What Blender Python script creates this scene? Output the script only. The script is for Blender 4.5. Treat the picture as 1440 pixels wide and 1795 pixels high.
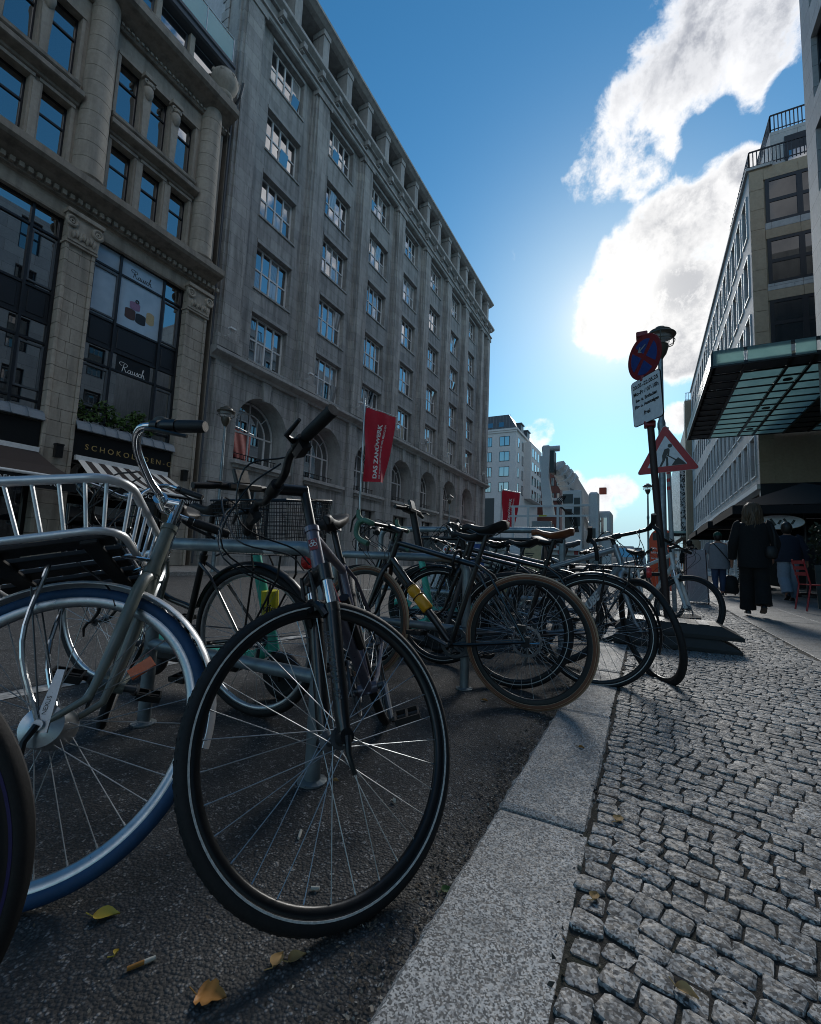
import bpy, bmesh, math, random
import numpy as np
from mathutils import Matrix, Vector
for o in list(bpy.data.objects): bpy.data.objects.remove(o)
random.seed(7); rng = np.random.default_rng(7)
R = math.radians
SC = bpy.context.scene; COL = SC.collection
# ------------------------------------------------------------------ camera
YAW, PITCH, ROLL, FPX, CAMH = R(27.82395), R(5.71532), R(2.32988), 783.994, 0.765
cam = bpy.data.cameras.new('camera'); cam.sensor_fit = 'HORIZONTAL'; cam.sensor_width = 36.0
cam.lens = FPX/1440*36.0; cam.clip_start = 0.02; cam.clip_end = 3000
camo = bpy.data.objects.new('camera', cam); COL.objects.link(camo)
fw = Vector((-math.sin(YAW)*math.cos(PITCH), math.cos(YAW)*math.cos(PITCH), math.sin(PITCH)))
rt = Vector((math.cos(YAW), math.sin(YAW), 0)); up = rt.cross(fw)
r2 = rt*math.cos(ROLL)+up*math.sin(ROLL); u2 = up*math.cos(ROLL)-rt*math.sin(ROLL)
camo.matrix_world = Matrix((( r2.x,u2.x,-fw.x,0),(r2.y,u2.y,-fw.y,0),(r2.z,u2.z,-fw.z,CAMH),(0,0,0,1)))
SC.camera = camo
# ------------------------------------------------------------------ sky and sun
SUN_EL, SUN_AZ = R(27.6), R(-3.2)          # azimuth from +Y towards +X
SKY_STRENGTH = 0.125
SUN_STRENGTH, SUN_ANGLE = 1.4, R(18)
EXPOSURE = 0.8
SC.view_settings.view_transform = 'Standard'; SC.view_settings.look = 'None'
SC.view_settings.exposure = EXPOSURE; SC.view_settings.gamma = 1.0
SC.cycles.use_denoising = True; SC.cycles.filter_width = 1.0
SC.cycles.max_bounces = 6; SC.cycles.transparent_max_bounces = 12
sd = Vector((math.sin(SUN_AZ)*math.cos(SUN_EL), math.cos(SUN_AZ)*math.cos(SUN_EL), math.sin(SUN_EL)))
sun = bpy.data.lights.new('sun', 'SUN'); sun.energy = SUN_STRENGTH; sun.angle = SUN_ANGLE; sun.color = (1, .965, .91)
suno = bpy.data.objects.new('sun', sun); COL.objects.link(suno); suno.location = (0, 0, 60)
suno.rotation_euler = (-sd).to_track_quat('-Z', 'Y').to_euler()
W = bpy.data.worlds.new('World'); SC.world = W; W.use_nodes = True
nt = W.node_tree; nt.nodes.clear()
def N(t, **k):
    n = nt.nodes.new(t)
    for a, b in k.items(): setattr(n, a, b)
    return n
def L(a, b): nt.links.new(a, b)
def MA(op, a, b=None, c=None, clamp=False):
    n = N('ShaderNodeMath', operation=op); n.use_clamp = clamp
    for i, v in enumerate((a, b, c)):
        if v is None: continue
        if isinstance(v, (int, float)): n.inputs[i].default_value = v
        else: L(v, n.inputs[i])
    return n.outputs[0]
def VM(op, a, b=None):
    n = N('ShaderNodeVectorMath', operation=op)
    for i, v in enumerate((a, b)):
        if v is None: continue
        if isinstance(v, (tuple, list, Vector)): n.inputs[i].default_value = v
        else: L(v, n.inputs[i])
    return n
def MR(v, a, b, c=0., d=1., smooth=True):
    n = N('ShaderNodeMapRange'); n.interpolation_type = 'SMOOTHSTEP' if smooth else 'LINEAR'
    L(v, n.inputs[0])
    for i, x in enumerate((a, b, c, d)): n.inputs[1+i].default_value = x
    return n.outputs[0]
def MIX(f, a, b, bl='MIX'):
    n = N('ShaderNodeMix', data_type='RGBA', blend_type=bl)
    for s, v in ((n.inputs[0], f), (n.inputs[6], a), (n.inputs[7], b)):
        if isinstance(v, (int, float)): s.default_value = v
        elif isinstance(v, tuple): s.default_value = v if len(v) == 4 else v+(1,)
        else: L(v, s)
    return n.outputs[2]
tc = N('ShaderNodeTexCoord'); dirv = tc.outputs['Generated']
sky = N('ShaderNodeTexSky', sky_type='NISHITA'); sky.sun_disc = False
sky.sun_elevation = SUN_EL; sky.sun_rotation = SUN_AZ; sky.air_density = 1.0; sky.dust_density = .15; sky.ozone_density = 1.6; sky.altitude = 50
nrm = VM('NORMALIZE', dirv).outputs[0]
sep = N('ShaderNodeSeparateXYZ'); L(nrm, sep.inputs[0])
# cloud layer: noise on a plane high above, thicker round the sun and towards the east (+X)
hz = MA('MAXIMUM', MA('ADD', sep.outputs[2], .06), .03)
plane = N('ShaderNodeCombineXYZ'); L(MA('DIVIDE', sep.outputs[0], hz), plane.inputs[0]); L(MA('DIVIDE', sep.outputs[1], hz), plane.inputs[1])
def noise(scale, detail, rough, seed, dist=0., vec=None):
    n = N('ShaderNodeTexNoise', noise_dimensions='4D'); n.inputs['Scale'].default_value = scale; n.inputs['Detail'].default_value = detail
    n.inputs['Roughness'].default_value = rough; n.inputs['W'].default_value = seed; n.inputs['Distortion'].default_value = dist
    L(vec or nrm, n.inputs['Vector']); return n.outputs[0]
n1 = noise(4.2, 9, .60, 3.1, .3); n2 = noise(17., 9, .68, 8.0, .25); n3 = noise(2.0, 3, .5, 5.5)
def blob(az, el, rad, w):
    az, el = R(az), R(el); d = (math.sin(az)*math.cos(el), math.cos(az)*math.cos(el), math.sin(el))
    dp = VM('DOT_PRODUCT', nrm, d).outputs['Value']
    return MA('MULTIPLY', MR(dp, math.cos(R(rad)), math.cos(R(rad*.25))), w)
cover = MR(sep.outputs[0], -.1, .9, -.34, -.14)
BL = [(14.7, 51.7, 10.9, 0.6), (10.4, 48.6, 7.9, 0.6), (7.6, 46.8, 6.7, 0.58), (3.6, 46.3, 5.7, 0.55), (11.8, 45.0, 5.0, 0.52), (-0.2, 44.5, 5.7, 0.55), (-2.8, 42.6, 5.4, 0.55), (-5.2, 40.9, 4.5, 0.52), (2.9, 42.8, 3.9, 0.5), (0.0, 39.8, 3.5, 0.5), (9.6, 36.5, 3.8, 0.68), (6.4, 34.5, 6.6, 0.68), (2.1, 34.1, 6.4, 0.68), (-1.0, 32.7, 5.9, 0.68), (5.4, 30.2, 7.4, 0.68), (1.4, 29.0, 7.8, 0.68), (-2.6, 28.3, 7.1, 0.68), (5.8, 25.9, 5.8, 0.68), (8.9, 31.3, 5.3, 0.68), (3.6, 24.1, 5.9, 0.68), (-12.3, 15.2, 3.0, 0.47), (-11.5, 16.2, 2.4, 0.47), (-12.9, 13.7, 3.0, 0.47), (-7.8, 9.1, 3.2, 0.47), (-4.9, 8.4, 2.8, 0.62), (-3.0, 8.5, 3.2, 0.47), (-5.5, 6.7, 3.8, 0.55), (-8.1, 6.0, 3.9, 0.5), (3.2, 16.2, 2.9, 0.6), (100, 50, 19.4, 0.5), (125, 30, 21.6, 0.55), (160, 25, 19.4, 0.5), (-150, 22, 17.3, 0.5), (-112, 16, 10.8, 0.5), (150, 60, 15.1, 0.5), (-15.8, 35.6, 1.7, 0.3), (18, 62, 13, 0.5), (46, 47, 13, 0.52), (38, 38, 7, 0.46), (27, 30, 6, 0.42), (74, 22, 8, 0.5), (92, 60, 14, 0.5)]
bl = None
for b_ in BL: v_ = blob(*b_); bl = v_ if bl is None else MA('MAXIMUM', bl, v_)
tot = MA('ADD', cover, bl)
HOLES = [(6.0, 41.0, 2.2, -0.25), (8.1, 42.0, 1.6, -0.22), (13.6, 42.1, 1.4, -0.25), (5.4, 38.9, 1.5, -0.15)]
for b_ in HOLES: tot = MA('ADD', tot, blob(*b_))
fb = MA('ADD', MA('MULTIPLY', n1, .55), MA('MULTIPLY', n2, .45))
dens = MA('ADD', MA('MULTIPLY', MA('SUBTRACT', fb, .5), 2.0), MA('SUBTRACT', tot, .05))
alpha = MR(dens, -.06, .20)
core = MR(dens, .07, .30)
n4 = noise(7.5, 6, .55, 1.7)
# relief: compare the cloud's density here with a point a little nearer the sun
tw = VM('SCALE', VM('SUBTRACT', tuple(sd), nrm).outputs[0]); tw.inputs['Scale'].default_value = .07
pv = VM('ADD', nrm, tw.outputs[0]).outputs[0]
fb2 = MA('ADD', MA('MULTIPLY', noise(4.2, 9, .60, 3.1, .3, pv), .55), MA('MULTIPLY', noise(17., 9, .68, 8.0, .25, pv), .45))
rel = MR(MA('SUBTRACT', fb2, fb), -.06, .09)
shade = MA('MULTIPLY', core, MA('ADD', MA('MULTIPLY', MR(n4, .36, .62), .45), MA('MULTIPLY', rel, .6)), clamp=True)
shade = MA('MAXIMUM', shade, MA('MULTIPLY', MA('MULTIPLY', blob(4.2, 29.2, 3.6, 1.0), MR(n2, .36, .52)), .95))
sdot = VM('DOT_PRODUCT', nrm, tuple(sd)).outputs['Value']
glow = MR(sdot, math.cos(R(24)), math.cos(R(2)))
sp0 = MA('MAXIMUM', sdot, 0.)
glow2 = MA('ADD', MA('MULTIPLY', MA('POWER', sp0, 420.), .85), MA('MULTIPLY', MA('POWER', sp0, 48.), .36), clamp=True)
CB = 5.1; SKYTINT = (.47, .66, .62)
ccol = MIX(shade, (CB, CB, CB*1.01), (CB*.40, CB*.42, CB*.47))
gl = MIX(glow, (.97, .98, 1.0), (1.02, 1.01, .99))
ccol = MIX(1.0, ccol, gl, 'MULTIPLY')
hs = N('ShaderNodeHueSaturation'); hs.inputs['Saturation'].default_value = 1.3; hs.inputs['Value'].default_value = 1.0; L(sky.outputs[0], hs.inputs['Color'])
skyc = MIX(1.0, hs.outputs[0], SKYTINT, 'MULTIPLY')
skyc = MIX(MR(sep.outputs[2], .04, .27), (2.4, 3.5, 3.95), skyc)
full = MIX(alpha, skyc, ccol)
# thin bright veil in front of the sun
full = MIX(MA('MULTIPLY', glow2, .72), full, (CB*1.08, CB*1.07, CB*1.04))
bg = N('ShaderNodeBackground'); bg.inputs['Strength'].default_value = SKY_STRENGTH; L(full, bg.inputs[0])
wo = N('ShaderNodeOutputWorld'); L(bg.outputs[0], wo.inputs[0])
# ------------------------------------------------------------------ materials
MATS = {}
def lin(h):
    if isinstance(h, str):
        h = h.lstrip('#'); c = [int(h[i:i+2], 16)/255 for i in (0, 2, 4)]
        return tuple(x/12.92 if x <= .04045 else ((x+.055)/1.055)**2.4 for x in c)
    return h
class NB:                                     # node builder for one material
    def __init__(s, name):
        s.m = bpy.data.materials.new(name); s.m.use_nodes = True; s.t = s.m.node_tree
        s.b = s.t.nodes['Principled BSDF']
    def n(s, ty, **k):
        n = s.t.nodes.new(ty)
        for a, b in k.items(): setattr(n, a, b)
        return n
    def l(s, a, b): s.t.links.new(a, b)
    def set(s, k, v):
        i = s.b.inputs[k]
        if hasattr(v, 'is_output'): s.l(v, i)
        else: i.default_value = v if not (isinstance(v, tuple) and len(v) == 3) else v+(1,)
    def co(s, kind='Object', scale=(1, 1, 1), rot=(0, 0, 0)):
        t = s.n('ShaderNodeTexCoord'); m = s.n('ShaderNodeMapping'); m.inputs['Scale'].default_value = scale; m.inputs['Rotation'].default_value = rot
        if kind == 'World':
            g = s.n('ShaderNodeNewGeometry'); s.l(g.outputs['Position'], m.inputs[0])
        else: s.l(t.outputs[kind], m.inputs[0])
        return m.outputs[0]
    def noise(s, v, scale, detail=4, rough=.55, dist=0):
        n = s.n('ShaderNodeTexNoise'); n.inputs['Scale'].default_value = scale; n.inputs['Detail'].default_value = detail; n.inputs['Roughness'].default_value = rough; n.inputs['Distortion'].default_value = dist
        s.l(v, n.inputs['Vector']); return n.outputs[0]
    def vor(s, v, scale, feat='F1', out='Distance'):
        n = s.n('ShaderNodeTexVoronoi', feature=feat); n.inputs['Scale'].default_value = scale; s.l(v, n.inputs['Vector']); return n.outputs[out]
    def ramp(s, f, stops, interp='LINEAR'):
        n = s.n('ShaderNodeValToRGB'); s.l(f, n.inputs[0]); cr = n.color_ramp; cr.interpolation = interp
        while len(cr.elements) < len(stops): cr.elements.new(.5)
        for e, (p, c) in zip(cr.elements, stops):
            e.position = p; c = (c, c, c) if isinstance(c, (int, float)) else lin(c); e.color = tuple(c)+(1,)
        return n.outputs[0]
    def mix(s, f, a, b, bl='MIX'):
        n = s.n('ShaderNodeMix', data_type='RGBA', blend_type=bl)
        for i, v in ((n.inputs[0], f), (n.inputs[6], a), (n.inputs[7], b)):
            if isinstance(v, (int, float)): i.default_value = v
            elif isinstance(v, tuple): i.default_value = v+(1,) if len(v) == 3 else v
            else: s.l(v, i)
        return n.outputs[2]
    def math(s, op, a, b=None):
        n = s.n('ShaderNodeMath', operation=op)
        for i, v in enumerate((a, b)):
            if v is None: continue
            if isinstance(v, (int, float)): n.inputs[i].default_value = v
            else: s.l(v, n.inputs[i])
        return n.outputs[0]
    def rnd(s):
        return s.n('ShaderNodeObjectInfo').outputs['Random']
    def bump(s, h, strength, dist=.01, prev=None):
        n = s.n('ShaderNodeBump'); n.inputs['Strength'].default_value = strength; n.inputs['Distance'].default_value = dist; s.l(h, n.inputs['Height'])
        if prev is not None: s.l(prev, n.inputs['Normal'])
        s.l(n.outputs[0], s.b.inputs['Normal']); return n.outputs[0]
def plain(name, col, rough=.5, metal=0., spec=.5, grain=.12, gscale=25, bump=0., coat=0.):
    """paint, rubber, metal: a base colour with wear-sized variation in colour and gloss"""
    b = NB(name); c = lin(col); v = b.co('World')
    n = b.noise(v, gscale, 5, .6)
    col_ = b.mix(b.ramp(n, [(.3, 0.), (.7, 1.)]), tuple(x*(1-grain) for x in c), tuple(min(1, x*(1+grain)) for x in c))
    b.set('Base Color', col_); b.set('Metallic', metal); b.set('Specular IOR Level', spec)
    rr = b.n('ShaderNodeMapRange'); b.l(b.noise(v, gscale*2.3, 4), rr.inputs[0]); rr.inputs[3].default_value = max(0, rough-.1); rr.inputs[4].default_value = min(1, rough+.12)
    b.set('Roughness', rr.outputs[0])
    if coat: b.set('Coat Weight', coat); b.set('Coat Roughness', .1)
    if bump: b.bump(b.noise(v, gscale*4, 3), bump, .002)
    MATS[name] = b.m; return b.m
# ------------------------------------------------------------------ mesh helpers
class MB:
    def __init__(s): s.v = []; s.f = []; s.k = 0
    def add(s, vs, fs):
        k = len(s.v); s.v.extend([tuple(map(float, p)) for p in vs]); s.f.extend([tuple(i+k for i in f) for f in fs]); return s
    def mm(s, a, b):
        (x0, y0, z0), (x1, y1, z1) = a, b
        x0, x1 = min(x0, x1), max(x0, x1); y0, y1 = min(y0, y1), max(y0, y1); z0, z1 = min(z0, z1), max(z0, z1)
        return s.add([(x0,y0,z0),(x1,y0,z0),(x1,y1,z0),(x0,y1,z0),(x0,y0,z1),(x1,y0,z1),(x1,y1,z1),(x0,y1,z1)],
                     [(0,3,2,1),(4,5,6,7),(0,1,5,4),(1,2,6,5),(2,3,7,6),(3,0,4,7)])
    def box(s, c, d, rot=None):
        k = len(s.v); s.mm((-d[0]/2,-d[1]/2,-d[2]/2), (d[0]/2,d[1]/2,d[2]/2))
        for i in range(k, len(s.v)):
            p = Vector(s.v[i]); p = (rot @ p if rot is not None else p)+Vector(c); s.v[i] = tuple(p)
        return s
    def cbox(s, a, b, c=.01):                 # chamfered box
        (x0,y0,z0),(x1,y1,z1) = a, b; pts = []
        bm = bmesh.new(); bmesh.ops.create_cube(bm, size=1)
        for v in bm.verts: v.co = ((x0+x1)/2+v.co.x*(x1-x0), (y0+y1)/2+v.co.y*(y1-y0), (z0+z1)/2+v.co.z*(z1-z0))
        bmesh.ops.bevel(bm, geom=bm.edges[:], offset=c, segments=1, affect='EDGES')
        bm.verts.index_update(); s.add([v.co[:] for v in bm.verts], [[v.index for v in f.verts] for f in bm.faces]); bm.free(); return s
    def tube(s, pts, r, n=8, closed=False, caps=True):
        P = [Vector(p) for p in pts]; m = len(P); rs = r if isinstance(r, (list, tuple)) else [r]*m
        T = []
        for i in range(m):
            a = P[(i-1) % m] if closed or i > 0 else P[i]; b = P[(i+1) % m] if closed or i < m-1 else P[i]
            T.append((b-a).normalized() if (b-a).length > 1e-9 else Vector((0,0,1)))
        ref = Vector((0,0,1)) if abs(T[0].z) < .9 else Vector((1,0,0)); u = T[0].cross(ref).normalized(); vs = []
        for i in range(m):
            u = (u-T[i]*u.dot(T[i])).normalized(); w = T[i].cross(u)
            for j in range(n):
                a = 2*math.pi*j/n; vs.append(P[i]+(u*math.cos(a)+w*math.sin(a))*rs[i])
        fs = [(i*n+j, i*n+(j+1) % n, ((i+1) % m)*n+(j+1) % n, ((i+1) % m)*n+j) for i in range(m if closed else m-1) for j in range(n)]
        if caps and not closed: fs += [tuple(range(n-1, -1, -1)), tuple((m-1)*n+j for j in range(n))]
        return s.add(vs, fs)
    def cyl(s, a, b, r, r2=None, n=12): return s.tube([a, b], [r, r if r2 is None else r2], n)
    def torus(s, c, ax, Rr, r, n=64, m=8, sq=1.0):
        ax = Vector(ax).normalized(); u = ax.cross(Vector((0,0,1)) if abs(ax.z) < .9 else Vector((1,0,0))).normalized(); w = ax.cross(u); c = Vector(c); vs = []
        for i in range(n):
            a = 2*math.pi*i/n; d = u*math.cos(a)+w*math.sin(a)
            for j in range(m):
                b = 2*math.pi*j/m; vs.append(c+d*(Rr+r*math.cos(b))+ax*(r*sq*math.sin(b)))
        return s.add(vs, [(i*m+j, ((i+1) % n)*m+j, ((i+1) % n)*m+(j+1) % m, i*m+(j+1) % m) for i in range(n) for j in range(m)])
    def ringprof(s, prof, n=64, axis='y'):    # closed profile [(radius, axial)] swept round an axis
        m = len(prof); vs = []
        for i in range(n):
            a = 2*math.pi*i/n; c_, s_ = math.cos(a), math.sin(a)
            for (rr, y) in prof:
                vs.append((rr*c_, y, rr*s_) if axis == 'y' else ((rr*c_, rr*s_, y) if axis == 'z' else (y, rr*c_, rr*s_)))
        return s.add(vs, [(i*m+j, ((i+1) % n)*m+j, ((i+1) % n)*m+(j+1) % m, i*m+(j+1) % m) for i in range(n) for j in range(m)])
    def lathe(s, prof, c=(0,0,0), n=20, d=(0,0,1)):   # open profile [(radius, height)]
        d = Vector(d).normalized(); u = d.cross(Vector((0,1,0)) if abs(d.y) < .9 else Vector((1,0,0))).normalized(); w = d.cross(u); c = Vector(c); m = len(prof); vs = []
        for rr, h in prof:
            for i in range(n):
                a = 2*math.pi*i/n; vs.append(c+d*h+(u*math.cos(a)+w*math.sin(a))*max(rr, 1e-5))
        fs = [(j*n+i, j*n+(i+1) % n, (j+1)*n+(i+1) % n, (j+1)*n+i) for j in range(m-1) for i in range(n)]
        fs += [tuple(range(n-1, -1, -1)), tuple((m-1)*n+i for i in range(n))]
        return s.add(vs, fs)
    def prism(s, pts, off):                   # planar outline (3-D points) extruded by vector
        n = len(pts); o = Vector(off); a = [Vector(p) for p in pts]
        return s.add(a+[p+o for p in a], [tuple(range(n-1, -1, -1)), tuple(range(n, 2*n))]+[(i, (i+1) % n, n+(i+1) % n, n+i) for i in range(n)])
    def loft(s, rings, caps=True):
        n = len(rings[0]); vs = [p for r_ in rings for p in r_]; m = len(rings)
        fs = [(i*n+j, i*n+(j+1) % n, (i+1)*n+(j+1) % n, (i+1)*n+j) for i in range(m-1) for j in range(n)]
        if caps: fs += [tuple(range(n-1, -1, -1)), tuple((m-1)*n+j for j in range(n))]
        return s.add(vs, fs)
    def mesh(s, name='mesh', smooth=None):
        me = bpy.data.meshes.new(name); me.from_pydata(s.v, [], s.f); me.validate(clean_customdata=False)
        bm = bmesh.new(); bm.from_mesh(me); bmesh.ops.recalc_face_normals(bm, faces=bm.faces[:]); bm.to_mesh(me); bm.free()
        if smooth:
            me.polygons.foreach_set('use_smooth', [True]*len(me.polygons)); me.set_sharp_from_angle(angle=R(smooth))
        me.update(); return me
I4 = Matrix.Identity(4); WM = {}
def ob(name, geo, mat=None, parent=None, M=None, label=None, cat=None, group=None, kind=None, smooth=None):
    me = geo.mesh(name, smooth) if isinstance(geo, MB) else geo
    o = bpy.data.objects.new(name, me); COL.objects.link(o)
    if mat is not None and me is not None and not me.materials:
        for m_ in (mat if isinstance(mat, (list, tuple)) else [mat]): me.materials.append(MATS[m_] if isinstance(m_, str) else m_)
    M = (M.copy() if M is not None else I4.copy())
    if parent is not None: o.parent = parent; o.matrix_parent_inverse = WM[parent.name].inverted()
    o.matrix_basis = M; WM[o.name] = M
    if label: o['label'] = label
    if cat: o['category'] = cat
    if group: o['group'] = group
    if kind: o['kind'] = kind
    return o
def thing(name, label, cat, loc=(0, 0, 0), group=None): return ob(name, None, None, None, Matrix.Translation(loc), label, cat, group)
def TR(x, y=None, z=None): return Matrix.Translation((x, y, z) if y is not None else x)
def frameM(o, x, y, z): return Matrix(((x[0],y[0],z[0],o[0]),(x[1],y[1],z[1],o[1]),(x[2],y[2],z[2],o[2]),(0,0,0,1)))
def text_mesh(txt, size, extrude=.002, shear=0., space=1.0, align='LEFT', bold=0.):
    cu = bpy.data.curves.new('lettering', 'FONT'); cu.body = txt; cu.size = size; cu.extrude = extrude; cu.shear = shear; cu.space_character = space; cu.align_x = align; cu.offset = bold; cu.resolution_u = 3
    o = bpy.data.objects.new('lettering', cu); COL.objects.link(o); dg = bpy.context.evaluated_depsgraph_get(); dg.update()
    me = bpy.data.meshes.new_from_object(o.evaluated_get(dg)); bpy.data.objects.remove(o); me.materials.clear(); return me
def catmull(P, k=6):
    P = [Vector(p) for p in P]; P = [P[0]*2-P[1]]+P+[P[-1]*2-P[-2]]; out = []
    for i in range(1, len(P)-2):
        for j in range(k):
            t = j/k; a, b, c, d = P[i-1:i+3]
            out.append(.5*((2*b)+(c-a)*t+(2*a-5*b+4*c-d)*t*t+(3*b-a-3*c+d)*t**3))
    out.append(P[-2]); return out
# ================================================================== surface materials
def m_asphalt():
    b = NB('asphalt'); v = b.co('World')
    st = b.vor(v, 150); st2 = b.vor(v, 85, 'F1', 'Color'); big = b.noise(v, 1.3, 5, .6); fine = b.noise(v, 320, 3, .7)
    spl = b.n('ShaderNodeSeparateColor'); b.l(st2, spl.inputs[0])
    c = b.ramp(spl.outputs[0], [(0, (.024,.0235,.023)), (.5, (.070,.069,.068)), (.82, (.135,.133,.13)), (.95, (.34,.33,.32))])
    c = b.mix(b.ramp(st, [(.25, 0.), (.6, 1.)]), c, (.016, .016, .0165))
    c = b.mix(b.ramp(big, [(.3, 0.), (.75, .45)]), c, (.068, .067, .066))
    ck_ = b.n('ShaderNodeTexVoronoi', feature='DISTANCE_TO_EDGE'); ck_.inputs['Scale'].default_value = .55; vd = b.n('ShaderNodeVectorMath', operation='ADD'); b.l(v, vd.inputs[0]); nz = b.n('ShaderNodeTexNoise'); nz.inputs['Scale'].default_value = 5; nz.inputs['Detail'].default_value = 5; b.l(v, nz.inputs['Vector']); sc3 = b.n('ShaderNodeVectorMath', operation='SCALE'); sc3.inputs['Scale'].default_value = .35; b.l(nz.outputs['Color'], sc3.inputs[0]); b.l(sc3.outputs[0], vd.inputs[1]); b.l(vd.outputs[0], ck_.inputs['Vector'])
    crack = b.ramp(ck_.outputs['Distance'], [(.0, 1.), (.006, .0)]); c = b.mix(b.math('MULTIPLY', crack, .8), c, (.010,.010,.010))
    st3 = b.noise(v, 3.1, 5, .7, .6); c = b.mix(b.ramp(st3, [(.56, 0.), (.64, .5)]), c, (.018,.017,.016)); st4 = b.noise(v, 2.0, 4, .6, .4); c = b.mix(b.ramp(st4, [(.60, 0.), (.70, .35)]), c, (.11,.105,.10))
    b.set('Base Color', c); b.set('Roughness', b.ramp(fine, [(.2, .65), (.8, .95)]))
    h = b.math('ADD', b.math('MULTIPLY', b.math('SUBTRACT', 1.0, st), 1.0), b.math('MULTIPLY', fine, .3))
    b.bump(h, .9, .004); MATS['asphalt'] = b.m
m_asphalt()
def m_granite(name, lo, mid, hi, sc, rough=.6, bumps=.35, dirt=.45):
    """salt and pepper granite: random grains of a few millimetres, stones of differing tone"""
    b = NB(name); v = b.co('World')
    def cellr(scale):
        n = b.n('ShaderNodeTexVoronoi', feature='F1'); n.inputs['Scale'].default_value = scale; b.l(v, n.inputs['Vector']); sp = b.n('ShaderNodeSeparateColor'); b.l(n.outputs['Color'], sp.inputs[0]); return sp.outputs[0]
    g1 = cellr(sc); g2 = cellr(sc*.55); n3 = b.noise(v, 2.2, 4); n5 = b.noise(v, 13, 4, .6)
    c = b.ramp(g1, [(0, lo), (.36, lo), (.40, mid), (.62, mid), (.68, hi), (1, hi)])
    c2 = b.ramp(g2, [(0, lo), (.22, lo), (.3, mid), (.75, mid), (.85, hi)])
    c = b.mix(.14, c, c2)
    c = b.mix(b.math('MULTIPLY', b.rnd(), .28), c, tuple(x*.5 for x in lin(mid)))
    c = b.mix(b.math('MULTIPLY', cellr(15), .42), c, tuple(x*.4 for x in lin(mid)))
    c = b.mix(b.math('MULTIPLY', b.ramp(n3, [(.42, 0.), (.72, 1.)]), dirt), c, (.06, .054, .045))
    c = b.mix(b.ramp(n5, [(.55, 0.), (.8, .35)]), c, (.05, .046, .04))
    b.set('Base Color', c); b.set('Roughness', b.ramp(g2, [(.2, rough-.15), (.8, rough+.15)]))
    b.bump(b.math('ADD', b.math('MULTIPLY', g1, .5), b.math('MULTIPLY', b.noise(v, sc*.3, 4, .6), 1.2)), bumps, .004); MATS[name] = b.m
m_granite('sett_granite', (.018,.018,.018), (.21,.206,.20), (.54,.53,.51), 200, .72, .35)
m_granite('kerb_granite', (.025,.025,.025), (.36,.352,.338), (.72,.705,.675), 300, .75, .25, .25)
m_granite('slab_granite', (.12,.117,.112), (.24,.235,.225), (.36,.35,.335), 150, .7, .15, .3)
def m_grit():
    b = NB('joint_grit'); v = b.co('World'); n = b.noise(v, 160, 4, .7); g = b.noise(v, 7, 4, .6)
    c = b.ramp(n, [(.3, (.010,.009,.008)), (.6, (.028,.024,.019)), (.8, (.07,.06,.045))])
    c = b.mix(b.ramp(g, [(.52, 0.), (.68, .5)]), c, (.028,.036,.014))
    b.set('Base Color', c); b.set('Roughness', .95); b.bump(n, .8, .006); MATS['joint_grit'] = b.m
m_grit()
def m_paintline():
    b = NB('road_paint'); v = b.co('World'); n = b.noise(v, 14, 6, .7)
    b.set('Base Color', b.mix(b.ramp(n, [(.42, 0.), (.62, 1.)]), (.42,.41,.39), (.10,.10,.10))); b.set('Roughness', .7); MATS['road_paint'] = b.m
m_paintline()
def m_stone(name, a, bcol, dark, bscale=None, mortar=.012, streak=.5, rowh=.42, bw=1.1, rough=.85):
    """ashlar: stone colour with weather streaks; courses of shallow joints when bscale"""
    b = NB(name); v = b.co('World')
    sw = b.n('ShaderNodeSeparateXYZ'); b.l(v, sw.inputs[0])
    n1 = b.noise(v, .9, 6, .65); n2 = b.noise(v, 9, 5, .6); vs = b.co('World', (3.2, 3.2, .35)); n3 = b.noise(vs, 1.1, 5, .6); n4 = b.noise(v, 45, 3)
    c = b.mix(b.ramp(n1, [(.3, 0.), (.7, 1.)]), a, bcol)
    c = b.mix(b.math('MULTIPLY', b.ramp(n3, [(.45, 0.), (.72, 1.)]), streak), c, dark)
    c = b.mix(b.math('MULTIPLY', b.ramp(n2, [(.40, 0.), (.75, 1.)]), .35), c, tuple(x*.55 for x in a))
    h = b.math('ADD', b.math('MULTIPLY', n2, .5), b.math('MULTIPLY', n4, .5))
    if bscale:
        cb = b.n('ShaderNodeCombineXYZ'); b.l(b.math('ADD', sw.outputs[1], sw.outputs[0]), cb.inputs[0]); b.l(sw.outputs[2], cb.inputs[1])
        br = b.n('ShaderNodeTexBrick'); b.l(cb.outputs[0], br.inputs['Vector']); br.inputs['Scale'].default_value = 1; br.inputs['Mortar Size'].default_value = mortar
        br.inputs['Brick Width'].default_value = bw; br.inputs['Row Height'].default_value = rowh; br.inputs['Mortar Smooth'].default_value = .3
        br.inputs['Color1'].default_value = (.86,.86,.86,1); br.inputs['Color2'].default_value = (1.08,1.07,1.05,1); br.inputs['Mortar'].default_value = (.5,.5,.5,1)
        c = b.mix(1.0, c, br.outputs[0], 'MULTIPLY')
        h = b.math('ADD', h, b.math('MULTIPLY', br.outputs['Fac'], -2.5))
    b.set('Base Color', c); b.set('Roughness', rough); b.bump(h, .5, .012); MATS[name] = b.m
m_stone('grey_stone', (.315,.311,.302), (.42,.415,.402), (.12,.1185,.115), True, mortar=.008, bw=1.35, rowh=.5, streak=.85)
m_stone('grey_stone_plain', (.335,.331,.321), (.44,.435,.421), (.115,.1135,.11))
m_stone('sand_stone', (.36,.315,.26), (.46,.41,.345), (.115,.102,.087), None, streak=.5)
m_stone('sand_stone_dark', (.26,.225,.185), (.33,.29,.24), (.08,.07,.06), None, streak=.7)
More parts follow.
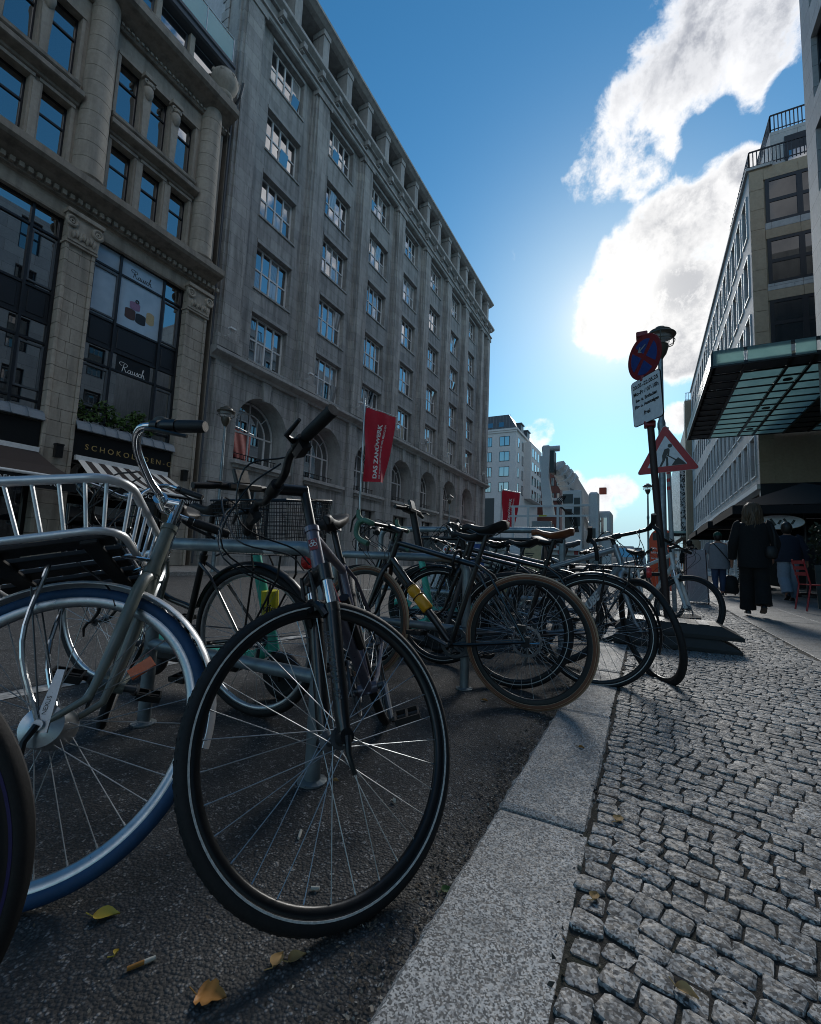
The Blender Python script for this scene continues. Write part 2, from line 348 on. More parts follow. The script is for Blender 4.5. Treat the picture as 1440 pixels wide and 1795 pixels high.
m_stone('tan_slab', (.40,.30,.20), (.46,.36,.25), (.28,.22,.155), None, streak=.25, rough=.6)
m_stone('pale_slab', (.46,.455,.45), (.54,.535,.53), (.32,.315,.31), True, streak=.3, rowh=.75, bw=1.6, rough=.7)
m_stone('white_render', (.55,.55,.55), (.62,.62,.61), (.42,.42,.42), None, streak=.2)
m_stone('party_wall', (.45,.46,.48), (.55,.56,.58), (.3,.3,.31), None, streak=.35)
def m_glass(name, tint, f0=.5, rough=.02, inner=(.01,.012,.015)):
    """window pane: dark room behind, strong mirror reflection, slightly wavy"""
    b = NB(name); v = b.co('World'); b.set('Base Color', inner); b.set('Roughness', rough); b.set('IOR', 1.55); b.set('Specular IOR Level', f0)
    b.set('Coat Weight', 1.0); b.set('Coat Roughness', .01); b.set('Coat IOR', 3.8); b.set('Coat Tint', tint)
    b.bump(b.noise(v, .8, 2), .035, .05); MATS[name] = b.m
m_glass('window_glass', (.92,.96,1.))
m_glass('dim_glass', (.9,.95,1.), .3, .05, (.012,.013,.014)); MATS['dim_glass'].node_tree.nodes['Principled BSDF'].inputs['Coat IOR'].default_value = 1.6
m_glass('dark_glass', (.9,.95,1.), .3, .03, (.004,.005,.006))
def m_curtained():
    b = NB('curtained_glass'); v = b.co('World', (0, 9, .4)); n = b.noise(v, 1, 3); b.set('Base Color', b.ramp(n, [(.35, .16), (.65, .5)])); b.set('Roughness', .04)
    b.set('Coat Weight', 1.); b.set('Coat Roughness', .01); b.set('Coat IOR', 2.2); MATS['curtained_glass'] = b.m
m_curtained()
def m_blind():
    b = NB('blind_glass'); v = b.co('World'); w = b.n('ShaderNodeTexWave', wave_type='BANDS', bands_direction='Z'); w.inputs['Scale'].default_value = 6; b.l(v, w.inputs['Vector']); b.set('Base Color', b.ramp(w.outputs['Fac'], [(.3, .10), (.7, .34)])); b.set('Roughness', .06)
    b.set('Coat Weight', 1.); b.set('Coat Roughness', .01); b.set('Coat IOR', 2.4); MATS['blind_glass'] = b.m
m_blind()
for a in [('white_frame','#d6d7d7',.45),('grey_frame','#50565c',.4),('dark_frame','#1b1f25',.35),('black_paint','#0c0d0f',.35),('black_matte','#0d0d0e',.6),('zinc','#6d7780',.42),('lead_grey','#4a4f55',.5),
          ('teal_paint','#3fae97',.35),('brown_cloth','#2b211f',.85),('white_cloth','#cfcbc4',.8),('dark_cloth','#141416',.9),('orange_paint','#d4471a',.4),('red_paint','#a81a22',.4),('dark_red','#7a1a20',.45),
          ('white_paint','#c9cbcc',.35),('sign_white','#d4d6d8',.45),('sign_blue','#1d3a78',.45),('gold_letter','#a88f5a',.4),('white_letter','#dcdcda',.5),('rust_pole','#33221d',.6),('machine_white','#d2d4d4',.4),('machine_grey','#8d9192',.45),
          ('rubber_plate','#0e0e0f',.55),('leaf_yellow','#b8a13c',.55),('leaf_brown','#9a6a2c',.6),('leaf_green','#44602a',.6),('cork','#a98a5a',.8),('paper','#b9b6ac',.8),('bronze','#4c4539',.45),('dull_blue','#314d86',.6),('red_brick','#6b4640',.85),
          ('skin','#8c6552',.55),('denim','#2d3d58',.85),('light_denim','#7f8893',.85),('grey_shirt','#75777c',.9),('black_wool','#0a0a0b',.9),('hair_blond','#4f3d2a',.5),('hedge_green','#232d17',.6),('hair_dark','#16110e',.5),('cap_green','#11463a',.8),('shoe_black','#0b0b0c',.5),('navy','#171c2b',.85)]:
    plain(a[0], a[1], a[2], grain=.10)
plain('galvanised', '#7f898d', .42, .55, grain=.25, gscale=14); plain('chrome', '#c6c9cc', .12, 1.0, grain=.05); plain('alu', '#b3b7ba', .3, .9, grain=.08, gscale=40); plain('steel_dark', '#5a5d60', .48, .8)
plain('tyre_black', '#121213', .72, grain=.25, gscale=60, bump=.2); plain('tyre_blue', '#1b4368', .66, grain=.12, gscale=40); plain('alu_bright', '#d9dbdd', .34, .45, grain=.06, gscale=30); plain('tyre_tan', '#ad9a80', .8, grain=.15, gscale=40); plain('rim_black', '#0f1012', .35); plain('rubber_grip', '#101011', .6, bump=.3, gscale=80)
plain('bike_black', '#0e0f11', .32, coat=.4); plain('bike_greygreen', '#6a7069', .35, coat=.4); plain('bike_violet', '#5d5a68', .3, .3, coat=.5); plain('bike_silver', '#8d959b', .3, .4, coat=.4); plain('bike_white', '#c4c4c0', .3, coat=.5); plain('bike_grey', '#40464d', .35, .2, coat=.4)
plain('rim_violet', '#27214f', .35); plain('tan_rim_wall', '#6a4028', .7); plain('saddle_brown', '#6d3f24', .45); plain('bottle_yellow', '#d9991c', .38); plain('reflector_orange', '#d35a1b', .25); plain('reflective', '#c2c2bd', .45, grain=.3, gscale=120); plain('lamp_red', '#b32a2a', .25); plain('spoke_steel', '#a9adb0', .42, .75); plain('tape_green', '#4c6f5c', .7); plain('yellow_paint', '#c9c02b', .5); plain('banner_red', '#b3122c', .65, grain=.12, gscale=4)
def m_clear():
    b = NB('clear_glass'); b.set('Base Color', (.10,.42,.48)); b.set('Roughness', .03); b.set('IOR', 1.45); b.set('Alpha', .62); b.set('Coat Weight', .5); MATS['clear_glass'] = b.m
    b = NB('frosted_glass'); v = b.co('World'); cc = b.ramp(b.noise(v, 1.5, 3), [(.3, (.42,.58,.57)), (.7, (.52,.68,.66))]); b.set('Base Color', cc); b.set('Roughness', .3); tl = b.n('ShaderNodeBsdfTranslucent'); b.l(cc, tl.inputs[0]); mx = b.n('ShaderNodeMixShader'); mx.inputs[0].default_value = .7; b.l(b.b.outputs[0], mx.inputs[1]); b.l(tl.outputs[0], mx.inputs[2]); b.l(mx.outputs[0], b.t.nodes['Material Output'].inputs[0]); MATS['frosted_glass'] = b.m
m_clear()
b = NB('lamp_clear'); b.set('Base Color', (.8,.82,.82)); b.set('Roughness', .05); b.set('Alpha', .3); b.set('Coat Weight', .6); MATS['lamp_clear'] = b.m
# ================================================================== ground
def surf(x, y): return .032+.02*max(0., x+.15)                       # pavement height
g = MB(); g.add([(-900,-900,-.03),(900,-900,-.03),(900,900,-.03),(-900,900,-.03)], [(0,1,2,3)])
ob('ground', g, 'asphalt', kind='structure')
g = MB(); g.add([(-11.2,-30,0),(-.40,-30,0),(-.40,400,0),(-11.2,400,0)], [(0,1,2,3)])
ob('road', g, 'asphalt', kind='structure')
for x0, x1, y0, y1 in ((-2.86,-2.74,-5,60),(-5.55,-5.43,8,11),(-5.55,-5.43,15,18),(-5.55,-5.43,22,25)):
    ob('lane_marking', MB().add([(x0,y0,.004),(x1,y0,.004),(x1,y1,.004),(x0,y1,.004)], [(0,1,2,3)]), 'road_paint', kind='structure')
far = MB().mm((-30,-30,-.02),(-11.35,150,.11)); ob('far_pavement', far, 'slab_granite', kind='structure')
fk = ob('far_kerb', MB().mm((-11.35,-30,-.02),(-11.2,150,.105)), 'kerb_granite', kind='structure')
# near kerb: long granite stones
kerb = ob('kerb', MB().mm((-.405,-6,-.2),(-.15,60,.004)), 'joint_grit', kind='structure')
k = -4
while 1.40+1.05*k < 40:
    y0 = 1.40+1.05*k+random.uniform(-.02,.02)*(k not in (0,1)); wob = random.uniform(-.004,.004); z = .030+random.uniform(-.003,.004)
    xa = -.405+wob; xb = -.15+wob+(.012 if k < 0 else 0)
    s_ = MB(); n = 44 if k < 4 else 12; ya, yb = y0+.007, y0+1.043; rings = []
    for i in range(n+1):
        y = ya+(yb-ya)*i/n; e = .006 if i in (0, n) else 0; j1, j2 = random.uniform(-.004,.003)-(.006 if random.random() < .06 else 0), random.uniform(-.006,.003)-(.012 if random.random() < .07 else 0)
        rings.append([(xa+j1,y,-.08),(xa+j1,y,z-.014-e),(xa+.011,y,z-e),(xa+.13,y,z+.001-e),(xb-.012,y,z-e),(xb+j2,y,z-.012-e),(xb+j2,y,-.08)])
    s_.loft(rings); ob('kerb_stone', s_, 'kerb_granite', kerb); k += 1
# pavement of small granite setts
pav = ob('pavement', MB().add([(-.16,-6,surf(-.15,0)-.0055),(1.26,-6,surf(1.26,0)-.0055),(1.26,80,surf(1.26,0)-.0055),(-.16,80,surf(-.15,0)-.0055)], [(0,1,2,3)]), 'joint_grit', kind='structure')
def sett_shape(w, h):
    c = [(-w/2,-h/2),(w/2,-h/2),(w/2,h/2),(-w/2,h/2)]; pts = []
    c = [(x+random.gauss(0,.0033), y+random.gauss(0,.0033)) for x, y in c]
    for i in range(4):
        p, q, r_ = c[i-1], c[i], c[(i+1) % 4]; cut = random.uniform(.06,.17)
        pts.append((q[0]+(p[0]-q[0])*cut, q[1]+(p[1]-q[1])*cut)); pts.append((q[0]+(r_[0]-q[0])*cut*.9, q[1]+(r_[1]-q[1])*cut*.9))
    tx, ty = random.gauss(0,.03), random.gauss(0,.03); V = []
    for sc_, z in ((1.0,-.04),(1.0,-.0045),(.95,-.0008),(.76,.0004)):
        for x, y in pts: V.append((x*sc_, y*sc_, z+(x*tx+y*ty if z > -.02 else 0)+(random.gauss(0,.0007) if z > -.008 else 0)))
    V.append((0,0,.0008)); F = []
    for k_ in range(3): F += [(k_*8+i, k_*8+(i+1) % 8, (k_+1)*8+(i+1) % 8, (k_+1)*8+i) for i in range(8)]
    F += [(24+i, 24+(i+1) % 8, 32) for i in range(8)]
    return np.array(V), F
SV = [sett_shape(.0575, .0540) for _ in range(26)]
places = []; a0 = R(-17); du = np.array([math.cos(a0), math.sin(a0)]); dv = np.array([-math.sin(a0), math.cos(a0)])
for j in range(-80, 300):
    rowj = random.uniform(-.004,.004); base = dv*(j*.0565+rowj); t = (-.083+random.uniform(0,.010)-base[0])/du[0]; w_ = 0
    while True:
        w_ = random.uniform(.053,.070); bow = .02*math.sin(t*2.1+j*.03); p = du*(t+w_/2)+base+dv*bow; t += w_
        if p[0] > 1.225: break
        if -.6 < p[1] < 17: places.append((p[0], p[1], a0+random.gauss(0,.05)+.042*math.cos(t*2.1+j*.03), w_))
y = -.6
while y < 17:
    w_ = random.uniform(.056,.068); places.append((-.112+random.gauss(0,.003), y+w_/2, random.gauss(0,.05), .062)); y += w_
def seen(x, y):
    v = Vector((x, y, .04-CAMH)); zc = -v.dot(fw)
    if zc > -.05: return None
    px = 720+FPX*v.dot(r2)/-zc; py = 897.5-FPX*v.dot(u2)/-zc
    return v.length if (-20 < px < 1460 and -20 < py < 1830) else None
order = sorted(range(len(places)), key=lambda i: seen(*places[i][:2]) or 999)
pick = set(order[:300]); smesh = []
for V, F in SV:
    me = bpy.data.meshes.new('sett'); me.from_pydata([tuple(v) for v in V], [], F); me.materials.append(MATS['sett_granite'])
    me.polygons.foreach_set('use_smooth', [True]*len(me.polygons)); me.set_sharp_from_angle(angle=R(24)); smesh.append(me)
AV, AF, kk = [], [], 0
for i, (x, y, a, w_) in enumerate(places):
    q = random.randrange(len(SV)); z = surf(x, y)+random.gauss(0,.0016); a += random.choice((0, math.pi)); sc_ = w_/.0605; sy_ = random.uniform(.95,1.04)
    if i in pick: ob('sett', smesh[q], None, pav, TR(x,y,z) @ Matrix.Rotation(a, 4, 'Z') @ Matrix.Diagonal((sc_, sy_, 1, 1)))
    else:
        V, F = SV[q]; c_, s_ = math.cos(a), math.sin(a); P = V*[sc_, sy_, 1]
        AV.append(np.c_[P[:,0]*c_-P[:,1]*s_+x, P[:,0]*s_+P[:,1]*c_+y, P[:,2]+z]); AF += [tuple(n_+kk for n_ in f) for f in F]; kk += len(V)
me = bpy.data.meshes.new('setts_beyond'); me.from_pydata(np.concatenate(AV).tolist(), [], AF); me.polygons.foreach_set('use_smooth', [True]*len(me.polygons)); me.set_sharp_from_angle(angle=R(24))
ob('setts_beyond', me, 'sett_granite', pav, kind='stuff')
# smooth slab footpath along the shops
fp = ob('footpath', MB().add([(1.25,-6,surf(1.25,0)-.012),(30,-6,surf(5,0)-.012),(30,120,surf(5,0)-.012),(1.25,120,surf(1.25,0)-.012)], [(0,1,2,3)]), 'joint_grit', kind='structure')
for i, (xa, xb) in enumerate(((1.262,2.15),(2.157,3.05),(3.057,3.95),(3.957,5.0))):
    y = -2-.4*(i % 2)
    while y < 27:
        ln = .8 if i % 2 else .92; dz = random.gauss(0,.001)
        s_ = MB(); za, zb = surf(xa,0)+dz, surf(xb,0)+dz; g_ = .004
        V = [(xa,y+g_,za-.05),(xb,y+g_,zb-.05),(xb,y+ln-g_,zb-.05),(xa,y+ln-g_,za-.05),(xa,y+g_,za-.004),(xb,y+g_,zb-.004),(xb,y+ln-g_,zb-.004),(xa,y+ln-g_,za-.004),(xa+.005,y+g_+.005,za),(xb-.005,y+g_+.005,zb),(xb-.005,y+ln-g_-.005,zb),(xa+.005,y+ln-g_-.005,za)]
        s_.add(V, [(8,9,10,11)]+[(a, b, b+4, a+4) for a, b in ((0,1),(1,2),(2,3),(3,0),(4,5),(5,6),(6,7),(7,4))])
        ob('paving_slab', s_, 'slab_granite', fp); y += ln
# ================================================================== buildings
def wall_grid(mb, ys, zs, is_open, pt, depth):
    """front sheet over breakpoints ys x zs; open cells get reveals going back by depth. pt(y, z, d) -> world point"""
    for i in range(len(ys)-1):
        for j in range(len(zs)-1):
            a, b, c, d = ys[i], ys[i+1], zs[j], zs[j+1]
            if not is_open(i, j): mb.add([pt(a,c,0),pt(b,c,0),pt(b,d,0),pt(a,d,0)], [(0,1,2,3)])
            else:
                q = [(a,c),(b,c),(b,d),(a,d)]
                for k_ in range(4):
                    p0, p1 = q[k_], q[(k_+1) % 4]; mb.add([pt(*p0,0),pt(*p1,0),pt(*p1,depth),pt(*p0,depth)], [(0,1,2,3)])
    return mb
faceX = lambda x: (lambda y, z, d: (x-d, y, z))        # facade looking towards +X
faceXm = lambda x: (lambda y, z, d: (x+d, y, z))       # facade looking towards -X
WIN = {}
def win_mesh(key, w, h, cols, rows, fr=.06, mu=.045, dep=.07):
    """window frame and pane meshes in local y (0..w), z (0..h); front towards +x"""
    if key in WIN: return WIN[key]
    m = MB(); m.mm((-dep,0,0),(0,fr,h)); m.mm((-dep,w-fr,0),(0,w,h)); m.mm((-dep,fr,0),(-.002,w-fr,fr)); m.mm((-dep,fr,h-fr),(-.002,w-fr,h))
    cs = [fr+(w-2*fr)*t for t in cols]; rs = [fr+(h-2*fr)*t for t in rows]
    for c in cs[1:-1]: m.mm((-dep+.01,c-mu/2,fr),(.012,c+mu/2,h-fr))
    for r_ in rs[1:-1]: m.mm((-dep+.012,fr,r_-mu/2),(.006,w-fr,r_+mu/2))
    panes = []
    for i in range(len(cs)-1):
        for j in range(len(rs)-1):
            pw, ph = cs[i+1]-cs[i], rs[j+1]-rs[j]; kk_ = (key, round(pw,3), round(ph,3))
            if kk_ not in WIN: WIN[kk_] = MB().mm((-.006,-pw/2,-ph/2),(.0,pw/2,ph/2)).mesh('pane')
            panes.append((WIN[kk_], (cs[i]+cs[i+1])/2, (rs[j]+rs[j+1])/2))
    WIN[key] = (m.mesh('window'), panes); return WIN[key]
def place_win(root, key, M, spec, fmat='white_frame', glass=('window_glass',), tilt=.5):
    me, panes = win_mesh(key, *spec); w = ob('window', me, fmat, root, M)
    for pm, y, z in panes:
        g_ = random.choice(glass); k_ = (pm.name, g_)
        if k_ not in WIN: q = pm.copy(); q.materials.clear(); q.materials.append(MATS[g_]); WIN[k_] = q
        if tilt > .8 and random.random() < .07: ob('pane', WIN[k_], None, w, M @ TR(.03, y, z) @ Matrix.Rotation(R(9), 4, 'Y')); continue
        ob('pane', WIN[k_], None, w, M @ TR(-.03, y, z) @ Matrix.Rotation(R(random.gauss(0,tilt)), 4, 'Z') @ Matrix.Rotation(R(random.gauss(0,tilt)), 4, 'Y'))
    return w
def span(root, name, mat, x0, prof, y0, y1):
    """moulding: profile [(out, z)] swept from y0 to y1 on a facade looking +X"""
    m = MB(); P = [(x0, prof[0][1])]+[(x0+o, z) for o, z in prof]+[(x0, prof[-1][1])]
    m.loft([[(x, y, z) for x, z in P] for y in (y0, y1)]); return ob(name, m, mat, root)
# ---------------------------------------------------------------- grey office building with arches
BX = -15.0
b2 = thing('office_building', 'long grey stone office building with pilasters, gridded white windows and ground floor arches', 'building', (-20, 28, 0))
WY = [12.95+4.29*i for i in range(7)]; WW = 2.15; ROW = [(22.30,1.95),(18.85,2.0),(15.6,2.05),(12.2,2.1),(8.93,2.15)]
ys = [11.1]+[v for y in WY for v in (y, y+WW)]+[44.9]
zs = sorted([8.35, 24.9]+[v for z, h in ROW for v in (z, z+h)])
opn = lambda i, j: (i % 2 == 1) and any(abs(zs[j]-z) < .01 for z, h in ROW)
ob('upper_wall', wall_grid(MB(), ys, zs, opn, faceX(BX), .30), 'grey_stone', b2)
for y in WY:
    for r_, (z, h) in enumerate(ROW):
        place_win(b2, ('g', r_), TR(BX-.26, y, z), (WW, h, (0,.25,.5,.75,1), (0,.5,1), .085, .068), 'white_frame', ('window_glass',)*4+('curtained_glass','blind_glass'), .9)
        ob('sill', MB().mm((BX-.05, y-.06, z-.09),(BX+.06, y+WW+.06, z-.003)), 'grey_stone_plain', b2)
        ob('lintel', MB().mm((BX-.02, y-.02, z+h+.003),(BX+.035, y+WW+.02, z+h+.16)), 'grey_stone_plain', b2)
PC = [11.65]+[16.3+4.29*i for i in range(6)]+[42.3, 44.35]
def pilaster(y, w):
    m = MB(); m.mm((BX,y-w/2,8.66),(BX+.26,y+w/2,24.49)); m.mm((BX+.26,y-w/2+.13,8.66),(BX+.34,y+w/2-.13,24.49)); m.mm((BX,y-w/2-.09,8.66),(BX+.12,y+w/2+.09,24.49))
    m.mm((BX,y-w/2-.06,24.25),(BX+.40,y+w/2+.06,24.48)); m.mm((BX,y-w/2-.05,8.663),(BX+.42,y+w/2+.05,9.15)); return m
for y in PC: ob('pilaster', pilaster(y, 1.1 if y < 42 else .9), 'grey_stone', b2)
span(b2, 'architrave', 'grey_stone_plain', BX, [(.30,24.5),(.36,24.55),(.36,24.7),(.46,24.72),(.46,24.82),(.20,24.84),(.20,25.6)], 11.05, 44.95)
span(b2, 'cornice', 'grey_stone_plain', BX, [(.35,25.6),(.38,25.65),(.56,25.75),(.60,25.78),(.60,25.95),(.52,26.01),(.3,26.09)], 11.0, 45.3)
me = MB().mm((0,-.12,.05),(.34,.12,.34)).mm((0,-.09,-.06),(.2,.09,.05)).mesh('bracket')
for i in range(24): ob('bracket', me, 'grey_stone_plain', b2, TR(BX+.2, 11.6+1.43*i, 25.25))
ob('loggia_back', MB().mm((BX-1.6,11.1,26.0),(BX-1.4,44.9,28.65)), 'grey_stone', b2)
me = MB().mm((-.5,-.24,0),(.22,.24,2.25)).mm((-.5,-.29,1.95),(.27,.29,2.249)).mesh('loggia_post')
for i in range(16): ob('loggia_post', me, 'grey_stone_plain', b2, TR(BX, 12.0+2.13*i, 26.15))
me = MB().mm((-.02,0,0),(0,1.2,1.5)).mesh('loggia_window')
for i in range(15): ob('loggia_window', me, 'dark_glass', b2, TR(BX-1.38, 12.5+2.13*i, 26.45))
span(b2, 'parapet', 'grey_stone_plain', BX-.25, [(.02,26.07),(.12,26.09),(.12,26.35),(.0,26.37)], 11.1, 44.9)
span(b2, 'eaves', 'grey_stone_plain', BX-1.6, [(1.6,28.42),(1.85,28.5),(2.0,28.6),(2.1,28.65),(2.1,28.8),(2.0,28.87),(2.0,28.95),(0,29.25)], 10.9, 45.2)
span(b2, 'string_course', 'grey_stone_plain', BX, [(.16,8.2),(.2,8.3),(.44,8.40),(.50,8.45),(.50,8.58),(.40,8.62),(.1,8.66)], 11.0, 45.2)
ob('building_mass', MB().mm((-32,11.12,.0),(BX-1.61,44.88,28.6)), 'grey_stone_plain', b2)
ob('party_wall', MB().mm((-32,11.03,0),(BX-.72,11.11,28.4)), 'party_wall', b2)
for i in range(17): ob('quoin', MB().mm((BX-.72-(.16 if i % 2 else .34),10.99,20.6+i*.48),(BX-.6,11.03,20.6+i*.48+.44)), 'grey_stone_plain', b2)
ob('end_return', MB().mm((BX-.71,11.06,0),(BX-.004,11.12,28.6)), 'grey_stone_plain', b2)
ob('end_return', MB().mm((BX-1.6,44.86,0),(BX-.004,44.93,28.6)), 'grey_stone_plain', b2)
# ground floor arches
gm = MB(); rv = MB(); AR, ASP, ASI = 1.5, 5.95, 4.45; cells = []
edges = [11.1]+[16.2+4.29*i for i in range(7)]; edges[-1] = 42.0
f0 = faceX(BX+.02)
for i in range(7):
    y0, y1 = edges[i], edges[i+1]; c = WY[i]+1.10; cells.append(c); n = 20
    gm.add([f0(y0,0,0),f0(c-AR,0,0),f0(c-AR,8.3,0),f0(y0,8.3,0)], [(0,1,2,3)]); gm.add([f0(c+AR,0,0),f0(y1,0,0),f0(y1,8.3,0),f0(c+AR,8.3,0)], [(0,1,2,3)])
    arc = [(c-AR*math.cos(math.pi*k_/n), ASP+AR*math.sin(math.pi*k_/n)) for k_ in range(n+1)]
    for (ya, za), (yb, zb) in zip(arc, arc[1:]): gm.add([f0(ya,za,0),f0(yb,zb,0),f0(yb,8.3,0),f0(ya,8.3,0)], [(0,1,2,3)])
    gm.add([f0(c-AR,0,0),f0(c-1.0,0,0),f0(c-1.0,ASI,0),f0(c-AR,ASI,0)], [(0,1,2,3)]); gm.add([f0(c+1.0,0,0),f0(c+AR,0,0),f0(c+AR,ASI,0),f0(c+1.0,ASI,0)], [(0,1,2,3)])
    gm.add([f0(c-1,3.5,0),f0(c+1,3.5,0),f0(c+1,ASI,0),f0(c-1,ASI,0)], [(0,1,2,3)]); gm.add([f0(c-1,0,0),f0(c+1,0,0),f0(c+1,.7,0),f0(c-1,.7,0)], [(0,1,2,3)])
    for p, q in (((c-1,.7),(c+1,.7)),((c+1,.7),(c+1,3.5)),((c+1,3.5),(c-1,3.5)),((c-1,3.5),(c-1,.7))): rv.add([f0(*p,0),f0(*q,0),f0(*q,.35),f0(*p,.35)], [(0,1,2,3)])
    prof = [(c+AR,ASI),(c+AR,ASP)]+arc[::-1]+[(c-AR,ASP),(c-AR,ASI)]
    for p, q in zip(prof, prof[1:]): rv.add([f0(*p,0),f0(*q,0),f0(*q,.95),f0(*p,.95)], [(0,1,2,3)])
    rv.add([f0(c-AR,ASI,0),f0(c+AR,ASI,0),f0(c+AR,ASI,.95),f0(c-AR,ASI,.95)], [(0,1,2,3)])
gm.add([f0(42.0,0,0),f0(44.9,0,0),f0(44.9,8.3,0),f0(42.0,8.3,0)], [(0,1,2,3)])
ob('ground_floor_wall', gm, 'grey_stone', b2); ob('arch_reveals', rv, 'grey_stone_plain', b2)
for i, y in enumerate(PC): ob('ground_pilaster', MB().mm((BX+.021,y-.38,0),(BX+.16,y+.38,8.25)).mm((BX+.16,y-.28,0),(BX+.19,y+.28,8.1)), 'grey_stone', b2)
am = MB(); n = 24; ri = 1.16; Rw = 1.5
def arcp(r_, k_, n_=24): return (-r_*math.cos(math.pi*k_/n_), r_*math.sin(math.pi*k_/n_))
for r_, wd in ((1.46,.08),(.98,.05)):
    for k_ in range(n):
        a, b = arcp(r_, k_), arcp(r_, k_+1); a2, b2_ = arcp(r_-wd, k_), arcp(r_-wd, k_+1)
        am.prism([(0,a[0],1.5+a[1]),(0,b[0],1.5+b[1]),(0,b2_[0],1.5+b2_[1]),(0,a2[0],1.5+a2[1])], (-.06,0,0))
for y in (-1.42,-.955,.955,1.42): am.mm((-.06,y-.04,0),(.0,y+.04,1.5))
am.mm((-.06,-.03,0),(.0,.03,2.96)); am.mm((-.06,-1.45,1.46),(.003,1.45,1.53)); am.mm((-.06,-1.45,0),(.002,1.45,.07))
for t in (-1, 1): am.tube([(-.03,t*.7,2.2),(-.03,t*1.05,2.55)], .025, 6); am.tube([(-.03,-.47*t,1.5),(-.03,-.47*t,2.3)], .02, 6)
am = am.mesh('arched_window'); gp = MB()
P = [(-1.5,0),(1.5,0),(1.5,1.5)]+[arcp(1.5, k_)for k_ in range(23,0,-1)]; P = P[:3]+[(y, 1.5+z) for y, z in P[3:]]+[(-1.5,1.5)]
gp.prism([(0,y,z) for y, z in P], (-.01,0,0)); gp = gp.mesh('pane')
lw = MB(); lw.mm((-.06,-1,0),(0,-.93,2.8)).mm((-.06,.93,0),(0,1,2.8)).mm((-.06,-.04,0),(.003,.04,2.8)).mm((-.06,-1,1.9),(.005,1,1.96)); lw = lw.mesh('lower_window'); lg = MB().mm((-.01,-1,0),(0,1,2.8)).mesh('pane')
gr = MB()
for k_ in range(14): gr.cyl((0,-1.3+.2*k_,0),(0,-1.3+.2*k_,.42),.012,n=5)
gr.mm((-.015,-1.4,.42),(.015,1.4,.45)).mm((-.015,-1.4,.04),(.015,1.4,.06)); gr = gr.mesh('guard_rail')
for c in cells:
    w = ob('arched_window', am, 'white_frame', b2, TR(BX-.86, c, ASI)); ob('pane', gp, 'window_glass', w, TR(BX-.9, c, ASI))
    ob('sill', MB().mm((BX+.022,c-1.62,ASI-.16),(BX+.28,c+1.62,ASI-.003)).mm((BX+.022,c-1.5,ASI-.3),(BX+.16,c+1.5,ASI-.163)), 'grey_stone_plain', b2)
    ob('keystone', MB().prism([(BX+.022,c-.16,7.35),(BX+.022,c+.16,7.35),(BX+.022,c+.26,8.19),(BX+.022,c-.26,8.19)], (.10,0,0)), 'grey_stone_plain', b2)
    ob('guard_rail', gr, 'black_paint', b2, TR(BX-.5, c, ASI))
    w = ob('lower_window', lw, 'dark_frame', b2, TR(BX-.3, c, .7)); ob('pane', lg, 'dark_glass', w, TR(BX-.34, c, .7))
fl = MB().box((.42,0,.16),(.16,.26,.07)).tube([(.0,0,-.05),(.3,0,-.05),(.36,0,.13)],.018,6).mesh('floodlight')
for y in PC: ob('floodlight', fl, 'white_frame', b2, TR(BX+.42, y-.3, 9.15))
# ---------------------------------------------------------------- sandstone chocolate shop building
b1 = thing('shop_building', 'ornate sandstone building with round columns and a chocolate shop below', 'building', (-20, 5, 0))
SX = -14.8; BAYS = [8.2, 4.35, .5]; COLY = [10.12, 6.27, 2.42]; YL, YR = -1.6, 10.75
ys = sorted([YL, YR]+[c+d+e for c in BAYS for d in (-1,0,1) for e in (-.35,.35)]); WR = [(11.52,2.05),(14.5,2.05)]
zs = sorted([11.4,17.45]+[v for z, h in WR for v in (z, z+h)])
ob('upper_wall', wall_grid(MB(), ys, zs, lambda i, j: i % 2 == 1 and j in (1,3), faceX(SX-.1), .26), 'sand_stone', b1)
for c in BAYS:
    for d in (-1,0,1):
        for r_, (z, h) in enumerate(WR):
            place_win(b1, ('s', r_), TR(SX-.30, c+d-.35, z), (.70, h, (0,1), (0,.66,1), .05, .06), 'dark_frame', ('window_glass',), .4)
            ob('surround', MB().mm((SX-.1,c+d-.45,z-.06),(SX-.06,c+d-.355,z+h)).mm((SX-.1,c+d+.355,z-.06),(SX-.06,c+d+.45,z+h)).mm((SX-.1,c+d-.45,z+h+.003),(SX-.03,c+d+.45,z+h+.10)), 'sand_stone', b1)
    for d in (-.5,.5):                                   # carved brackets between the upper windows
        y = c+d; m = MB()
        m.prism([(SX-.1,y-.09,14.4),(SX-.1,y+.09,14.4),(SX-.1,y+.15,16.1),(SX-.1,y-.15,16.1)], (.16,0,0))
        m.lathe([(.03,-.2),(.13,-.1),(.16,.05),(.15,.18),(.06,.28)], (SX+.06,y,15.95), 10); m.lathe([(.02,0),(.10,.05),(.11,.14),(.02,.22)], (SX+.1,y,16.18), 10)
        for t in (-1,1): m.torus((SX+.09,y+t*.1,16.34), (1,0,0), .06, .03, 10, 6)
        m.mm((SX-.1,y-.2,16.48),(SX+.14,y+.2,16.62)); ob('carved_bracket', m, 'sand_stone', b1, smooth=45)
        ob('pier', MB().mm((SX-.1,y-.09,11.4),(SX-.02,y+.09,13.5)), 'sand_stone', b1)
    span(b1, 'window_cornice', 'sand_stone_dark', SX-.1, [(.08,13.68),(.12,13.70),(.12,13.78),(.34,13.85),(.38,13.88),(.38,14.02),(.3,14.06),(.1,14.12)], c-1.55, c+1.5)
    span(b1, 'window_sill', 'sand_stone_dark', SX-.1, [(.16,14.24),(.2,14.28),(.2,14.38),(.1,14.43)], c-1.5, c+1.45)
dm = {}
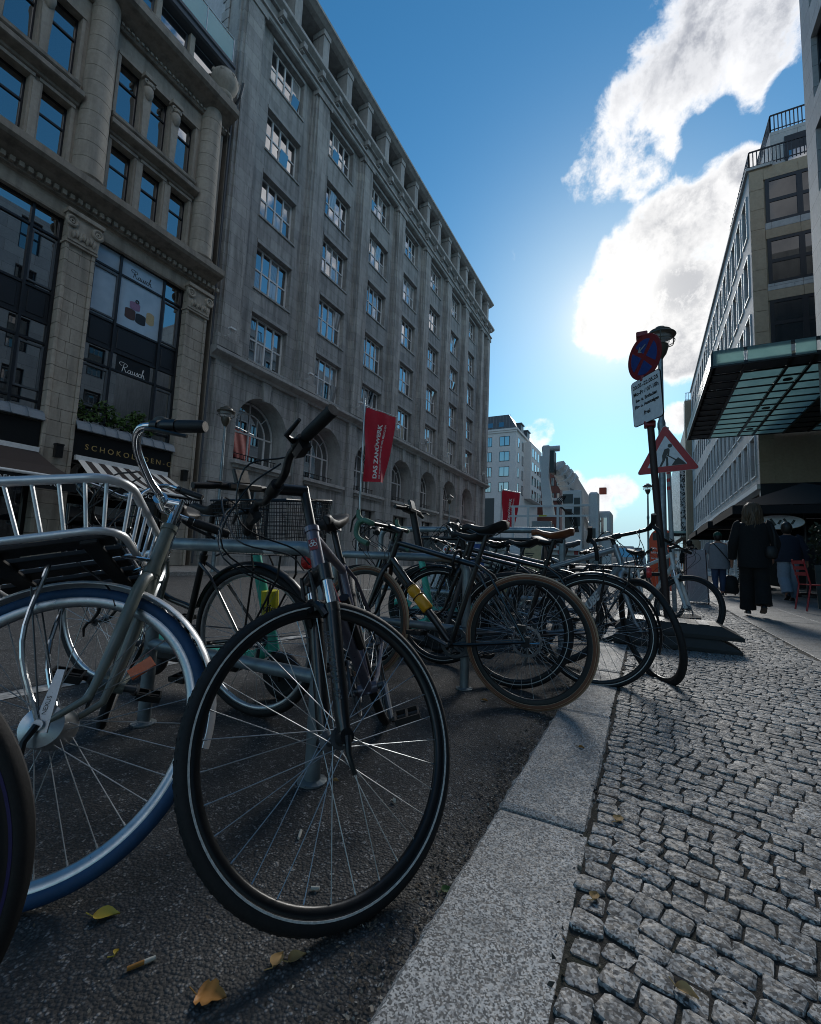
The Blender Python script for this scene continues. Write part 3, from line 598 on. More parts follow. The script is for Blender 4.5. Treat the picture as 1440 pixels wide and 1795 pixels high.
for y in COLY:
    z = 11.62; i = 0
    while z < 17.4:
        r_ = .41-.004*i; hh = .50; k_ = i
        if k_ not in dm: dm[k_] = MB().lathe([(r_-.012,0),(r_,.012),(r_-.002,hh-.012),(r_-.014,hh)], n=28).mesh('column_drum', 40)
        ob('column_drum', dm[k_], 'sand_stone', b1, TR(SX, y, z) @ Matrix.Rotation(random.uniform(0,6), 4, 'Z')); z += hh+.002; i += 1
    ob('column_base', MB().lathe([(.52,0),(.52,.1),(.46,.13),(.5,.2),(.42,.26)], (SX,y,11.36), 28), 'sand_stone_dark', b1, smooth=40)
span(b1, 'main_cornice', 'sand_stone_dark', SX-.3, [(.34,10.62),(.40,10.64),(.40,10.84),(.62,10.95),(.92,11.02),(1.0,11.10),(1.0,11.30),(.86,11.34),(.7,11.38),(.60,11.40),(.60,11.44),(.3,11.46)], YL, YR)
me = MB().mm((0,-.055,0),(.11,.055,.13)).mesh('dentil')
for i in range(52): ob('dentil', me, 'sand_stone', b1, TR(SX+.1, 10.9-i*.20, 10.69))
span(b1, 'top_cornice', 'sand_stone_dark', SX-.3, [(.32,17.3),(.36,17.34),(.36,17.5),(.62,17.62),(.95,17.72),(1.06,17.8),(1.06,18.02),(1.0,18.1),(.86,18.2),(.86,18.36),(.2,18.42)], YL, YR)
me = MB().mm((0,-.04,0),(.07,.04,.08)).mesh('dentil')
for i in range(60): ob('dentil', me, 'sand_stone', b1, TR(SX+.06, 10.85-i*.16, 17.38))
for i in range(9):
    y = YR-.35-i*1.28
    if i: place_win(b1, ('t',0), TR(SX-.05, y-.0, 18.44), (1.06, 1.28, (0,1), (0,1), .05, .05), 'grey_frame', ('window_glass',), .3)
    ob('attic_post', MB().mm((SX-.15,y-.2,18.4),(SX+.10,y-.02,19.74)), 'sand_stone', b1)
span(b1, 'balcony_slab', 'lead_grey', SX-.6, [(.5,19.75),(.82,19.8),(.9,19.85),(.9,20.02),(.96,20.06),(.96,20.18),(0,20.22)], YL, 10.7)
for i in range(8):
    ob('balcony_glass', MB().mm((SX+.28,10.55-i*1.22-1.18,20.24),(SX+.295,10.55-i*1.22,21.2)), 'clear_glass', b1)
    ob('balustrade_post', MB().cyl((SX+.30,10.57-i*1.22,20.2),(SX+.30,10.57-i*1.22,21.25),.018,n=6), 'alu', b1)
ob('handrail', MB().tube([(SX-.8,10.6,21.27),(SX+.30,10.6,21.27),(SX+.30,YL,21.27)],.022,8), 'alu', b1)
ob('penthouse', MB().mm((-30,YL,20.2),(-18.4,10.9,23.4)), 'dark_frame', b1)
urn = MB().lathe([(.30,0),(.34,.06),(.34,.14),(.24,.2),(.30,.28),(.46,.5),(.52,.72),(.46,.92),(.30,1.02),(.34,1.08),(.2,1.18),(.04,1.24)], (SX+.25,10.35,18.4), 22)
for i in range(7):
    a = i*.9; urn.lathe([(.01,-.09),(.08,-.06),(.1,0),(.08,.07),(.01,.1)], (SX+.25+.44*math.cos(a),10.35+.44*math.sin(a),19.2+.06*(i % 2)), 7)
ob('stone_urn', urn, 'sand_stone', b1, smooth=50)
ob('drainpipe', MB().tube([(SX+.55,10.98,19.6),(SX+.35,11.02,19.1),(SX-.05,11.02,18.7),(SX-.12,11.03,12),(SX-.12,11.03,.2)],.055,8), 'lead_grey', b1)
ob('building_mass', MB().mm((-30,YL,0),(SX-.72,10.98,19.8)), 'sand_stone_dark', b1)
ob('end_wall', MB().mm((SX-.72,10.94,0),(SX-.1,10.99,18.4)), 'sand_stone_dark', b1)
# ground and first floor: block-built pilasters, glazed shop bays
for y0, y1 in ((9.80,10.66),(5.93,6.72),(2.08,2.87),(-1.6,-.98)):
    z = .12; i = 0
    while z < 10.2:
        hh = random.choice((.36,.40,.44)); hh = min(hh, 10.25-z); cut = random.choice((None, .35, .6)) if i % 2 else random.choice((None,.5))
        segs = [(y0+.10,y1-.10)] if not cut else [(y0+.10,y0+.10+(y1-y0-.2)*cut-.004),(y0+.10+(y1-y0-.2)*cut+.004,y1-.10)]
        for a, b in segs: o_ = random.uniform(0,.012); ob('stone', MB().cbox((SX-.3,a,z+.004),(SX+o_,b,z+hh-.004),.006), 'sand_stone', b1)
        for a, b in ((y0,y0+.095),(y1-.095,y1)): ob('stone', MB().cbox((SX-.3,a,z+.004),(SX+.05,b,z+hh-.004),.01), 'sand_stone', b1)
        z += hh; i += 1
    if y1 > 0:
        m = MB(); m.mm((SX-.3,y0-.04,9.45),(SX+.10,y1+.04,9.52)); m.prism([(SX,y0,9.525),(SX,y1,9.525),(SX,y1+.07,10.3),(SX,y0-.07,10.3)], (.13,0,0)); m.mm((SX-.3,y0-.1,10.3),(SX+.22,y1+.1,10.42))
        for t in (0, 1):
            yy = (y0+.05, y1-.05)[t]; m.torus((SX+.15,yy,10.08), (1,0,0), .13, .05, 16, 8); m.torus((SX+.15,yy,10.08), (1,0,0), .05, .035, 10, 6)
        for i in range(7): m.lathe([(.01,-.12),(.055,-.05),(.06,.03),(.01,.13)], (SX+.15,y0+.12+i*(y1-y0-.24)/6,9.72+.05*(i % 2)), 7)
        ob('carved_capital', m, 'sand_stone', b1, smooth=45)
span(b1, 'frieze', 'sand_stone', SX-.3, [(.22,10.2),(.24,10.25),(.24,10.6),(.3,10.62)], YL, YR)
def film(name, c1, c2):
    b = NB(name); v = b.co('World'); b.set('Base Color', b.ramp(b.noise(v, 3, 3), [(.3, c1), (.7, c2)])); b.set('Roughness', .3); b.set('Coat Weight', .6); b.set('Coat Roughness', .02); MATS[name] = b.m
film('poster_film', (.34,.46,.57), (.42,.54,.65))
SGX = SX-.28
def glaze(y0, y1, z0, z1, mat, x=SGX): return ob('pane', MB().mm((x-.012,y0,z0),(x,y1,z1)), mat, SHOPBAY)
def bay_shop(c0, c1, poster, seed):
    global SHOPBAY
    m1, m2 = c0+.86, c1-.70
    fm = MB()
    for y in (c0+.03, m1, m2, c1-.03): fm.mm((SGX-.06,y-.035,4.4),(SGX+.07,y+.035,10.25))
    for z in (10.2,9.55,4.66): fm.mm((SGX-.05,c0,z-.03),(SGX+.05,c1,z+.03))
    for z in (7.85,6.95,6.35): fm.mm((SGX-.05,c0,z-.035),(SGX+.045,c1,z+.035))
    SHOPBAY = ob('shop_glazing', fm, 'dark_frame', b1)
    cols = ((c0+.07,m1-.035),(m1+.035,m2-.035),(m2+.035,c1-.07))
    for i, (a, b) in enumerate(cols):
        up_ = 'poster_film' if poster and i < 2 else ('window_glass' if i == 2 or not poster else 'dark_glass')
        glaze(a, b, 9.58, 10.17, up_); glaze(a, b, 7.89, 9.52, up_)
        glaze(a, b, 6.39, 6.91, 'dark_glass'); glaze(a, b, 4.7, 6.31, 'dark_glass'); glaze(a, b, 4.45, 4.62, 'dark_glass')
        ob('spandrel_panel', MB().mm((SGX-.03,a,6.99),(SGX+.01,b,7.81)).cbox((SGX+.01,a+.09,7.07),(SGX+.028,b-.09,7.73),.01), 'dark_frame', SHOPBAY)
        if i != 1:
            for zz in ((7.95,9.45) if poster or i == 2 else (), (4.95,6.25)):
                if zz: ob('casement', MB().mm((SGX,a+.0,zz[0]),(SGX+.05,a+.05,zz[1])).mm((SGX,b-.05,zz[0]),(SGX+.05,b,zz[1])).mm((SGX,a+.05,zz[0]),(SGX+.049,b-.05,zz[0]+.05)).mm((SGX,a+.05,zz[1]-.05),(SGX+.049,b-.05,zz[1])), 'grey_frame', SHOPBAY)
    for i in range(8):                                    # curved zinc hood over the shopfront
        y0 = c0-.02+i*(c1-c0+.04)/8; y1 = y0+(c1-c0+.04)/8; P = [(SX-.18,4.42),(SX-.06,4.40),(SX+.05,4.33),(SX+.13,4.22),(SX+.18,4.10)]
        m = MB().loft([[(x,y,z) for x, z in P]+[(x-.03,y,z-.02) for x, z in P[::-1]] for y in (y0+.004, y1-.004)]); m.tube([(x+.008,y0,z+.008) for x, z in P], .016, 6); ob('zinc_hood', m, 'zinc', b1)
    ob('sign_fascia', MB().mm((SX-.3,c0,3.30),(SX-.02,c1,4.06)), 'black_paint', b1)
    sf = ob('shopfront', MB().mm((SX-.36,c0,.1),(SX-.3,c1,.55)).mm((SX-.36,c0,.55),(SX-.28,c0+.08,3.3)).mm((SX-.36,c1-.08,.55),(SX-.28,c1,3.3)).mm((SX-.36,m1-.04,.55),(SX-.28,m1+.04,3.3)).mm((SX-.36,m2-.04,.1),(SX-.28,m2+.04,3.3)), 'black_paint', b1)
    for a, b in ((c0+.08,m1-.04),(m1+.04,m2-.04),(m2+.04,c1-.08)): ob('pane', MB().mm((SX-.35,a,.55),(SX-.335,b,3.3)), 'dark_glass', sf)
bay_shop(6.74, 9.78, True, 1); bay_shop(2.89, 5.91, False, 2); bay_shop(-.96, 2.06, False, 3)
YZ = lambda x, y, z, s=1: frameM((x, y, z), (0,1,0), (0,0,1), (1,0,0)) @ Matrix.Diagonal((s,s,s,1))    # lettering reading along +Y on a wall facing +X
def script_word(w, wd=.03):
    """hand-lettered script logo, as one ribbon-like tube"""
    S = [[(0.10,.62),(-.12,.72),(-.2,.9),(0,1.02),(.35,1.0),(.62,.88),(.6,.68),(.38,.56),(.25,.58)],[(.3,.9),(.2,.4),(.12,.0)],[(.25,.58),(.42,.3),(.55,.05),(.68,.08),(.76,.16)],
         [(1.05,.36),(.92,.43),(.78,.30),(.76,.12),(.86,.03),(.98,.14),(1.07,.40)],[(1.07,.40),(1.04,.12),(1.11,.03),(1.2,.12)],[(1.26,.42),(1.22,.14),(1.30,.03),(1.42,.14),(1.50,.42)],[(1.50,.42),(1.47,.12),(1.54,.03),(1.62,.12)],
         [(1.62,.12),(1.78,.46),(1.80,.28),(1.82,.12),(1.72,.03),(1.62,.08)],[(1.82,.08),(1.92,.12)],[(2.16,.34),(2.06,.43),(1.95,.32),(1.93,.13),(2.03,.03),(2.18,.12)],[(2.18,.12),(2.40,.75),(2.46,.98),(2.38,1.0),(2.32,.7),(2.24,.0)],[(2.25,.14),(2.40,.42),(2.49,.32),(2.46,.1),(2.54,.03),(2.66,.12)]]
    m = MB()
    for s in S: m.tube(catmull([(x*w, y*w, 0) for x, y in s], 5), wd*w, 5)
    return m.mesh('script_lettering')
ob('script_sign', script_word(.30, .035), 'white_letter', b1, YZ(SGX+.004, 7.95, 6.40))
ob('script_sign', script_word(.25, .035), 'black_paint', b1, YZ(SGX+.004, 8.0, 9.68))
ob('sign_backing', MB().mm((SGX,7.78,6.38),(SGX+.003,8.9,6.9)), 'black_paint', b1)
ob('lettering', text_mesh('SCHOKOLADEN-CAFÉ', .235, .004, space=1.55), 'gold_letter', b1, YZ(SX-.016, 7.05, 3.57))
# printed pralines on the window film
def flat(name, pts, mat, x=SGX+.003): ob(name, MB().prism([(x,y,z) for y, z in pts], (.002,0,0)), mat, b1)
plain('print_choc','#4a332c',.4); plain('print_lilac','#8d6f8f',.4); plain('print_cream','#b3a27b',.4)
def ell(cy, cz, ry, rz, n=18, a0=0, a1=2*math.pi): return [(cy+ry*math.cos(a0+(a1-a0)*i/n), cz+rz*math.sin(a0+(a1-a0)*i/n)) for i in range(n)]
def praline(cy, cz, ry, rz, h, mat, x): flat('printed_praline', ell(cy, cz, ry, rz, 12, math.pi, 2*math.pi)+[(cy+ry,cz)]+[(cy+ry,cz+h)]+ell(cy, cz+h, ry, rz, 12, 0, math.pi)+[(cy-ry,cz+h)], mat, x)
praline(8.05,8.28,.17,.06,.26,'print_choc',SGX+.003); praline(8.40,8.26,.17,.06,.24,'dark_frame',SGX+.006); praline(8.18,8.66,.17,.06,.16,'print_lilac',SGX+.009); praline(8.72,8.42,.14,.09,.26,'print_cream',SGX+.003)
ob('printed_swirl', MB().torus((SGX+.012,8.24,8.92),(1,0,0),.05,.018,14,5), 'dark_frame', b1)
# awnings
def awning(c0, c1, mats, txt, tx, tz, label_part):
    x0, z0, x1, z1 = SX-.02, 3.22, -13.2, 2.42; n = 15 if len(mats) > 1 else 5
    aw = ob('awning', MB().mm((SX-.02,c0-.05,3.2),(SX+.1,c1+.05,3.34)), 'white_frame', b1)
    d0, d1 = c0-.1, c1+.35
    for i in range(n):
        a, b = c0+(c1-c0)*i/n, c0+(c1-c0)*(i+1)/n; a2, b2_ = d0+(d1-d0)*i/n, d0+(d1-d0)*(i+1)/n
        s_ = .05; mid = lambda p, q, t: p+(q-p)*t
        ob('canvas_strip', MB().loft([[(x0+.1,a,z0),(x0+.1,b,z0),(x0+.1,b,z0-.01),(x0+.1,a,z0-.01)],[(mid(x0,x1,.5),mid(a,a2,.5),mid(z0,z1,.5)-s_),(mid(x0,x1,.5),mid(b,b2_,.5),mid(z0,z1,.5)-s_),(mid(x0,x1,.5),mid(b,b2_,.5),mid(z0,z1,.5)-s_-.01),(mid(x0,x1,.5),mid(a,a2,.5),mid(z0,z1,.5)-s_-.01)],[(x1,a2,z1),(x1,b2_,z1),(x1,b2_,z1-.01),(x1,a2,z1-.01)]]), mats[i % len(mats)], aw)
    ob('front_bar', MB().cyl((x1+.02,d0-.02,z1-.01),(x1+.02,d1+.02,z1-.01),.04,n=10), 'white_frame', aw)
    ob('valance', MB().loft([[(x1+.015+.012*math.sin(i*1.9),d0+(d1-d0)*i/24,z1-.04),(x1+.005+.02*math.sin(i*1.9),d0+(d1-d0)*i/24,z1-.34),(x1-.0+.02*math.sin(i*1.9),d0+(d1-d0)*i/24,z1-.34),(x1+.005+.012*math.sin(i*1.9),d0+(d1-d0)*i/24,z1-.04)] for i in range(25)]), 'dark_cloth', aw)
    for y in (c0+.4, c1-.4): ob('folding_arm', MB().tube([(x0+.1,y,z0-.12),(mid(x0,x1,.5),y+.35,mid(z0,z1,.5)-.16),(x1,y,z1-.06)],.022,6), 'white_frame', aw)
    me = text_mesh(txt, .17, .003, space=1.15, align='RIGHT'); ob('lettering', me, 'white_letter', aw, YZ(x1+.038, tx, tz))
awning(6.85, 9.6, ('white_cloth','brown_cloth'), 'SCHOKOLADENHAUS', 9.85, 2.19, '')
awning(3.0, 5.85, ('brown_cloth',), 'CONFISEUR IN DRITTER GENERATION SCHOKOLADEN SEIT 1918'[-22:], 5.75, 2.17, '')
awning(-.85, 2.0, ('brown_cloth',), 'SEIT 1918', 1.6, 2.17, '')
for y in (6.33, 10.25): ob('wall_lantern', MB().mm((SX+.0,y-.06,3.2),(SX+.05,y+.06,3.42)).mm((SX+.05,y-.09,3.15),(SX+.2,y+.09,3.5)).mm((SX+.04,y-.1,3.5),(SX+.22,y+.1,3.54)), 'black_paint', b1)
def leafy(name, n, box, size, mat, parent=None, seed=1, hide=None, **kw):
    r_ = np.random.default_rng(seed); m = MB(); (x0,y0,z0),(x1,y1,z1) = box; V = []; F = []
    for i in range(n):
        p = np.array([r_.uniform(x0,x1), r_.uniform(y0,y1), r_.uniform(z0,z1)])
        if hide and hide(p): continue
        u = r_.normal(size=3); u /= np.linalg.norm(u); w = np.cross(u, r_.normal(size=3)); w /= np.linalg.norm(w); s_ = size*r_.uniform(.6,1.4); k_ = len(V)
        V += [tuple(p-u*s_), tuple(p+w*s_*.45), tuple(p+u*s_), tuple(p-w*s_*.45)]; F.append((k_,k_+1,k_+2,k_+3))
    me = bpy.data.meshes.new(name); me.from_pydata(V, [], F); return ob(name, me, mat, parent, **kw)
leafy('window_plants', 900, ((SGX+.005,6.85,4.5),(SGX+.16,9.2,5.35)), .07, 'leaf_green', b1, 3, lambda p: p[2] > 4.75+.5*abs(math.sin(p[1]*3.1)), kind='stuff')
# ---------------------------------------------------------------- buildings at the end of the street
FX, FY = -21.8, 83.4; zz = lambda z: .765+(z-.765)*1.45
b3 = thing('corner_house', 'pale rendered corner house with slate mansard roof beyond the grey office building', 'building', (-26, 90, 0))
def add_box_win(root, x0, x1, z0, z1, y): 
    w = ob('window', MB().mm((x0,y-.03,z0),(x1,y+.1,z1)), 'dark_frame', root)
    xm = (x0+x1)/2
    for a, b in ((x0+.1,xm-.06),(xm+.06,x1-.1)): ob('pane', MB().mm((a,y-.045,z0+.12),(b,y-.033,z1-.12)), 'window_glass', w)
ob('wall', MB().mm((-34,FY,0),(FX,FY+20,zz(18.1))), 'white_render', b3)
for r_ in range(4):
    z1 = zz(17.35-2.07*r_)
    for a, b in ((-27.7,-26.5),(-25.0,-23.0)): add_box_win(b3, a, b, z1-1.95, z1, FY)
    for y in (84.9, 88.2):
        w = ob('window', MB().mm((FX-.1,y,z1-1.95),(FX+.03,y+1.3,z1)), 'dark_frame', b3); ob('pane', MB().mm((FX+.032,y+.1,z1-1.83),(FX+.045,y+1.2,z1-.12)), 'window_glass', w)
ob('bay', MB().mm((FX,90.5,zz(9.5)),(FX+1.3,101,zz(17.6))), 'white_render', b3)
for r_ in range(4):
    for y in (91.5, 94.0, 96.6, 99):
        z1 = zz(16.9-2.0*r_); w = ob('window', MB().mm((FX+1.2,y,z1-1.9),(FX+1.33,y+1.4,z1)), 'dark_frame', b3); ob('pane', MB().mm((FX+1.332,y+.12,z1-1.8),(FX+1.345,y+1.28,z1-.1)), 'window_glass', w)
ob('eaves', MB().mm((-34,FY-.35,zz(18.1)),(FX+.35,FY+20,zz(18.35))).mm((-34,FY-.2,zz(17.85)),(FX+.2,FY,zz(18.1))), 'white_render', b3)
rz0, rz1 = zz(18.36), zz(20.4)
ob('roof', MB().loft([[(-34,FY-.2,rz0),(FX+.2,FY-.2,rz0),(FX+.2,FY+20,rz0),(-34,FY+20,rz0)],[(-34,FY+.5,rz1),(FX-1.6,FY+.5,rz1),(FX-1.6,FY+20,rz1),(-34,FY+20,rz1)]]), 'lead_grey', b3)
for x in (-26.9,-24.7): ob('roof_window', MB().box((x,FY+.02,rz0+.9),(1.0,.12,1.0), Matrix.Rotation(R(-13),3,'X')), 'window_glass', b3)
for i in range(16): ob('roof_seam', MB().tube([(-33+i*.66,FY-.2,rz0),(-33+i*.66,FY+.48,rz1)],.03,4), 'zinc', b3)
for y in (87.5, 93): ob('dormer', MB().mm((FX-2,y,rz0),(FX-.1,y+2.2,rz0+2.0)).mm((FX-2,y-.15,rz0+2.0),(FX+.1,y+2.35,rz0+2.2)), 'lead_grey', b3)
ob('gateway', MB().mm((-28.0,FY-.04,0),(-25.8,FY+.0,zz(9.0))), 'dark_frame', b3)
b7 = thing('brick_house', 'dull red brick house glimpsed between the pale corner house and the crane', 'building', (-20, 112, 0))
ob('wall', MB().mm((-34,106,0),(-17.2,140,22)), 'red_brick', b7); ob('cornice', MB().mm((-34,105.7,15),(-16.9,140,15.6)), 'white_render', b7)
for i in range(5):
    for j in range(3): add_box_win(b7, -20.5+j*1.2, -19.7+j*1.2, 4+i*3.6, 6+i*3.6, 105.98)
b8 = thing('distant_block', 'hazy pale block closing the far end of the street', 'building', (-6, 260, 0))
ob('wall', MB().mm((-30,255,0),(-2,290,9)), 'white_render', b8); ob('roof', MB().mm((-31,254,9),(-1.5,291,10)), 'lead_grey', b8)
for i in range(8):
    for j in range(2): ob('window', MB().mm((-27+i*3.1,254.9,2.5+j*3.2),(-25.6+i*3.1,255.1,4.3+j*3.2)), 'dark_glass', b8)
# ---------------------------------------------------------------- right hand side: hotel with glass canopy
b4 = thing('hotel_building', 'pale stone hotel with a grid of windows, tan end wall and balconies', 'building', (10, 40, 0))
HX, HY, HE = 5.0, 27.0, 61.0; rows = [(18.4,2.2),(15.1,2.2),(11.8,2.2),(8.5,2.1)]
cols = [27.7+1.72*i for i in range(19)]
ys = [HY]+[v for y in cols for v in (y, y+1.12)]+[HE]; zs = sorted([5.0,21.6]+[v for z, h in rows for v in (z, z+h)]+[5.55,7.55])
opn = lambda i, j: i % 2 == 1 and (any(abs(zs[j]-z) < .01 for z, h in rows) or abs(zs[j]-5.55) < .01)
ob('street_wall', wall_grid(MB(), ys, zs, opn, faceXm(HX), .22), 'pale_slab', b4)
FL = Matrix.Rotation(math.pi, 4, 'Z')
for y in cols:
    for z, h in rows+[(5.55,2.0)]:
        far_ = y > 46
        w = ob('window', WIN.get(('h',h)) or WIN.setdefault(('h',h), MB().mm((-.04,0,0),(.03,.09,h)).mm((-.04,1.03,0),(.03,1.12,h)).mm((-.04,.09,0),(.03,1.03,.08)).mm((-.04,.09,h-.08),(.03,1.03,h)).mm((-.04,.52,.08),(.03,.59,h-.08)).mm((-.035,.09,h*.5),(.025,1.03,h*.5+.06)).mesh('window')), 'dark_frame' if h > 2.05 else 'white_frame', b4, TR(HX+.17, y, z))
        ob('pane', WIN.get(('hp',h)) or WIN.setdefault(('hp',h), MB().mm((0,.05,.04),(.01,1.07,h-.04)).mesh('pane')), 'window_glass', w, TR(HX+.19, y, z))
        if not far_: ob('surround', WIN.get(('hs',h)) or WIN.setdefault(('hs',h), MB().mm((-.05,-.06,0),(0,0,h)).mm((-.05,1.12,0),(0,1.18,h)).mm((-.06,-.06,-.07),(0,1.18,-.003)).mm((-.05,-.06,h+.003),(0,1.18,h+.07)).mesh('surround')), 'white_frame', b4, TR(HX, y, z))
ob('band', MB().mm((HX-.12,HY+.01,4.75),(HX+.3,HE,5.0)), 'white_frame', b4); ob('coping', MB().mm((HX-.12,HY-.1,21.6),(HX+1,HE,21.75)), 'pale_slab', b4)
ob('building_mass', MB().mm((HX+.23,HY+.3,5.0),(30,HE,21.55)).mm((HX+.9,HY+.3,0),(30,HE,4.99)), 'grey_stone_plain', b4)
gf = ob('shopfronts', MB().mm((HX+.5,HY+.3,.1),(HX+.62,HE,.5)), 'white_frame', b4)
for i in range(16):
    y = HY+.4+i*2.1; ob('pane', MB().mm((HX+.56,y,.5),(HX+.57,y+2.0,4.74)), 'dark_glass', gf); ob('mullion', MB().mm((HX+.45,y-.05,.1),(HX+.6,y+.05,4.75)), 'white_frame', gf); ob('transom', MB().mm((HX+.48,y+.05,2.8),(HX+.6,y+2.05,2.9)).mm((HX+.48,y+.05,3.9),(HX+.6,y+2.05,3.97)), 'white_frame', gf)
# tan end wall, slab by slab, windows between
XE = 10.5; TW = [(18.45,2.42),(15.15,2.42),(11.85,2.42)]
def slab(x0, x1, z0, z1, mat='tan_slab'):
    o_ = random.uniform(0,.006); ob('stone_slab', MB().cbox((x0+.006,HY-.06-o_,z0+.006),(x1-.006,HY+.01,z1-.006),.006), random.choice(('tan_slab','tan_slab','pale_slab')) if mat is None else mat, b4)
ob('end_wall_core', MB().mm((HX+.012,HY+.012,5.0),(XE,HY+.3,21.6)), 'tan_slab', b4)
z = 5.0
while z < 21.5: slab(HX, HX+.6, z, min(z+1.1,21.6)); z += 1.1
for z, h in TW+[(8.6,2.4)]:
    for i, (a, b) in enumerate(((HX+.6,HX+2.0),(HX+2.0,HX+3.4),(HX+3.4,XE))): slab(a, b, z+h, z+h+.52); slab(a, b, z-.36, z, 'pale_slab')
    for x0, x1 in ((HX+.66,HX+2.86),(HX+3.2,HX+5.2)):
        w = ob('window', MB().mm((x0,HY-.05,z),(x0+.16,HY+.011,z+h)).mm((x1-.16,HY-.05,z),(x1,HY+.011,z+h)).mm((x0+.16,HY-.05,z),(x1-.16,HY+.011,z+.14)).mm((x0+.16,HY-.05,z+h-.16),(x1-.16,HY+.011,z+h)).mm((x0+1.25,HY-.055,z+.14),(x0+1.48,HY+.011,z+h-.16)).mm((x0+.16,HY-.045,z+1.1),(x1-.16,HY+.011,z+1.28)), 'dark_frame', b4)
        for a, b in ((x0+.16,x0+1.25),(x0+1.48,x1-.16)):
            for c, d in ((z+.14,z+1.1),(z+1.28,z+h-.16)): ob('pane', MB().mm((a,HY-.02,c),(b,HY-.005,d)), 'dim_glass', w)
    slab(HX+2.86, HX+3.2, z, z+h)
ob('lower_end_wall', MB().mm((HX+.012,HY-.02,0),(XE,HY+.28,5.0)), 'dark_frame', b4)
def railing(root, x0, x1, y, z, h=.92, ret=0):
    m = MB(); m.mm((x0,y-.03,z+h),(x1,y+.03,z+h+.06)); m.mm((x0,y-.02,z+.08),(x1,y+.02,z+.12))
    n = int((x1-x0)/.16)
    for i in range(n+1): x = x0+(x1-x0)*i/n; m.mm((x-.022,y-.022,z),(x+.022,y+.022,z+h))
    if ret:
        m.mm((x0-.03,y,z+h),(x0+.03,y+ret,z+h+.06)); n = int(ret/.2)
        for i in range(n+1): yy = y+ret*i/n; m.mm((x0-.022,yy-.022,z),(x0+.022,yy+.022,z+h))
    ob('balcony_railing', m, 'dark_frame', root)
railing(b4, HX+.05, XE, HY-.02, 21.7, ret=6); 
ob('setback_storey', MB().mm((HX+1.15,HY+.9,21.6),(30,HE,24.2)), 'pale_slab', b4); railing(b4, HX+1.2, XE, HY+.95, 24.26, ret=4)
ob('balcony_door', MB().mm((HX+1.75,HY+.86,21.7),(HX+2.7,HY+.9,23.7)), 'dark_frame', b4); ob('door_pane', MB().mm((HX+1.85,HY+.84,21.8),(HX+2.6,HY+.858,22.8)), 'window_glass', b4)
# glass entrance canopy
cp = thing('entrance_canopy', 'wide dark framed entrance canopy with frosted glass panels on the tan wall', 'canopy', (5, 24, 7.4))
cx0, cx1, cy0, cy1, cz = 2.02, 10.2, 17.25, 26.9, 7.45
xl = [cx0,2.95,4.15,4.75,5.95,6.9,8.1,8.7,9.9,cx1]; yl = [cy0+(cy1-cy0)*i/12 for i in range(13)]
ob('frame', MB().mm((cx0,cy0,cz+.02),(cx0+.14,cy1,cz+.55)).mm((cx0+.14,cy0,cz+.46),(cx1,cy0+.1,cz+.55)).mm((cx0+.14,cy0,cz+.02),(cx1,cy0+.1,cz+.1)), 'dark_frame', cp)
for x in xl: ob('beam', MB().mm((x-.045,cy0+.01,cz-.05),(x+.045,cy1,cz+.02)), 'black_paint', cp)
for y in yl: ob('purlin', MB().mm((cx0,y-.025,cz-.03),(cx1,y+.025,cz+.018)), 'black_paint', cp)
for i in range(len(xl)-1):
    for j in range(12):
        glass = i not in (0,4) and j != 0
        ob('panel', MB().mm((xl[i]+.045,yl[j]+.025,cz+.02),(xl[i+1]-.045,yl[j+1]-.025,cz+.035)), 'frosted_glass' if glass else 'lead_grey', cp)
for i in range(len(xl)-1): ob('fascia_panel', MB().mm((xl[i]+.05,cy0-.02,cz+.03),(xl[i+1]-.05,cy0-.004,cz+.53)), 'frosted_glass', cp)
for j in range(8): ob('fascia_panel', MB().mm((cx0-.02,cy0+j*1.2+.04,cz+.03),(cx0-.004,cy0+j*1.2+1.16,cz+.53)), 'frosted_glass', cp)
for i in (2,6):
    for j in (2,6,10): ob('downlight', MB().lathe([(.14,0),(.14,.03),(.1,.04)], ((xl[i]+xl[i+1])/2,(yl[j]+yl[j+1])/2,cz-.03), 12), 'black_paint', cp)
# nearest building on the right
b5 = thing('grey_side_building', 'grey stone facade with tall windows cut by the right edge of the picture', 'building', (12, 8, 0))
ys = [-8]+[v for i in range(10) for v in (16.25-2.3*i-.0, 16.25-2.3*i+1.15)][::1]; ys = sorted(ys+[18.27]); zs = sorted([5.0,22.0]+[v for r_ in range(5) for v in (6.2+3.3*r_, 8.4+3.3*r_)])
ob('wall', wall_grid(MB(), ys, zs, lambda i, j: i % 2 == 1 and j % 2 == 1, faceXm(5.0), .25), 'pale_slab', b5)
for i in range(10):
    for r_ in range(5):
        M_ = TR(5.2, 16.25-2.3*i, 6.2+3.3*r_); w = ob('window', WIN.get('b5') or WIN.setdefault('b5', MB().mm((-.05,0,0),(.03,.1,2.2)).mm((-.05,1.05,0),(.03,1.15,2.2)).mm((-.05,.1,0),(.03,1.05,.1)).mm((-.05,.1,2.1),(.03,1.05,2.2)).mm((-.05,.1,1.0),(.03,1.05,1.1)).mesh('window')), 'dark_frame', b5, M_)
        ob('pane', WIN.get('b5p') or WIN.setdefault('b5p', MB().mm((0,.06,.06),(.01,1.09,2.14)).mesh('pane')), 'window_glass', w, M_)
ob('building_mass', MB().mm((5.26,-8,5.0),(30,18.27,21.9)).mm((6.0,-8,0),(30,18.2,4.98)), 'grey_stone_plain', b5)
ob('shop_glass', MB().mm((5.9,-8,.1),(5.98,18.2,4.9)), 'dark_glass', b5)
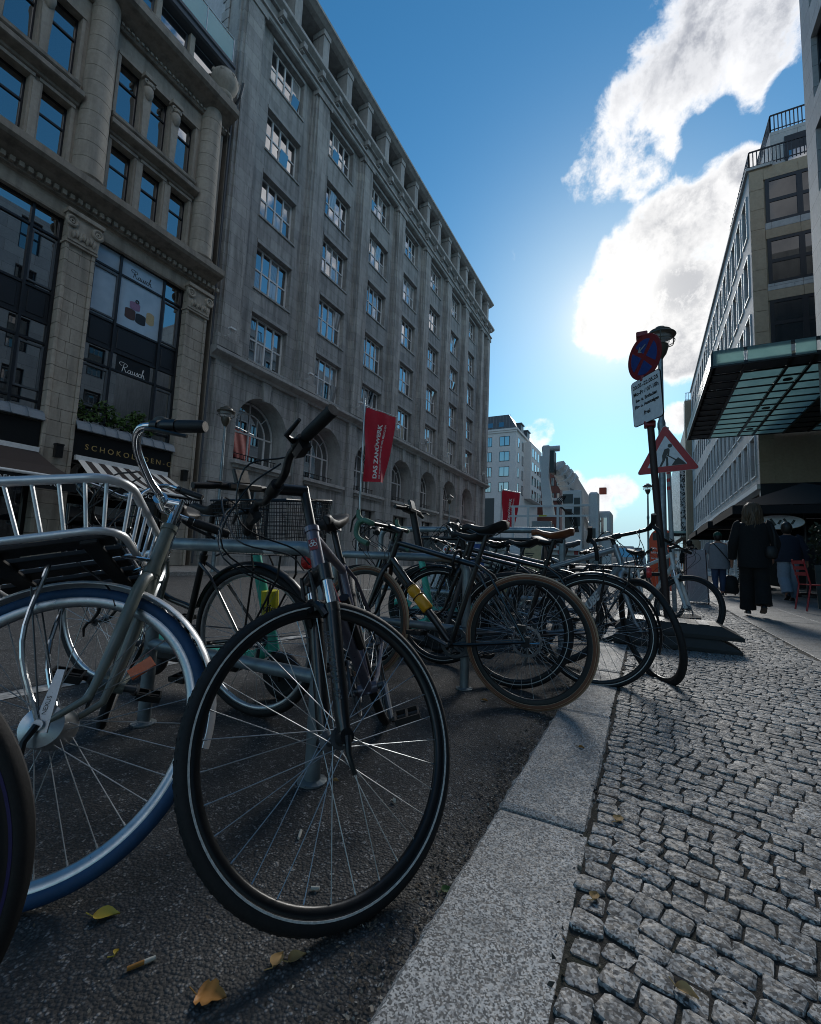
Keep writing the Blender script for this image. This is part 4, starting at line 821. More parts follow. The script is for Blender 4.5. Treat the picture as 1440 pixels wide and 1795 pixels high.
# far right: building with reflections painted on its screen, glass canopy
b6 = thing('screened_building', 'building with a glittering patterned metal screen beyond the hotel', 'building', (12, 80, 0))
def m_painted_reflections():
    b = NB('metal_screen'); v = b.co('World'); n = b.vor(v, 2.6, 'DISTANCE_TO_EDGE'); n2 = b.noise(v, 3.0, 3, .6, 1.5); f_ = b.ramp(n2, [(.47, 0.), (.52, 1.)])
    b.set('Base Color', b.mix(f_, (.03,.03,.035), (.6,.6,.6))); b.set('Metallic', .4); b.set('Roughness', .35); b.bump(n2, .8, .1); MATS['metal_screen'] = b.m  # black and white noise in the colour stands in for facade reflections
m_painted_reflections()
ob('wall', MB().mm((5.6,62,0),(25,110,22.5)), 'tan_slab', b6); ob('screen', MB().mm((4.0,66,4.6),(5.6,100,16)), 'metal_screen', b6); ob('corner_pier', MB().mm((4.4,61.8,0),(5.6,63.4,21.0)), 'tan_slab', b6)
railing(b6, 4.5, 8, 61.9, 21.0)
for i in range(10): ob('lower_window', MB().mm((4.2,66.5+i*3.2,.4),(4.3,69+i*3.2,4.2)), 'dark_glass', b6)
ob('glass_canopy', MB().mm((2.2,64,5.0),(5.6,69,5.25)), 'frosted_glass', b6)
for i in range(6): ob('canopy_rib', MB().mm((2.2,64+i,4.9),(5.6,64.08+i,4.999)), 'dark_frame', b6)
# ================================================================== bicycles
WC = {}
def wheel_parts(r, t, nsp=32, rim_d=.018, tread=0, wave=0, sp=.0012, rim_w=.0115):
    key = (r, t, nsp, rim_d, tread, sp)
    if key in WC: return WC[key]
    Rt = r-t; n = 96
    prof = [(Rt+t*math.cos(b)*(1.0 if abs(b) < 1.5 else .9), t*math.sin(b)) for b in [2*math.pi*i/14 for i in range(14)]]
    ty = MB().ringprof(prof, n)
    if tread:
        for i in range(tread):
            a = 2*math.pi*i/tread
            for s_ in (-1, 1):
                P = []
                for da, b in ((0,.10),(.012,.10),(.030,.62),(.018,.66)):
                    P.append((a+da, b*s_))
                q = []
                for hh in (.9985, 1.0065):
                    for aa, b in P:
                        rr = Rt+t*math.cos(b)*hh+(.0006 if hh > 1 else 0); q.append((rr*math.cos(aa), t*math.sin(b)*hh, rr*math.sin(aa)))
                ty.add(q, [(0,1,2,3),(4,5,6,7),(0,1,5,4),(1,2,6,5),(2,3,7,6),(3,0,4,7)])
            if i % 2 == 0:
                aa = a+.02; q = []
                for hh in (1.0, 1.0035):
                    for da, b in ((-.008,-.09),(.008,-.09),(.008,.09),(-.008,.09)):
                        rr = (Rt+t*math.cos(b))*hh; q.append((rr*math.cos(aa+da), t*math.sin(b), rr*math.sin(aa+da)))
                ty.add(q, [(0,1,2,3),(4,5,6,7),(0,1,5,4),(1,2,6,5),(2,3,7,6),(3,0,4,7)])
    ro = Rt-t*.72; ri = ro-rim_d; w = rim_w
    rim = MB().ringprof([(ro+.004,w),(ro,w+.001),(ro-.006,w+.0006),(ri+.004,w*.8),(ri,w*.35),(ri,-w*.35),(ri+.004,-w*.8),(ro-.006,-w-.0006),(ro,-w-.001),(ro+.004,-w),(ro-.004,-w*.7),(ro-.004,w*.7)], n)
    spm = MB()
    for i in range(nsp):
        side = 1 if i % 2 else -1; cross = 1 if (i//2) % 2 else -1; a = 2*math.pi*i/nsp; ah = a+cross*R(58)
        p0 = (.022*math.cos(ah), side*.030, .022*math.sin(ah)); p1 = ((ri+.003)*math.cos(a), side*.002, (ri+.003)*math.sin(a))
        spm.tube([p0, p1], sp, 4, caps=False)
        d = Vector(p1)-Vector(p0); d.normalize(); spm.tube([Vector(p1)-d*.013, p1], sp*1.7, 4, caps=False)
    hub = MB().lathe([(.006,-.056),(.006,-.045),(.012,-.044),(.012,-.036),(.026,-.034),(.026,-.029),(.014,-.022),(.013,.022),(.026,.029),(.026,.034),(.012,.036),(.012,.044),(.006,.045),(.006,.056)], n=16, d=(0,1,0))
    strip = MB(); strip2 = MB()
    for s_ in (-1, 1):
        strip.ringprof([(Rt-t*.38+d, s_*(t*.93+e)) for d, e in ((-.0022,-.0006),(.0022,-.0006),(.0020,.0009),(-.0020,.0009))], n)
        strip2.ringprof([(Rt+t*math.cos(b)*1.006, s_*t*math.sin(b)*1.02) for b in (.75,1.2,1.7,2.2)]+[(Rt+t*math.cos(b)*.98, s_*t*math.sin(b)*.97) for b in (2.2,1.7,1.2,.75)], n)
    WC[key] = dict(tyre=ty.mesh('tyre', 35), rim=rim.mesh('rim', 40), spokes=spm.mesh('spokes'), hub=hub.mesh('hub', 35), strip=strip.mesh('strip'), wall=strip2.mesh('wall', 60)); return WC[key]
def mcopy(me, mat, cache={}):
    k_ = (me.name, mat)
    if k_ not in cache: q = me.copy(); q.materials.clear(); q.materials.append(MATS[mat]); cache[k_] = q
    return cache[k_]
def add_wheel(root, name, M, r, t, tyre='tyre_black', rim='rim_black', strip=None, wall=None, hub='steel_dark', nsp=32, tread=0, sp=.0012, rim_d=.018, spoke='spoke_steel'):
    p = wheel_parts(r, t, nsp, rim_d, tread, 0, sp); M = M @ Matrix.Rotation(random.uniform(0,6), 4, 'Y')
    w = ob(name, mcopy(p['rim'], rim), None, root, M)
    ob('tyre', mcopy(p['tyre'], tyre), None, w, M); ob('spokes', mcopy(p['spokes'], spoke), None, w, M); ob('hub', mcopy(p['hub'], hub), None, w, M)
    if strip: ob('reflective_strip', mcopy(p['strip'], strip), None, w, M)
    if wall: ob('sidewall', mcopy(p['wall'], wall), None, w, M)
    return w
def saddle_mesh(ln=.27, wd=.15, th=.045):
    rings = []; n = 12; S = [(0,.10),(.04,.20),(.12,.24),(.3,.30),(.48,.46),(.64,.78),(.8,1.0),(.93,.95),(1.0,.55)]
    for t_, w in S:
        x = ln*(.55-t_); hw = wd/2*w; zt = .012*math.cos(t_*7)+(.012 if t_ > .85 else 0)-(.012 if t_ < .1 else 0); ring = []
        for i in range(n):
            a = 2*math.pi*i/n; yy = hw*math.cos(a); z = math.sin(a); z = zt+(z*.012 if z > 0 else z*th*(.5+.5*w)); ring.append((x, yy, z))
        rings.append(ring)
    return MB().loft(rings).mesh('saddle', 60)
def offs(p, y): return Vector((p[0], p[1]+y, p[2]))
def bicycle(name, label, pose, geo, st, group='bicycles parked at the racks'):
    """pose: rear contact x, y, heading, lean, steer (degrees); st: style dict"""
    g = dict(r=.35, wb=1.06, th=71, rake=.045, fork=.41, headl=.15, rise=.06, ext=.08, barup=0., barback=0., barw=.30, bb=(.44,.28), sh=.95); g.update(geo)
    S = dict(t=.019, frame='bike_black', fork='bike_black', tyre='tyre_black', tyre_r=None, rim='rim_black', strip=None, wall=None, bar='flat', barmat='black_paint', grip='rubber_grip', saddle='black_matte', fender=None, rack=None, nsp=32, tread=0, sp=.0012, susp=False, step=False, ft=.017, stemmat='black_paint', pedals=True, light=True, stays=True, cable=True, rim_d=.018, hub='steel_dark'); S.update(st)
    X, Y, hd, ln, sr = pose[0], pose[1], R(pose[2]), R(pose[3]), R(pose[4]); r = g['r']; th = R(g['th'])
    root = thing(name, label, 'bicycle', (X, Y, 0), group)
    Mf = TR(X, Y, 0) @ Matrix.Rotation(hd, 4, 'Z') @ Matrix.Rotation(ln, 4, 'X')
    s = Vector((-math.cos(th), 0, math.sin(th))); f_ = Vector((math.sin(th), 0, math.cos(th)))
    hf = Vector((g['wb'], 0, r)); a0 = hf-f_*g['rake']; hb = a0+s*g['fork']; ht = hb+s*g['headl']; cl = ht+s*g['rise']+f_*g['ext']
    Ms = Mf @ TR(a0) @ Matrix.Rotation(sr, 4, s) @ TR(-a0)
    hr = Vector((0,0,r)); bb = Vector((g['bb'][0], 0, g['bb'][1])); sdir = Vector((-math.cos(R(73)), 0, math.sin(R(73)))); stop = bb+sdir*(.50 if not S['step'] else .46)
    sad = bb+sdir*((g['sh']-.05-bb.z)/sdir.z)
    F, K = S['frame'], S['fork']
    # frame
    fr = MB(); fr.cyl(hb-s*.005, ht+s*.005, .0195, n=16); fr.cyl(hb-s*.004, hb+s*.012, .023, n=16); fr.cyl(ht-s*.012, ht+s*.004, .023, n=16)
    dt_ = S['ft']; fr.cyl(hb+s*.03, bb, dt_*1.15, n=14); fr.cyl(bb-sdir*.02, stop, .016, n=14)
    if not S['step']: fr.cyl(ht-s*.025, stop-sdir*.03, dt_*.95, n=14)
    else: fr.tube(catmull([ht-s*.03, (ht+bb)/2+Vector((-.02,0,-.02)), bb+sdir*.2], 6), dt_*.9, 12)
    fr.cyl(offs(bb,-.036), offs(bb,.036), .021, n=14)
    for y in (-1, 1):
        fr.tube([offs(bb,y*.02)+Vector((-.02,0,0)), offs(bb,y*.035)+Vector((-.10,0,.01)), offs(hr,y*.065)], [.011,.010,.008], 8)
        fr.tube([offs(stop-sdir*.02,y*.016), offs(stop-sdir*.02,y*.035)+Vector((-.09,0,-.06)), offs(hr,y*.065)], [.008,.0075,.007], 8)
        fr.box(offs(hr,y*.066), (.045,.005,.05))
    fro = ob('frame', fr, F, root, Mf, smooth=40)
    sp_ = MB().cyl(stop-sdir*.03, sad+sdir*.0, .0136, n=12).cyl(stop-sdir*.004, stop+sdir*.022, .020, n=12); ob('seat_post', sp_, S.get('post','black_paint'), root, Mf, smooth=40)
    tilt = Matrix.Rotation(R(S.get('stilt',0)), 4, 'Y')
    ob('saddle', saddle_mesh(.27, S.get('sw',.15)), S['saddle'], root, Mf @ TR(sad+Vector((0,0,.045))) @ tilt)
    rl = MB()
    for y in (-.022,.022): rl.tube([sad+Vector((.1,y*.6,.03)), sad+Vector((.04,y,.0)), sad+Vector((-.05,y,.0)), sad+Vector((-.1,y,.03))], .0035, 6)
    ob('saddle_rails', rl, 'steel_dark', root, Mf)
    # wheels
    Mw = lambda base, c: base @ TR(c)
    kw = dict(r=r, t=S['t'], rim=S['rim'], strip=S['strip'], wall=S['wall'], nsp=S['nsp'], tread=S['tread'], sp=S['sp'], rim_d=S['rim_d'])
    add_wheel(root, 'front_wheel', Mw(Ms, hf), tyre=S['tyre'], hub=S['hub'], **kw); add_wheel(root, 'rear_wheel', Mw(Mf, hr), tyre=S['tyre_r'] or S['tyre'], **kw)
    # fork
    fk = MB(); y0 = .052
    crown = hb-s*.012
    if S['susp']:
        low = MB(); stn = MB(); ax = (hf-a0); 
        for y in (-1, 1):
            base = a0+f_*.012; top = crown+f_*.012
            stn.cyl(offs(top-s*.13,y*y0), offs(top+s*.005,y*y0), .0150, n=14)
            low.tube([offs(hf+f_*.0,y*y0)-s*.018, offs(hf-f_*.004,y*y0)+s*.05, offs(top-s*.11,y*y0)], [.014,.0185,.0205], 14); low.cyl(offs(top-s*.118,y*y0), offs(top-s*.095,y*y0), .0215, n=14)
            low.cyl(offs(hf,y*y0*.72), offs(hf,y*y0*1.3), .018, n=12)
        a = top-s*.125; arch = [offs(a,-y0*1.0)+f_*.02, offs(a+s*.035,-y0*.7)+f_*.03, offs(a+s*.05,0)+f_*.034, offs(a+s*.035,y0*.7)+f_*.03, offs(a,y0)+f_*.02]; low.tube(catmull(arch,4), .012, 8)
        fk.tube([offs(crown,-y0)+f_*.012, offs(crown+s*.012,0), offs(crown,y0)+f_*.012], [.021,.026,.021], 12)
        for y in (-1,1): fk.cyl(offs(crown+f_*.012-s*.028,y*y0), offs(crown+f_*.012+s*.016,y*y0), .0205, n=14)
        fo = ob('fork_crown', fk, K, root, Ms, smooth=40); ob('fork_lowers', low, K, root, Ms, smooth=40); ob('fork_stanchions', stn, 'chrome', root, Ms, smooth=40)
    else:
        fk.cyl(crown-s*.0, crown+s*.014, .021, n=12)
        for y in (-1, 1):
            fk.tube([crown+s*.005, offs(crown-s*.018,y*.030), offs(crown-s*.06,y*.046), offs((crown+a0)/2,y*.050), offs(a0+s*.07+f_*.008,y*.051), offs(hf,y*.052)], [.016,S.get('fkr',.0145),S.get('fkr',.0145),S.get('fkr',.0145)*.92,.0095,.0080], 12)
        ob('fork', fk, K, root, Ms, smooth=40)
    ob('axle_lever', MB().cyl(offs(hf,-.068), offs(hf,.068), .006, n=8).tube([offs(hf,.07), offs(hf,.076)+Vector((.02,0,-.03)), offs(hf,.072)+Vector((.028,0,-.075))], [.008,.007,.005], 8), 'black_paint', root, Ms, smooth=40)
    # stem and bar
    sm = MB(); sm.cyl(ht, ht+s*(g['rise']+.012), .0145, n=12); sm.tube([ht+s*g['rise']-f_*.005, cl], [.017,.0175], 12); sm.cyl(offs(cl,-.024), offs(cl,.024), .0205, n=14)
    ob('stem', sm, S['stemmat'], root, Ms, smooth=40)
    bw, bu, bk = g['barw'], g['barup'], g['barback']; hbm = MB(); G2 = {-1: MB(), 1: MB()}; L2 = {-1: MB(), 1: MB()}
    if S['bar'] == 'swept':
        for y in (-1, 1):
            grm, lev = G2[y], L2[y]
            P = [cl, offs(cl,y*.05), offs(cl,y*.10)+s*.02+f_*.025, offs(cl,y*bw*.62)+s*bu*.75+f_*.05, offs(cl,y*bw*.86)+s*bu*1.0+f_*.03, offs(cl,y*bw*.97)+s*bu-f_*(bk-.11)]
            Q = catmull(P, 7); hbm.tube(Q, .0115, 10); e = Q[-1]; d_ = (Q[-1]-Q[-4]).normalized()
            grm.tube([e-d_*.012, e, e+d_*.05, e+d_*.115, e+d_*.122], [.014,.0165,.0175,.0168,.014], 14)
            lev.tube([e-d_*.05-s*.01, e-d_*.02-s*.02+Vector((0,y*.01,0)), e+d_*.08-s*.035], [.007,.006,.005], 8); lev.cyl(e-d_*.035, e-d_*.015, .017, n=12)
            if y == 1: lev.cyl(e-d_*.0, e+d_*.04, .0195, n=14)
    elif S['bar'] == 'drop':
        for y in (-1, 1):
            grm, lev = G2[y], L2[y]
            P = [cl, offs(cl,y*.12), offs(cl,y*.195), offs(cl,y*.205)+f_*.05, offs(cl,y*.21)+f_*.085-s*.03, offs(cl,y*.215)+f_*.075-s*.085, offs(cl,y*.22)+f_*.03-s*.115, offs(cl,y*.225)-f_*.05-s*.118]
            Q = catmull(P, 5); hbm.tube(Q[:12], .0125, 10); grm.tube(Q[9:], .0165, 10)
            h0 = offs(cl,y*.207)+f_*.075-s*.012; grm.tube([h0-f_*.02, h0+f_*.03+s*.02, h0+f_*.05+s*.055], [.016,.016,.012], 10); lev.tube([h0+f_*.045+s*.03, h0+f_*.065-s*.02, h0+f_*.05-s*.09], [.008,.006,.005], 8)
    elif S['bar'] == 'bull':
        for y in (-1, 1):
            grm, lev = G2[y], L2[y]
            P = [cl, offs(cl,y*.15), offs(cl,y*.20)+f_*.01, offs(cl,y*.22)+f_*.06-s*.005]; Q = catmull(P,5); hbm.tube(Q, .0125, 10)
            grm.tube(catmull([offs(cl,y*.215)+f_*.03, offs(cl,y*.225)+f_*.10+s*.02, offs(cl,y*.225)+f_*.145+s*.07],4), [.0165]*9, 10); 
            grm.tube(catmull([offs(cl,y*.222)+f_*.09+s*.0, offs(cl,y*.226)+f_*.13-s*.06, offs(cl,y*.228)+f_*.09-s*.15],4), [.014]*9, 8)
    else:
        for y in (-1, 1):
            grm, lev = G2[y], L2[y]
            P = [cl, offs(cl,y*.08), offs(cl,y*.14)+s*bu, offs(cl,y*bw*.7)+s*bu-f_*bk*.4, offs(cl,y*bw)+s*bu-f_*bk]; Q = catmull(P,4); hbm.tube(Q, .0115, 10); e = Q[-1]; d_ = (Q[-1]-Q[-3]).normalized()
            grm.tube([e-d_*.125, e-d_*.12, e-d_*.06, e-d_*.015, e-d_*.012, e], [.0145,.0165,.0172,.0168,.0185,.0175], 14)
            q = e-d_*.15; lev.cyl(q-d_*.02, q+d_*.015, .018, n=12); lev.tube([q+f_*.02, q+f_*.05+d_*.02, q+f_*.055+d_*.09], [.009,.007,.005], 8); lev.box(q-s*.025, (.03,.05,.02))
    ob('handlebar', hbm, S['barmat'], root, Ms, smooth=50); [ob('grip', G2[y], S['grip'], root, Ms, smooth=50) for y in (-1, 1)]
    for y in (-1, 1):
        if len(L2[y].v): ob('brake_lever', L2[y], 'black_paint', root, Ms, smooth=40)
    if S['cable']:
        cb = MB()
        for k_, y in enumerate((-.16,.16,-.13,.13)):
            q = offs(cl, y)+f_*.03; e = (hb+f_*.03+Vector((0,.02*(1 if y > 0 else -1),.02))) if k_ < 2 else offs(crown,.01)-s*.10+f_*.05
            cb.tube(catmull([q, q+f_*.09+s*(.02-.03*k_)+Vector((0,-y*.35,0)), (q+e)/2+f_*(.13+.02*k_)+Vector((0,-y*.25,-.02)), e+f_*.04+s*.05, e], 6), .0024, 6)
        ob('cables', cb, 'black_paint', root, Ms)
    # drivetrain
    cr = MB(); cy_ = -.05; c0 = offs(bb, cy_)
    cr.ringprof([(.088,-.002),(.088,.002),(.068,.002),(.068,-.002)], 40)
    for k_ in range(5): a = 2*math.pi*k_/5; cr.tube([(.015*math.cos(a),0,.015*math.sin(a)),(.07*math.cos(a),0,.07*math.sin(a))], .006, 5)
    ca = R(S.get('crank',35)); ob('chainring', cr, S.get('ring','steel_dark'), root, Mf @ TR(c0))
    arms = MB(); pds = []
    for y, a in ((-.062,ca),(.062,ca+math.pi)):
        e = Vector((bb.x+.17*math.cos(a), y*1.12, bb.z+.17*math.sin(a))); arms.tube([offs(bb,y), e], [.013,.009], 8); arms.cyl(offs(bb,y*.5), offs(bb,y*1.15), .012, n=10)
        pd = MB(); pds.append(pd); yy = e.y+math.copysign(.055, y); pd.box((e.x,yy,e.z), (.09,.008,.022)); pd.box((e.x,yy+.04,e.z), (.09,.006,.022)); pd.box((e.x,yy-.04,e.z), (.09,.006,.022)); pd.cyl((e.x,e.y,e.z), (e.x,yy+math.copysign(.045,y),e.z), .009, n=8)
        for dx in (-.043,.043): pd.box((e.x+dx,yy,e.z), (.007,.085,.022))
    ob('cranks', arms, S.get('ring','steel_dark'), root, Mf, smooth=40)
    if S['pedals']: [ob('pedal', pd, 'black_matte', root, Mf) for pd in pds]
    chn = MB(); rc = .035
    chn.tube([c0+Vector((0,0,.089)), offs(hr,cy_)+Vector((0,0,rc))], .0035, 4); chn.tube([c0-Vector((0,0,.089)), offs(hr,cy_)-Vector((0,0,rc))], .0035, 4); chn.torus(offs(hr,cy_), (0,1,0), rc, .005, 20, 5); chn.torus(offs(hr,cy_+.012), (0,1,0), rc*1.35, .003, 20, 4)
    if S.get('mech', True): chn.tube([offs(hr,cy_)-Vector((-.01,0,.03)), offs(hr,cy_)-Vector((-.02,0,.09)), offs(hr,cy_)-Vector((-.03,0,.14))], .009, 6)
    ob('chain', chn, 'steel_dark', root, Mf)
    # mudguards
    def guard(base, c, a0_, a1_, mat, w=.024, rr=None):
        rr = rr or r+.018; m = MB(); rings = []; n = 26
        for i in range(n+1):
            a = R(a0_+(a1_-a0_)*i/n); ca_, sa_ = math.cos(a), math.sin(a); ring = []
            prof = [(-w,-.010),(-w*.7,-.002),(0,.002),(w*.7,-.002),(w,-.010),(w*.96,-.012),(w*.65,-.004),(0,0),(-w*.65,-.004),(-w*.96,-.012)]
            for y, d in prof: ring.append((c.x+(rr+d)*ca_, y, c.z+(rr+d)*sa_))
            rings.append(ring)
        m.loft(rings); ob('mudguard', m, mat, root, base, smooth=60)
        st_ = MB()
        a = R(a1_-25 if base is Mf else a0_+20)
        for y in (-1,1): st_.tube([offs(c,y*.055), Vector((c.x+(rr-.002)*math.cos(a), y*w, c.z+(rr-.002)*math.sin(a)))], .0022, 5)
        ob('mudguard_stays', st_, 'steel_dark', root, base)
    if S['fender']:
        fa = S.get('fend_a', (25,150)); guard(Ms, hf, *fa, S['fender']); guard(Mf, hr, 20, 195, S.get('fender_r') or S['fender'])
    if S['rack']:
        m = MB(); zt = 2*r+.06
        for y in (-.055,.055): m.tube([(-.24,y,zt), (.14,y*.7,zt), (.20,y*.4,zt-.02)], .005, 6); m.tube([offs(hr,y*1.25), (-.06,y*1.2,zt-.06), (-.04,y,zt)], .0048, 6); m.tube([offs(hr,y*1.25), (-.19,y*1.2,zt-.1), (-.20,y,zt)], .0048, 6)
        for x in (-.24,-.15,-.06,.03,.12): m.tube([(x,-.055,zt),(x,.055,zt)], .0045, 6)
        m.tube([(-.24,-.055,zt),(-.27,0,zt),(-.24,.055,zt)], .005, 6); ob('rear_rack', m, S['rack'], root, Mf)
        if S['light']: ob('rear_light', MB().lathe([(.012,-.014),(.034,-.01),(.036,.004),(.028,.016)], (-.30,0,zt-.03), 14, (-1,0,0)), 'lamp_red', root, Mf, smooth=50)
    rf = MB()
    for a in (.6, 2.7): rf.box((hf.x+r*.62*math.cos(a), 0, hf.z+r*.62*math.sin(a)), (.06,.012,.028), Matrix.Rotation(-a, 3, 'Y'))
    if S.get('reflect'): ob('spoke_reflectors', rf, 'reflector_orange', root, Ms)
    # rim or disc brakes
    bk_ = MB()
    if S.get('disc'):
        for base, c in ((Ms, hf), (Mf, hr)):
            d = MB(); d.ringprof([(.080,.0009),(.066,.0009),(.066,-.0009),(.080,-.0009)], 40)
            for k_ in range(6): a = k_*math.pi/3; d.tube([(.02*math.cos(a+.5),0,.02*math.sin(a+.5)),(.068*math.cos(a),0,.068*math.sin(a))], .003, 5)
            for k_ in range(20): a = k_*math.pi/10; d.tube([(.081*math.cos(a),-.001,.081*math.sin(a)),(.081*math.cos(a),.001,.081*math.sin(a))], .0035, 5)
            ob('disc_rotor', d, 'chrome', root, base @ TR(offs(c,.036)))
            ob('brake_caliper', MB().box(offs(c,.045)+Vector((.03 if base is Mf else -.05,0,.065)), (.05,.03,.035)), 'black_paint', root, base)
    else:
        for base, p, ax in ((Ms, a0+s*(r+.012-.02)+f_*.045, s),):
            for y in (-1,1): bk_.tube([offs(p,y*.03)-ax*.03, offs(p,y*.036)+ax*.03, offs(p,y*.028)+ax*.085], [.008,.007,.005], 8); bk_.box(offs(p,y*.018)-ax*.02, (.045,.014,.014))
            bk_.tube([offs(p,-.03)+ax*.08, offs(p,.04)+ax*.085], .003, 5)
        if not S.get('drum'): ob('rim_brake', bk_, 'black_paint', root, Ms, smooth=40)
    return dict(root=root, Mf=Mf, Ms=Ms, s=s, f=f_, hf=hf, hb=hb, ht=ht, cl=cl, hr=hr, bb=bb, stop=stop, sad=sad, a0=a0, g=g, crown=crown)
# --- trekking bike, front wheel nearest the camera
A = bicycle('bicycle', 'grey and red trekking bike in front with its black front wheel turned towards the kerb', (-1.076,1.896,-59.9,17.3,-51.9),
    dict(wb=1.062, fork=.428, headl=.143, rise=.131, ext=.095, barw=.345, barback=.03, barup=.03),
    dict(frame='bike_violet', fork='bike_black', susp=True, strip='reflective', tread=110, t=.0178, bar='flat', rack=None, fender=None, sp=.0012, nsp=32, saddle='black_matte', crank=150, ft=.017, light=True))
ob('decal', MB().mm((-.0005,-.012,0),(.0006,.012,.034)), 'dark_red', A['root'], A['Mf'] @ frameM(A['hb']+A['s']*.068+A['f']*.0205, A['f'], (0,1,0), A['s']))
m = MB()
for k_ in range(3):
    a = R(90+120*k_); m.torus((.0014,.0062*math.cos(a),.019+.0062*math.sin(a)), (1,0,0), .0046, .0013, 14, 5)
ob('emblem', m, 'white_letter', A['root'], A['Mf'] @ frameM(A['hb']+A['s']*.068+A['f']*.0205, A['f'], (0,1,0), A['s']))
ob('decal', MB().cyl(A['hb']+A['s']*.03+(A['bb']-A['hb'])*.12, A['hb']+A['s']*.03+(A['bb']-A['hb'])*.30-A['s']*.007, .0202, n=12), 'red_paint', A['root'], A['Mf'])
me = text_mesh('SR SUNTOUR', .026, .0006, space=1.1)
q0 = A['hf']+A['s']*.06; ob('fork_lettering', me, 'grey_frame', A['root'], A['Ms'] @ frameM(Vector((q0.x,.0727,q0.z))+A['f']*.004, A['s'], -A['f'], (0,1,0)) @ TR(0.02,-.012,0))
ob('bicycle_pump', MB().cyl((0,0,0),(.0,0,.16),.013,n=12).cyl((0,0,.16),(0,0,.23),.018,n=12), 'black_matte', A['root'], A['Mf'] @ TR(.60,.03,.46) @ Matrix.Rotation(R(35),4,'Y'))
# --- rental style bike with blue tyre and aluminium front carrier
B = bicycle('bicycle', 'grey rental bike with blue front tyre, chrome swept bar and aluminium front carrier', (-2.053,1.161,-35.7,-14.1,-106.5),
    dict(wb=1.06, th=69, fork=.416, rake=.082, headl=.152, rise=.082, ext=.05, barup=.082, barback=.148, barw=.297),
    dict(frame='bike_greygreen', fork='bike_greygreen', tyre='tyre_blue', tyre_r='tyre_black', rim='alu', t=.0178, bar='swept', barmat='chrome', stemmat='chrome', fender='alu_bright', fender_r='alu', fend_a=(62,203), fkr=.0165, drum=True, sp=.0013, rim_d=.022, tread=0, hub='alu', cable=True, reflect=True, crank=20, post='chrome'))
Bs = B['Ms']; hf = B['hf']
ob('drum_brake', MB().lathe([(.02,-.05),(.046,-.046),(.050,-.03),(.048,.03),(.046,.046),(.03,.052),(.012,.058)], hf, 28, (0,1,0)), 'alu', B['root'], Bs, smooth=40)
ob('brake_arm', MB().prism([(hf.x-.016,.054,hf.z-.02),(hf.x+.016,.054,hf.z-.012),(hf.x-.030,.054,hf.z+.12),(hf.x-.046,.054,hf.z+.115)], (0,.006,0)).cyl((hf.x,.05,hf.z),(hf.x,.07,hf.z),.012,n=12), 'alu', B['root'], Bs)
me = text_mesh('NEXUS', .013, .0005); ob('lettering', me, 'black_paint', B['root'], Bs @ frameM((hf.x-.012,.0605,hf.z+.02), (-.27,0,.96), (.96,0,.27), (0,1,0)))
# front carrier: two rounded loops joined by rods, black slats below
def rloop(x0, x1, w, z, rad, k_=6, slope=0.):
    P = []
    for cx_, cy2, a in ((x1-rad, w-rad, 0), (x0+rad, w-rad, 90), (x0+rad, -w+rad, 180), (x1-rad, -w+rad, 270)):
        for i in range(k_+1): t_ = R(a+90*i/k_); P.append((cx_+rad*math.cos(t_), cy2+rad*math.sin(t_), z+slope*(cx_-x0)))
    return P
CX = B['hb'].x; zb = .762; zt = .882
car = thing_parent = B['root']
low = rloop(CX+.03, CX+.40, .20, zb, .07); top = rloop(CX+.0, CX+.46, .25, zt, .09, slope=.06)
m = MB(); m.tube(top, .0125, 8, closed=True); m.tube(low, .0105, 8, closed=True); ob('carrier_rails', m, 'alu_bright', B['root'], Bs, smooth=50)
for i in range(0, len(top), 1):
    if i % 7 in (0, 2, 5): ob('carrier_rod', MB().cyl(low[i], top[i], .0048, n=8), 'alu_bright', B['root'], Bs)
for t_ in (.2,.4,.6,.8):
    for (ia, ib) in ((6,7),(20,21)):
        pa = Vector(low[ia]).lerp(Vector(low[ib]), t_); pb = Vector(top[ia]).lerp(Vector(top[ib]), t_); ob('carrier_rod', MB().cyl(pa, pb, .0048, n=8), 'alu_bright', B['root'], Bs)
    for (ia, ib) in ((13,14),(27,0)):
        pa = Vector(low[ia]).lerp(Vector(low[ib]), t_); pb = Vector(top[ia]).lerp(Vector(top[ib]), t_); ob('carrier_rod', MB().cyl(pa, pb, .0048, n=8), 'alu_bright', B['root'], Bs)
for i in range(5): y = -.15+i*.075; ob('carrier_slat', MB().cbox((CX+.05,y-.022,zb-.012),(CX+.38,y+.022,zb+.004),.003), 'black_matte', B['root'], Bs)
for x in (.10,.31): ob('carrier_slat', MB().cbox((CX+x-.02,-.18,zb-.026),(CX+x+.02,.18,zb-.013),.003), 'black_matte', B['root'], Bs)
m = MB()
for y in (-.06,.06): m.tube(catmull([(hf.x,y,hf.z), (hf.x+.04,y*1.2,hf.z+.2), (CX+.22,y*1.3,zb-.02)],5), .006, 8); m.tube([(CX-.0,y*.3,zb-.02),(CX+.06,y,zb-.014)], .006, 8)
ob('carrier_stays', m, 'chrome', B['root'], Bs)
ob('headlamp', MB().lathe([(.018,-.03),(.034,-.02),(.04,.015),(.036,.025)], (CX+.40,0,zb-.06), 16, (1,0,-.1)), 'black_matte', B['root'], Bs, smooth=50)
ob('bell', MB().lathe([(.026,0),(.027,.008),(.022,.018),(.01,.024)], B['cl']+Vector((0,.24,0))+B['s']*.115-B['f']*.01, 16, B['s']), 'bronze', B['root'], Bs, smooth=60)
